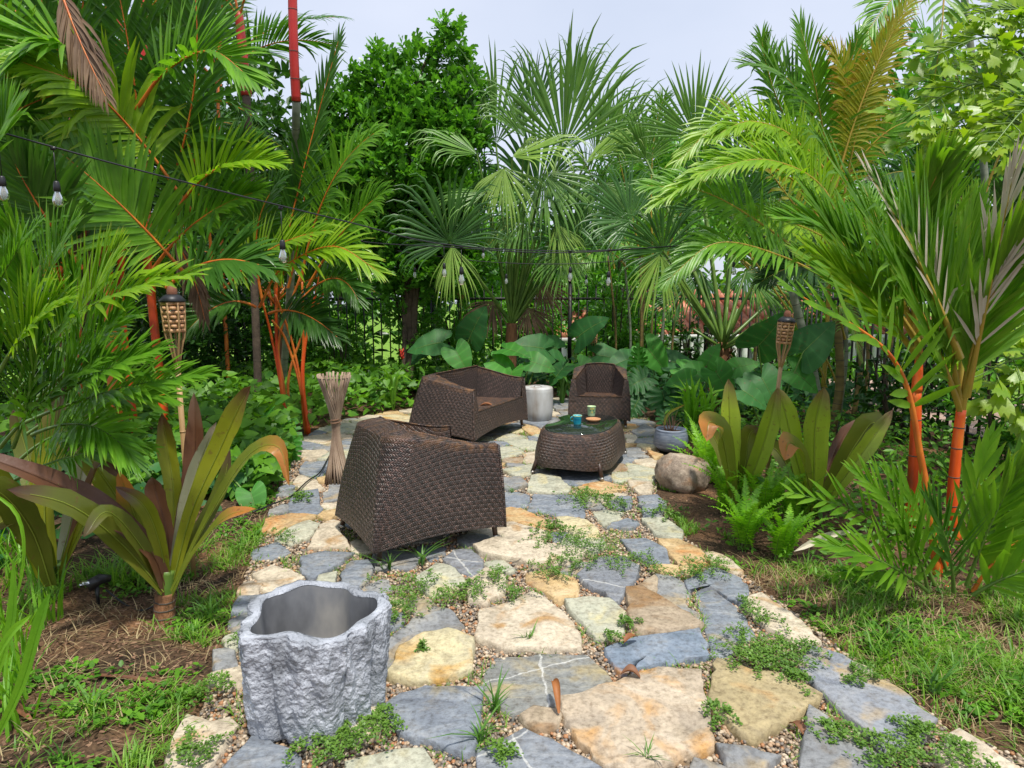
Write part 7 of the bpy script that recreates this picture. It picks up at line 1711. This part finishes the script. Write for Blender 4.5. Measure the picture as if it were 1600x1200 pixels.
# ------------------------------------------------------------------ olive and purple lilies
def lily(label, base, leaves, stem=None, group='broad leaved crinum lilies'):
    t = thing('crinum_lily', label, 'lily', base, 0, group)
    if stem: stem_tube('stem', t, stem[0], stem[1], stem[2], 'greenpet', 0, 12)
    for L, W, mt, nr in leaves: strap(t, pts(L), W * (1.0 if base[0] < 0 else 1.15), mt, normal=nr, rib='leafmid' if mt != 'crinp' else 'crinp', wave=.09)
    return t
b = gp(258, 972)
lt = lily('big olive and purple crinum lily on bare soil at the left front, one tip orange', b, [
    ([(262, 930, 2.98), (235, 860, 2.93), (150, 790, 2.85), (60, 745, 2.75), (-60, 700, 2.65)], .062, 'crinp', (.4, -.5, 1)),
    ([(255, 925, 2.96), (190, 850, 2.85), (110, 790, 2.7), (10, 765, 2.55)], .06, 'crindk', (.5, -.6, .8)),
    ([(258, 925, 3.1), (215, 830, 3.2), (150, 730, 3.3), (100, 690, 3.35)], .055, 'crin', (.4, -1, .4)),
    ([(260, 920, 3.1), (262, 840, 3.15), (244, 770, 3.2), (238, 745, 3.2)], .05, 'crinp', (0, -1, .2)),
    ([(266, 920, 3.05), (285, 820, 3.1), (310, 730, 3.1), (338, 660, 3.1)], .045, 'crinpale', (-.3, -1, .3)),
    ([(268, 920, 3.0), (300, 800, 3.0), (345, 700, 3.0), (372, 640, 2.95), (392, 603, 2.9)], .058, 'crin', (-.2, -1, .3)),
    ([(268, 925, 2.95), (320, 820, 2.9), (385, 715, 2.8), (435, 698, 2.7), (452, 760, 2.65)], .042, 'crino', (-.5, -.8, .8)),
    ([(270, 930, 2.9), (300, 870, 2.85), (350, 810, 2.75), (400, 795, 2.7)], .035, 'crino', (-.4, -.6, .9)),
    ([(262, 915, 3.2), (290, 800, 3.3), (305, 700, 3.35), (303, 612, 3.35)], .05, 'crinp', (.1, -1, .1)),
    ([(258, 920, 3.05), (228, 850, 3.0), (205, 790, 2.98), (186, 735, 2.95)], .052, 'crino', (.2, -1, .3)),
    ([(262, 915, 3.2), (272, 780, 3.3), (262, 700, 3.35), (253, 645, 3.35)], .05, 'crin', (.1, -1, .2)),
    ([(266, 915, 3.1), (300, 850, 3.2), (345, 770, 3.3), (360, 700, 3.35)], .045, 'crindk', (-.3, -1, .3)),
    ([(258, 925, 3.0), (225, 860, 2.9), (170, 800, 2.75), (130, 840, 2.6)], .04, 'crindk', (.4, -.6, .8)),
    ([(264, 925, 3.0), (250, 850, 2.95), (225, 790, 2.9), (180, 760, 2.85)], .04, 'crin', (.2, -1, .5))],
    ([b, at(258, 940, 3.0), at(262, 890, 3.0)], .045, .035))
stem_tube('dry_stem_base', lt, [b - [0, 0, .01], at(257, 950, 3.0), at(258, 925, 3.0)], .052, .046, 'fibre', 4)
b = gp(75, 935)
lily('second crinum lily behind it, with tall upright olive leaves at the left edge', b, [
    ([(85, 915, 3.3), (70, 800, 3.3), (85, 690, 3.35), (98, 583, 3.4)], .082, 'crin', (0, -1, .2)),
    ([(75, 915, 3.2), (30, 800, 3.1), (-30, 720, 3.0), (-80, 640, 2.9)], .07, 'crin', (.3, -1, .3)),
    ([(85, 915, 3.4), (115, 800, 3.5), (135, 700, 3.55), (150, 628, 3.6)], .06, 'crinpale', (-.1, -1, .2)),
    ([(80, 915, 3.1), (50, 830, 3.0), (0, 770, 2.85), (-60, 760, 2.7)], .07, 'crindk', (.3, -.8, .7)),
    ([(85, 915, 3.3), (60, 850, 3.2), (20, 810, 3.0), (-30, 840, 2.8)], .07, 'crindk', (.3, -.8, .7)),
    ([(90, 915, 3.3), (130, 790, 3.2), (160, 720, 3.1), (190, 745, 3.0)], .05, 'crinp', (-.3, -.8, .7)),
    ([(85, 915, 3.5), (60, 790, 3.6), (40, 700, 3.7), (20, 640, 3.7)], .06, 'crindk', (.2, -1, .3)),
    ([(88, 915, 3.3), (120, 840, 3.2), (150, 790, 3.1), (175, 800, 3.0)], .045, 'crin', (-.2, -.9, .6))],
    ([b, at(80, 915, 3.3), at(82, 880, 3.3)], .055, .045))
b = gp(1150, 800)
lily('olive crinum lily with a curled orange leaf, left one of the pair on the right', b, [
    ([(1150, 780, 4.6), (1143, 720, 4.6), (1140, 650, 4.6), (1138, 592, 4.6)], .062, 'crinl', (0, -1, .15)),
    ([(1145, 790, 4.5), (1138, 730, 4.45), (1125, 672, 4.4), (1108, 660, 4.3), (1104, 690, 4.22)], .075, 'crino', (.1, -.7, .8)),
    ([(1155, 790, 4.6), (1180, 730, 4.55), (1200, 670, 4.5), (1215, 605, 4.45)], .06, 'crinl', (-.2, -1, .2)),
    ([(1155, 785, 4.6), (1165, 720, 4.6), (1170, 680, 4.6), (1185, 668, 4.55)], .06, 'crindk', (0, -1, .4)),
    ([(1150, 785, 4.7), (1130, 720, 4.8), (1120, 690, 4.85), (1100, 660, 4.9)], .05, 'crindk', (.2, -1, .3))],
    ([b, at(1150, 785, 4.6), at(1150, 760, 4.6)], .04, .035))
b = gp(1275, 805)
lily('olive crinum lily with a drooping pinkish leaf, right one of the pair', b, [
    ([(1272, 790, 4.5), (1272, 730, 4.48), (1274, 660, 4.46), (1288, 604, 4.44)], .082, 'crinl', (0, -1, .15)),
    ([(1268, 795, 4.5), (1245, 720, 4.5), (1228, 650, 4.5), (1216, 606, 4.5)], .068, 'crinl', (.2, -1, .2)),
    ([(1268, 800, 4.4), (1262, 750, 4.3), (1248, 705, 4.2), (1232, 692, 4.12), (1226, 720, 4.05)], .075, 'crino', (.1, -.6, .8)),
    ([(1278, 795, 4.5), (1310, 740, 4.45), (1340, 690, 4.4), (1365, 660, 4.35), (1378, 690, 4.3)], .075, 'crindk', (-.3, -1, .5)),
    ([(1280, 795, 4.45), (1320, 745, 4.35), (1360, 690, 4.3), (1395, 640, 4.3)], .05, 'crinl', (-.4, -1, .3)),
    ([(1276, 795, 4.6), (1300, 720, 4.7), (1320, 680, 4.75), (1345, 655, 4.8)], .05, 'crinp', (-.2, -1, .3)),
    ([(1270, 795, 4.6), (1240, 745, 4.7), (1215, 705, 4.75), (1190, 690, 4.8)], .06, 'crindk', (.2, -1, .4))],
    ([b, at(1274, 790, 4.5), at(1274, 765, 4.5)], .045, .04))

# ------------------------------------------------------------------ grass, weeds, creepers, litter
def gpoly(L): return [tuple(gp(x, y)[:2]) for x, y in L]
mb = MB()
R1 = gpoly([(1135, 880), (1260, 880), (1330, 900), (1640, 950), (1640, 1230), (1480, 1150), (1300, 1010), (1190, 930)])
def tufts(mb, n, poly, per, h, w, lean=.6, spread=.05, thr=0.0):
    P = region(n, poly); k = len(P); P = np.repeat(P, per, 0); P[:, :2] += rng.normal(0, spread, (len(P), 2)); P[:, 2] = ground_h(P[:, 0], P[:, 1]) - .005
    nz_ = np.array([noise.noise(Vector((x * 1.7, y * 1.7, 3))) for x, y, _ in P]); P = P[nz_ > thr]
    blades(mb, P, np.full(len(P), h), np.full(len(P), w), lean)
tufts(mb, 1300, R1, 14, .055, .0028, 1.1, .03, .06)
tufts(mb, 130, R1, 10, .09, .003, 1.0, .03, -1)
tufts(mb, 110, R1, 10, .13, .004, .8, .03)
tufts(mb, 300, gpoly([(1030, 760), (1100, 800), (1190, 900), (1290, 1000), (1210, 940), (1080, 870)]), 16, .06, .003, .9, .03)
mb.build('lawn_grass', M['grass'], None, kind='stuff', label='patchy lawn grass along the right edge of the slabs', category='grass')
mb = MB()
L1 = gpoly([(0, 1230), (0, 960), (330, 850), (430, 740), (455, 740), (390, 890), (330, 1060), (250, 1230)])
tufts(mb, 210, L1, 12, .08, .003, 1.0, .025)
tufts(mb, 260, gpoly([(250, 1230), (300, 1100), (330, 1030), (380, 900), (440, 760), (400, 780), (340, 880), (290, 1000), (180, 1230)]), 12, .08, .0032, 1.0, .025)
tufts(mb, 90, gpoly([(0, 1000), (60, 900), (220, 880), (340, 840), (240, 960), (100, 1020)]), 12, .16, .004, .9, .03)
mb.build('left_weeds', M['grass'], None, kind='stuff', label='sparse weeds and grass on the bare soil at the left', category='weeds')
mb = MB()
gl = gpoly([(-80, 1150), (-80, 860), (60, 860), (90, 950), (60, 1150)])
P = region(70, gl); P = np.repeat(P, 5, 0); P[:, :2] += rng.normal(0, .03, (len(P), 2)); blades(mb, P, np.full(len(P), .34), np.full(len(P), .0065), .5)
mb.build('tall_grass', M['grasslime'], None, kind='stuff', label='clump of tall bright grass blades at the left edge', category='grass')
t = thing('lime_strap_plant', 'lime green broad blades rising at the lower left corner of the picture', 'plant', gp(-20, 1180))
for L, W in (([(-30, 1200, 1.9), (30, 1080, 1.9), (60, 980, 1.9), (78, 925, 1.9)], .02), ([(-40, 1150, 1.9), (0, 1040, 1.9), (20, 960, 1.9), (22, 870, 1.9)], .016), ([(-30, 1180, 2.0), (-10, 1060, 2.0), (-20, 960, 2.0)], .018), ([(20, 960, 2.1), (38, 870, 2.1), (25, 800, 2.1), (-30, 760, 2.1)], .007), ([(-40, 1100, 1.8), (10, 1000, 1.8), (50, 960, 1.8)], .012)):
    strap(t, pts(L), W, 'grasslime', name='blade', rib='grasslime', n=12, wave=.02)

mb = MB()
tufts(mb, 170, L1, 6, .07, .0022, 1.6, .03, -1)
tufts(mb, 260, R1, 6, .08, .0022, 1.6, .03, -1)
mb.build('dry_straw', M['straw'], None, kind='stuff', label='dry straw coloured blades lying among the grass on both sides', category='straw')
# leafy weed rosettes
mb = MB()
for poly, n in ((L1, 520), (gpoly([(1135, 880), (1260, 880), (1640, 950), (1640, 1230), (1480, 1150), (1300, 1010)]), 520)):
    P = region(n, poly); nz_ = np.array([noise.noise(Vector((x * 2.3, y * 2.3, 8))) for x, y, _ in P]); P = P[nz_ > .16]; P = np.repeat(P, 12, 0); P[:, :2] += rng.normal(0, .022, (len(P), 2)); P[:, 2] += rng.uniform(.005, .035, len(P)); k = len(P)
    D = norm(np.stack([rng.normal(0, 1, k), rng.normal(0, 1, k), rng.uniform(.1, .6, k)], 1)); X, Y, Z = frames(D)
    scatter(mb, np.array([[0, 0, 0], [.35, .4, .06], [.2, .85, .03], [0, 1, 0], [-.2, .85, .03], [-.35, .4, .06]]), np.array([[0, 1, 2, 3], [0, 3, 4, 5]]), P, X, Y, Z, rng.uniform(.012, .035, k))
mb.build('broadleaf_weeds', M['pothos'], None, kind='stuff', label='low broad leaved weeds creeping over the soil on both sides', category='weeds')
M['weed'] = leaf_mat('weed_leaf', (.06, .17, .03), (.14, .3, .05), trans=.35)
for px, py, s_, lab in ((145, 1110, .1, 'broad leaved seedling on bare soil at the lower left'), (95, 1190, .07, 'small seedling at the bottom left'), (775, 1110, .1, 'grassy rosette weed between the big slate and the pebbles'), (750, 1160, .1, 'second grassy rosette weed below it at the slate corner'), (825, 1003, .07, 'grass tuft growing on the cream slab joint'), (610, 890, .1, 'grass tuft at the leg of the nearest armchair'), (1385, 1000, .12, 'upright grass weed right of the long slate'), (1460, 1080, .13, 'tall grass weed near the lower right corner'), (330, 960, .09, 'weed beside the planter on the soil'), (660, 880, .12, 'thin weed stems under the armchair side'), (1010, 1190, .06, 'small grass tuft on the big ochre slab edge'), (855, 735, .08, 'small green weed at the front of the table'), (800, 770, .06, 'small green weed left of the table')):
    b = gp(px, py, .03); mb = MB(); n = 16; blades(mb, np.repeat(b[None], n, 0) + rng.normal(0, s_ * .12, (n, 3)) * [1, 1, 0], np.full(n, s_ * 1.3), np.full(n, s_ * .05), .9)
    mb.build('weed', M['weed'], None, label=lab, category='weed', group='weeds in the joints')

# creeping ground cover over the slabs
CV = np.array([[0, 0, 0], [.35, .5, .08], [0, 1, 0], [-.35, .5, .08]]); CF = np.array([[0, 1, 2, 3]])
mb = MB()
for px, py, rx, n in ((895, 850, .26, 520), (870, 830, .16, 220), (940, 868, .22, 360), (1000, 885, .2, 260), (1110, 885, .18, 260), (1195, 1015, .2, 520), (1220, 1040, .16, 400), (1160, 1025, .12, 200), (640, 925, .2, 480), (620, 960, .12, 260), (700, 930, .14, 200), (740, 925, .14, 240), (775, 900, .14, 220), (860, 895, .16, 260), (800, 930, .1, 140), (915, 780, .3, 340), (960, 790, .24, 240), (1090, 900, .12, 200), (890, 880, .14, 220),
        (1390, 1180, .15, 520), (1440, 1150, .1, 300), (560, 1150, .12, 300), (500, 1175, .12, 300), (610, 1130, .1, 200), (780, 1180, .08, 160), (1120, 1120, .07, 160), (980, 975, .06, 120), (1240, 1060, .1, 200), (960, 1000, .06, 90), (1300, 1150, .1, 200), (430, 840, .14, 200), (470, 780, .15, 160), (660, 1010, .06, 60), (300, 1180, .12, 260), (330, 1080, .1, 200), (380, 1000, .09, 160), (1040, 800, .2, 260), (880, 720, .3, 160), (1180, 960, .14, 260), (1260, 1020, .08, 160), (1350, 1060, .1, 200), (1500, 1180, .12, 260)):
    c = gp(px, py, .05); n = int(n * 1.7); ns_ = max(3, n // 26)
    for s_ in range(ns_):
        a = rng.uniform(0, 6.28); L = rx * rng.uniform(.35, 1.15); o = rng.normal(0, rx * .3, 2); m_ = int(n / ns_ * 1.3)
        u = rng.random(m_) ** .8; cur = rng.normal(0, .5)
        x = c[0] + o[0] + np.cos(a + cur * u) * L * u; y = c[1] + o[1] + np.sin(a + cur * u) * L * u
        P = np.stack([x, y, .052 + .018 * rng.random(m_) + .02 * (1 - u)], 1); P[:, :2] += rng.normal(0, .006, (m_, 2))
        D = norm(np.stack([rng.normal(0, 1, m_), rng.normal(0, 1, m_), rng.uniform(.1, .8, m_)], 1)); X, Y, Z = frames(D)
        scatter(mb, CV, CF, P, X, Y, Z, (.013 if c[1] < 4 else .018) * rng.uniform(.7, 1.3, m_))
mb.build('creeping_weeds', M['creeper'], None, kind='stuff', label='small leaved creeping weeds spreading over the slabs', category='creeper')
mb = MB(); X, Y = free_points(60000, -2.4, 1.9, 2.0, 8.6)
nz_ = np.array([noise.noise(Vector((x * 2.6, y * 2.6, 21))) for x, y in zip(X, Y)]); ok = nz_ > .12; X, Y = X[ok][:5200], Y[ok][:5200]
blades(mb, np.stack([X, Y, np.full(len(X), .01)], 1), np.full(len(X), .055), np.full(len(X), .0022), 1.0)
mb.build('joint_grass', M['grass'], None, kind='stuff', label='short grass sprouting in the joints between the slabs', category='grass')
# crumbs of bark and soil
M['crumb'] = simple_mat('soil_litter', [(.05, .03, .02), (.16, .08, .045), (.32, .2, .12)], 30, .9, attr=True)
mb = MB()
n = 9000; X = np.r_[rng.uniform(-2.9, -1.1, n), rng.uniform(1.2, 3.6, n // 2)]; Y = np.r_[rng.uniform(1.9, 5, n), rng.uniform(2.3, 5, n // 2)]
ok = ~pip(PATIO, X, Y); X, Y = X[ok], Y[ok]; P = np.stack([X, Y, ground_h(X, Y) + .003], 1); n = len(P)
D = norm(np.stack([rng.normal(0, 1, n), rng.normal(0, 1, n), rng.normal(0, .25, n)], 1)); A_, B_, C_ = frames(D, roll=rng.uniform(-.6, .6, n))
scatter(mb, np.array([[-.2, 0, 0], [.2, 0, 0], [.15, 1, .05], [-.15, 1, .0]]), np.array([[0, 1, 2, 3]]), P, A_, B_, C_, rng.uniform(.006, .028, n))
mb.build('soil_litter', M['crumb'], None, kind='stuff', label='dry chips and crumbs scattered on the bare soil', category='litter')
print('objects', len(bpy.data.objects), 'tris~', sum(len(o.data.polygons) * 2 for o in bpy.data.objects if o.type == 'MESH'))
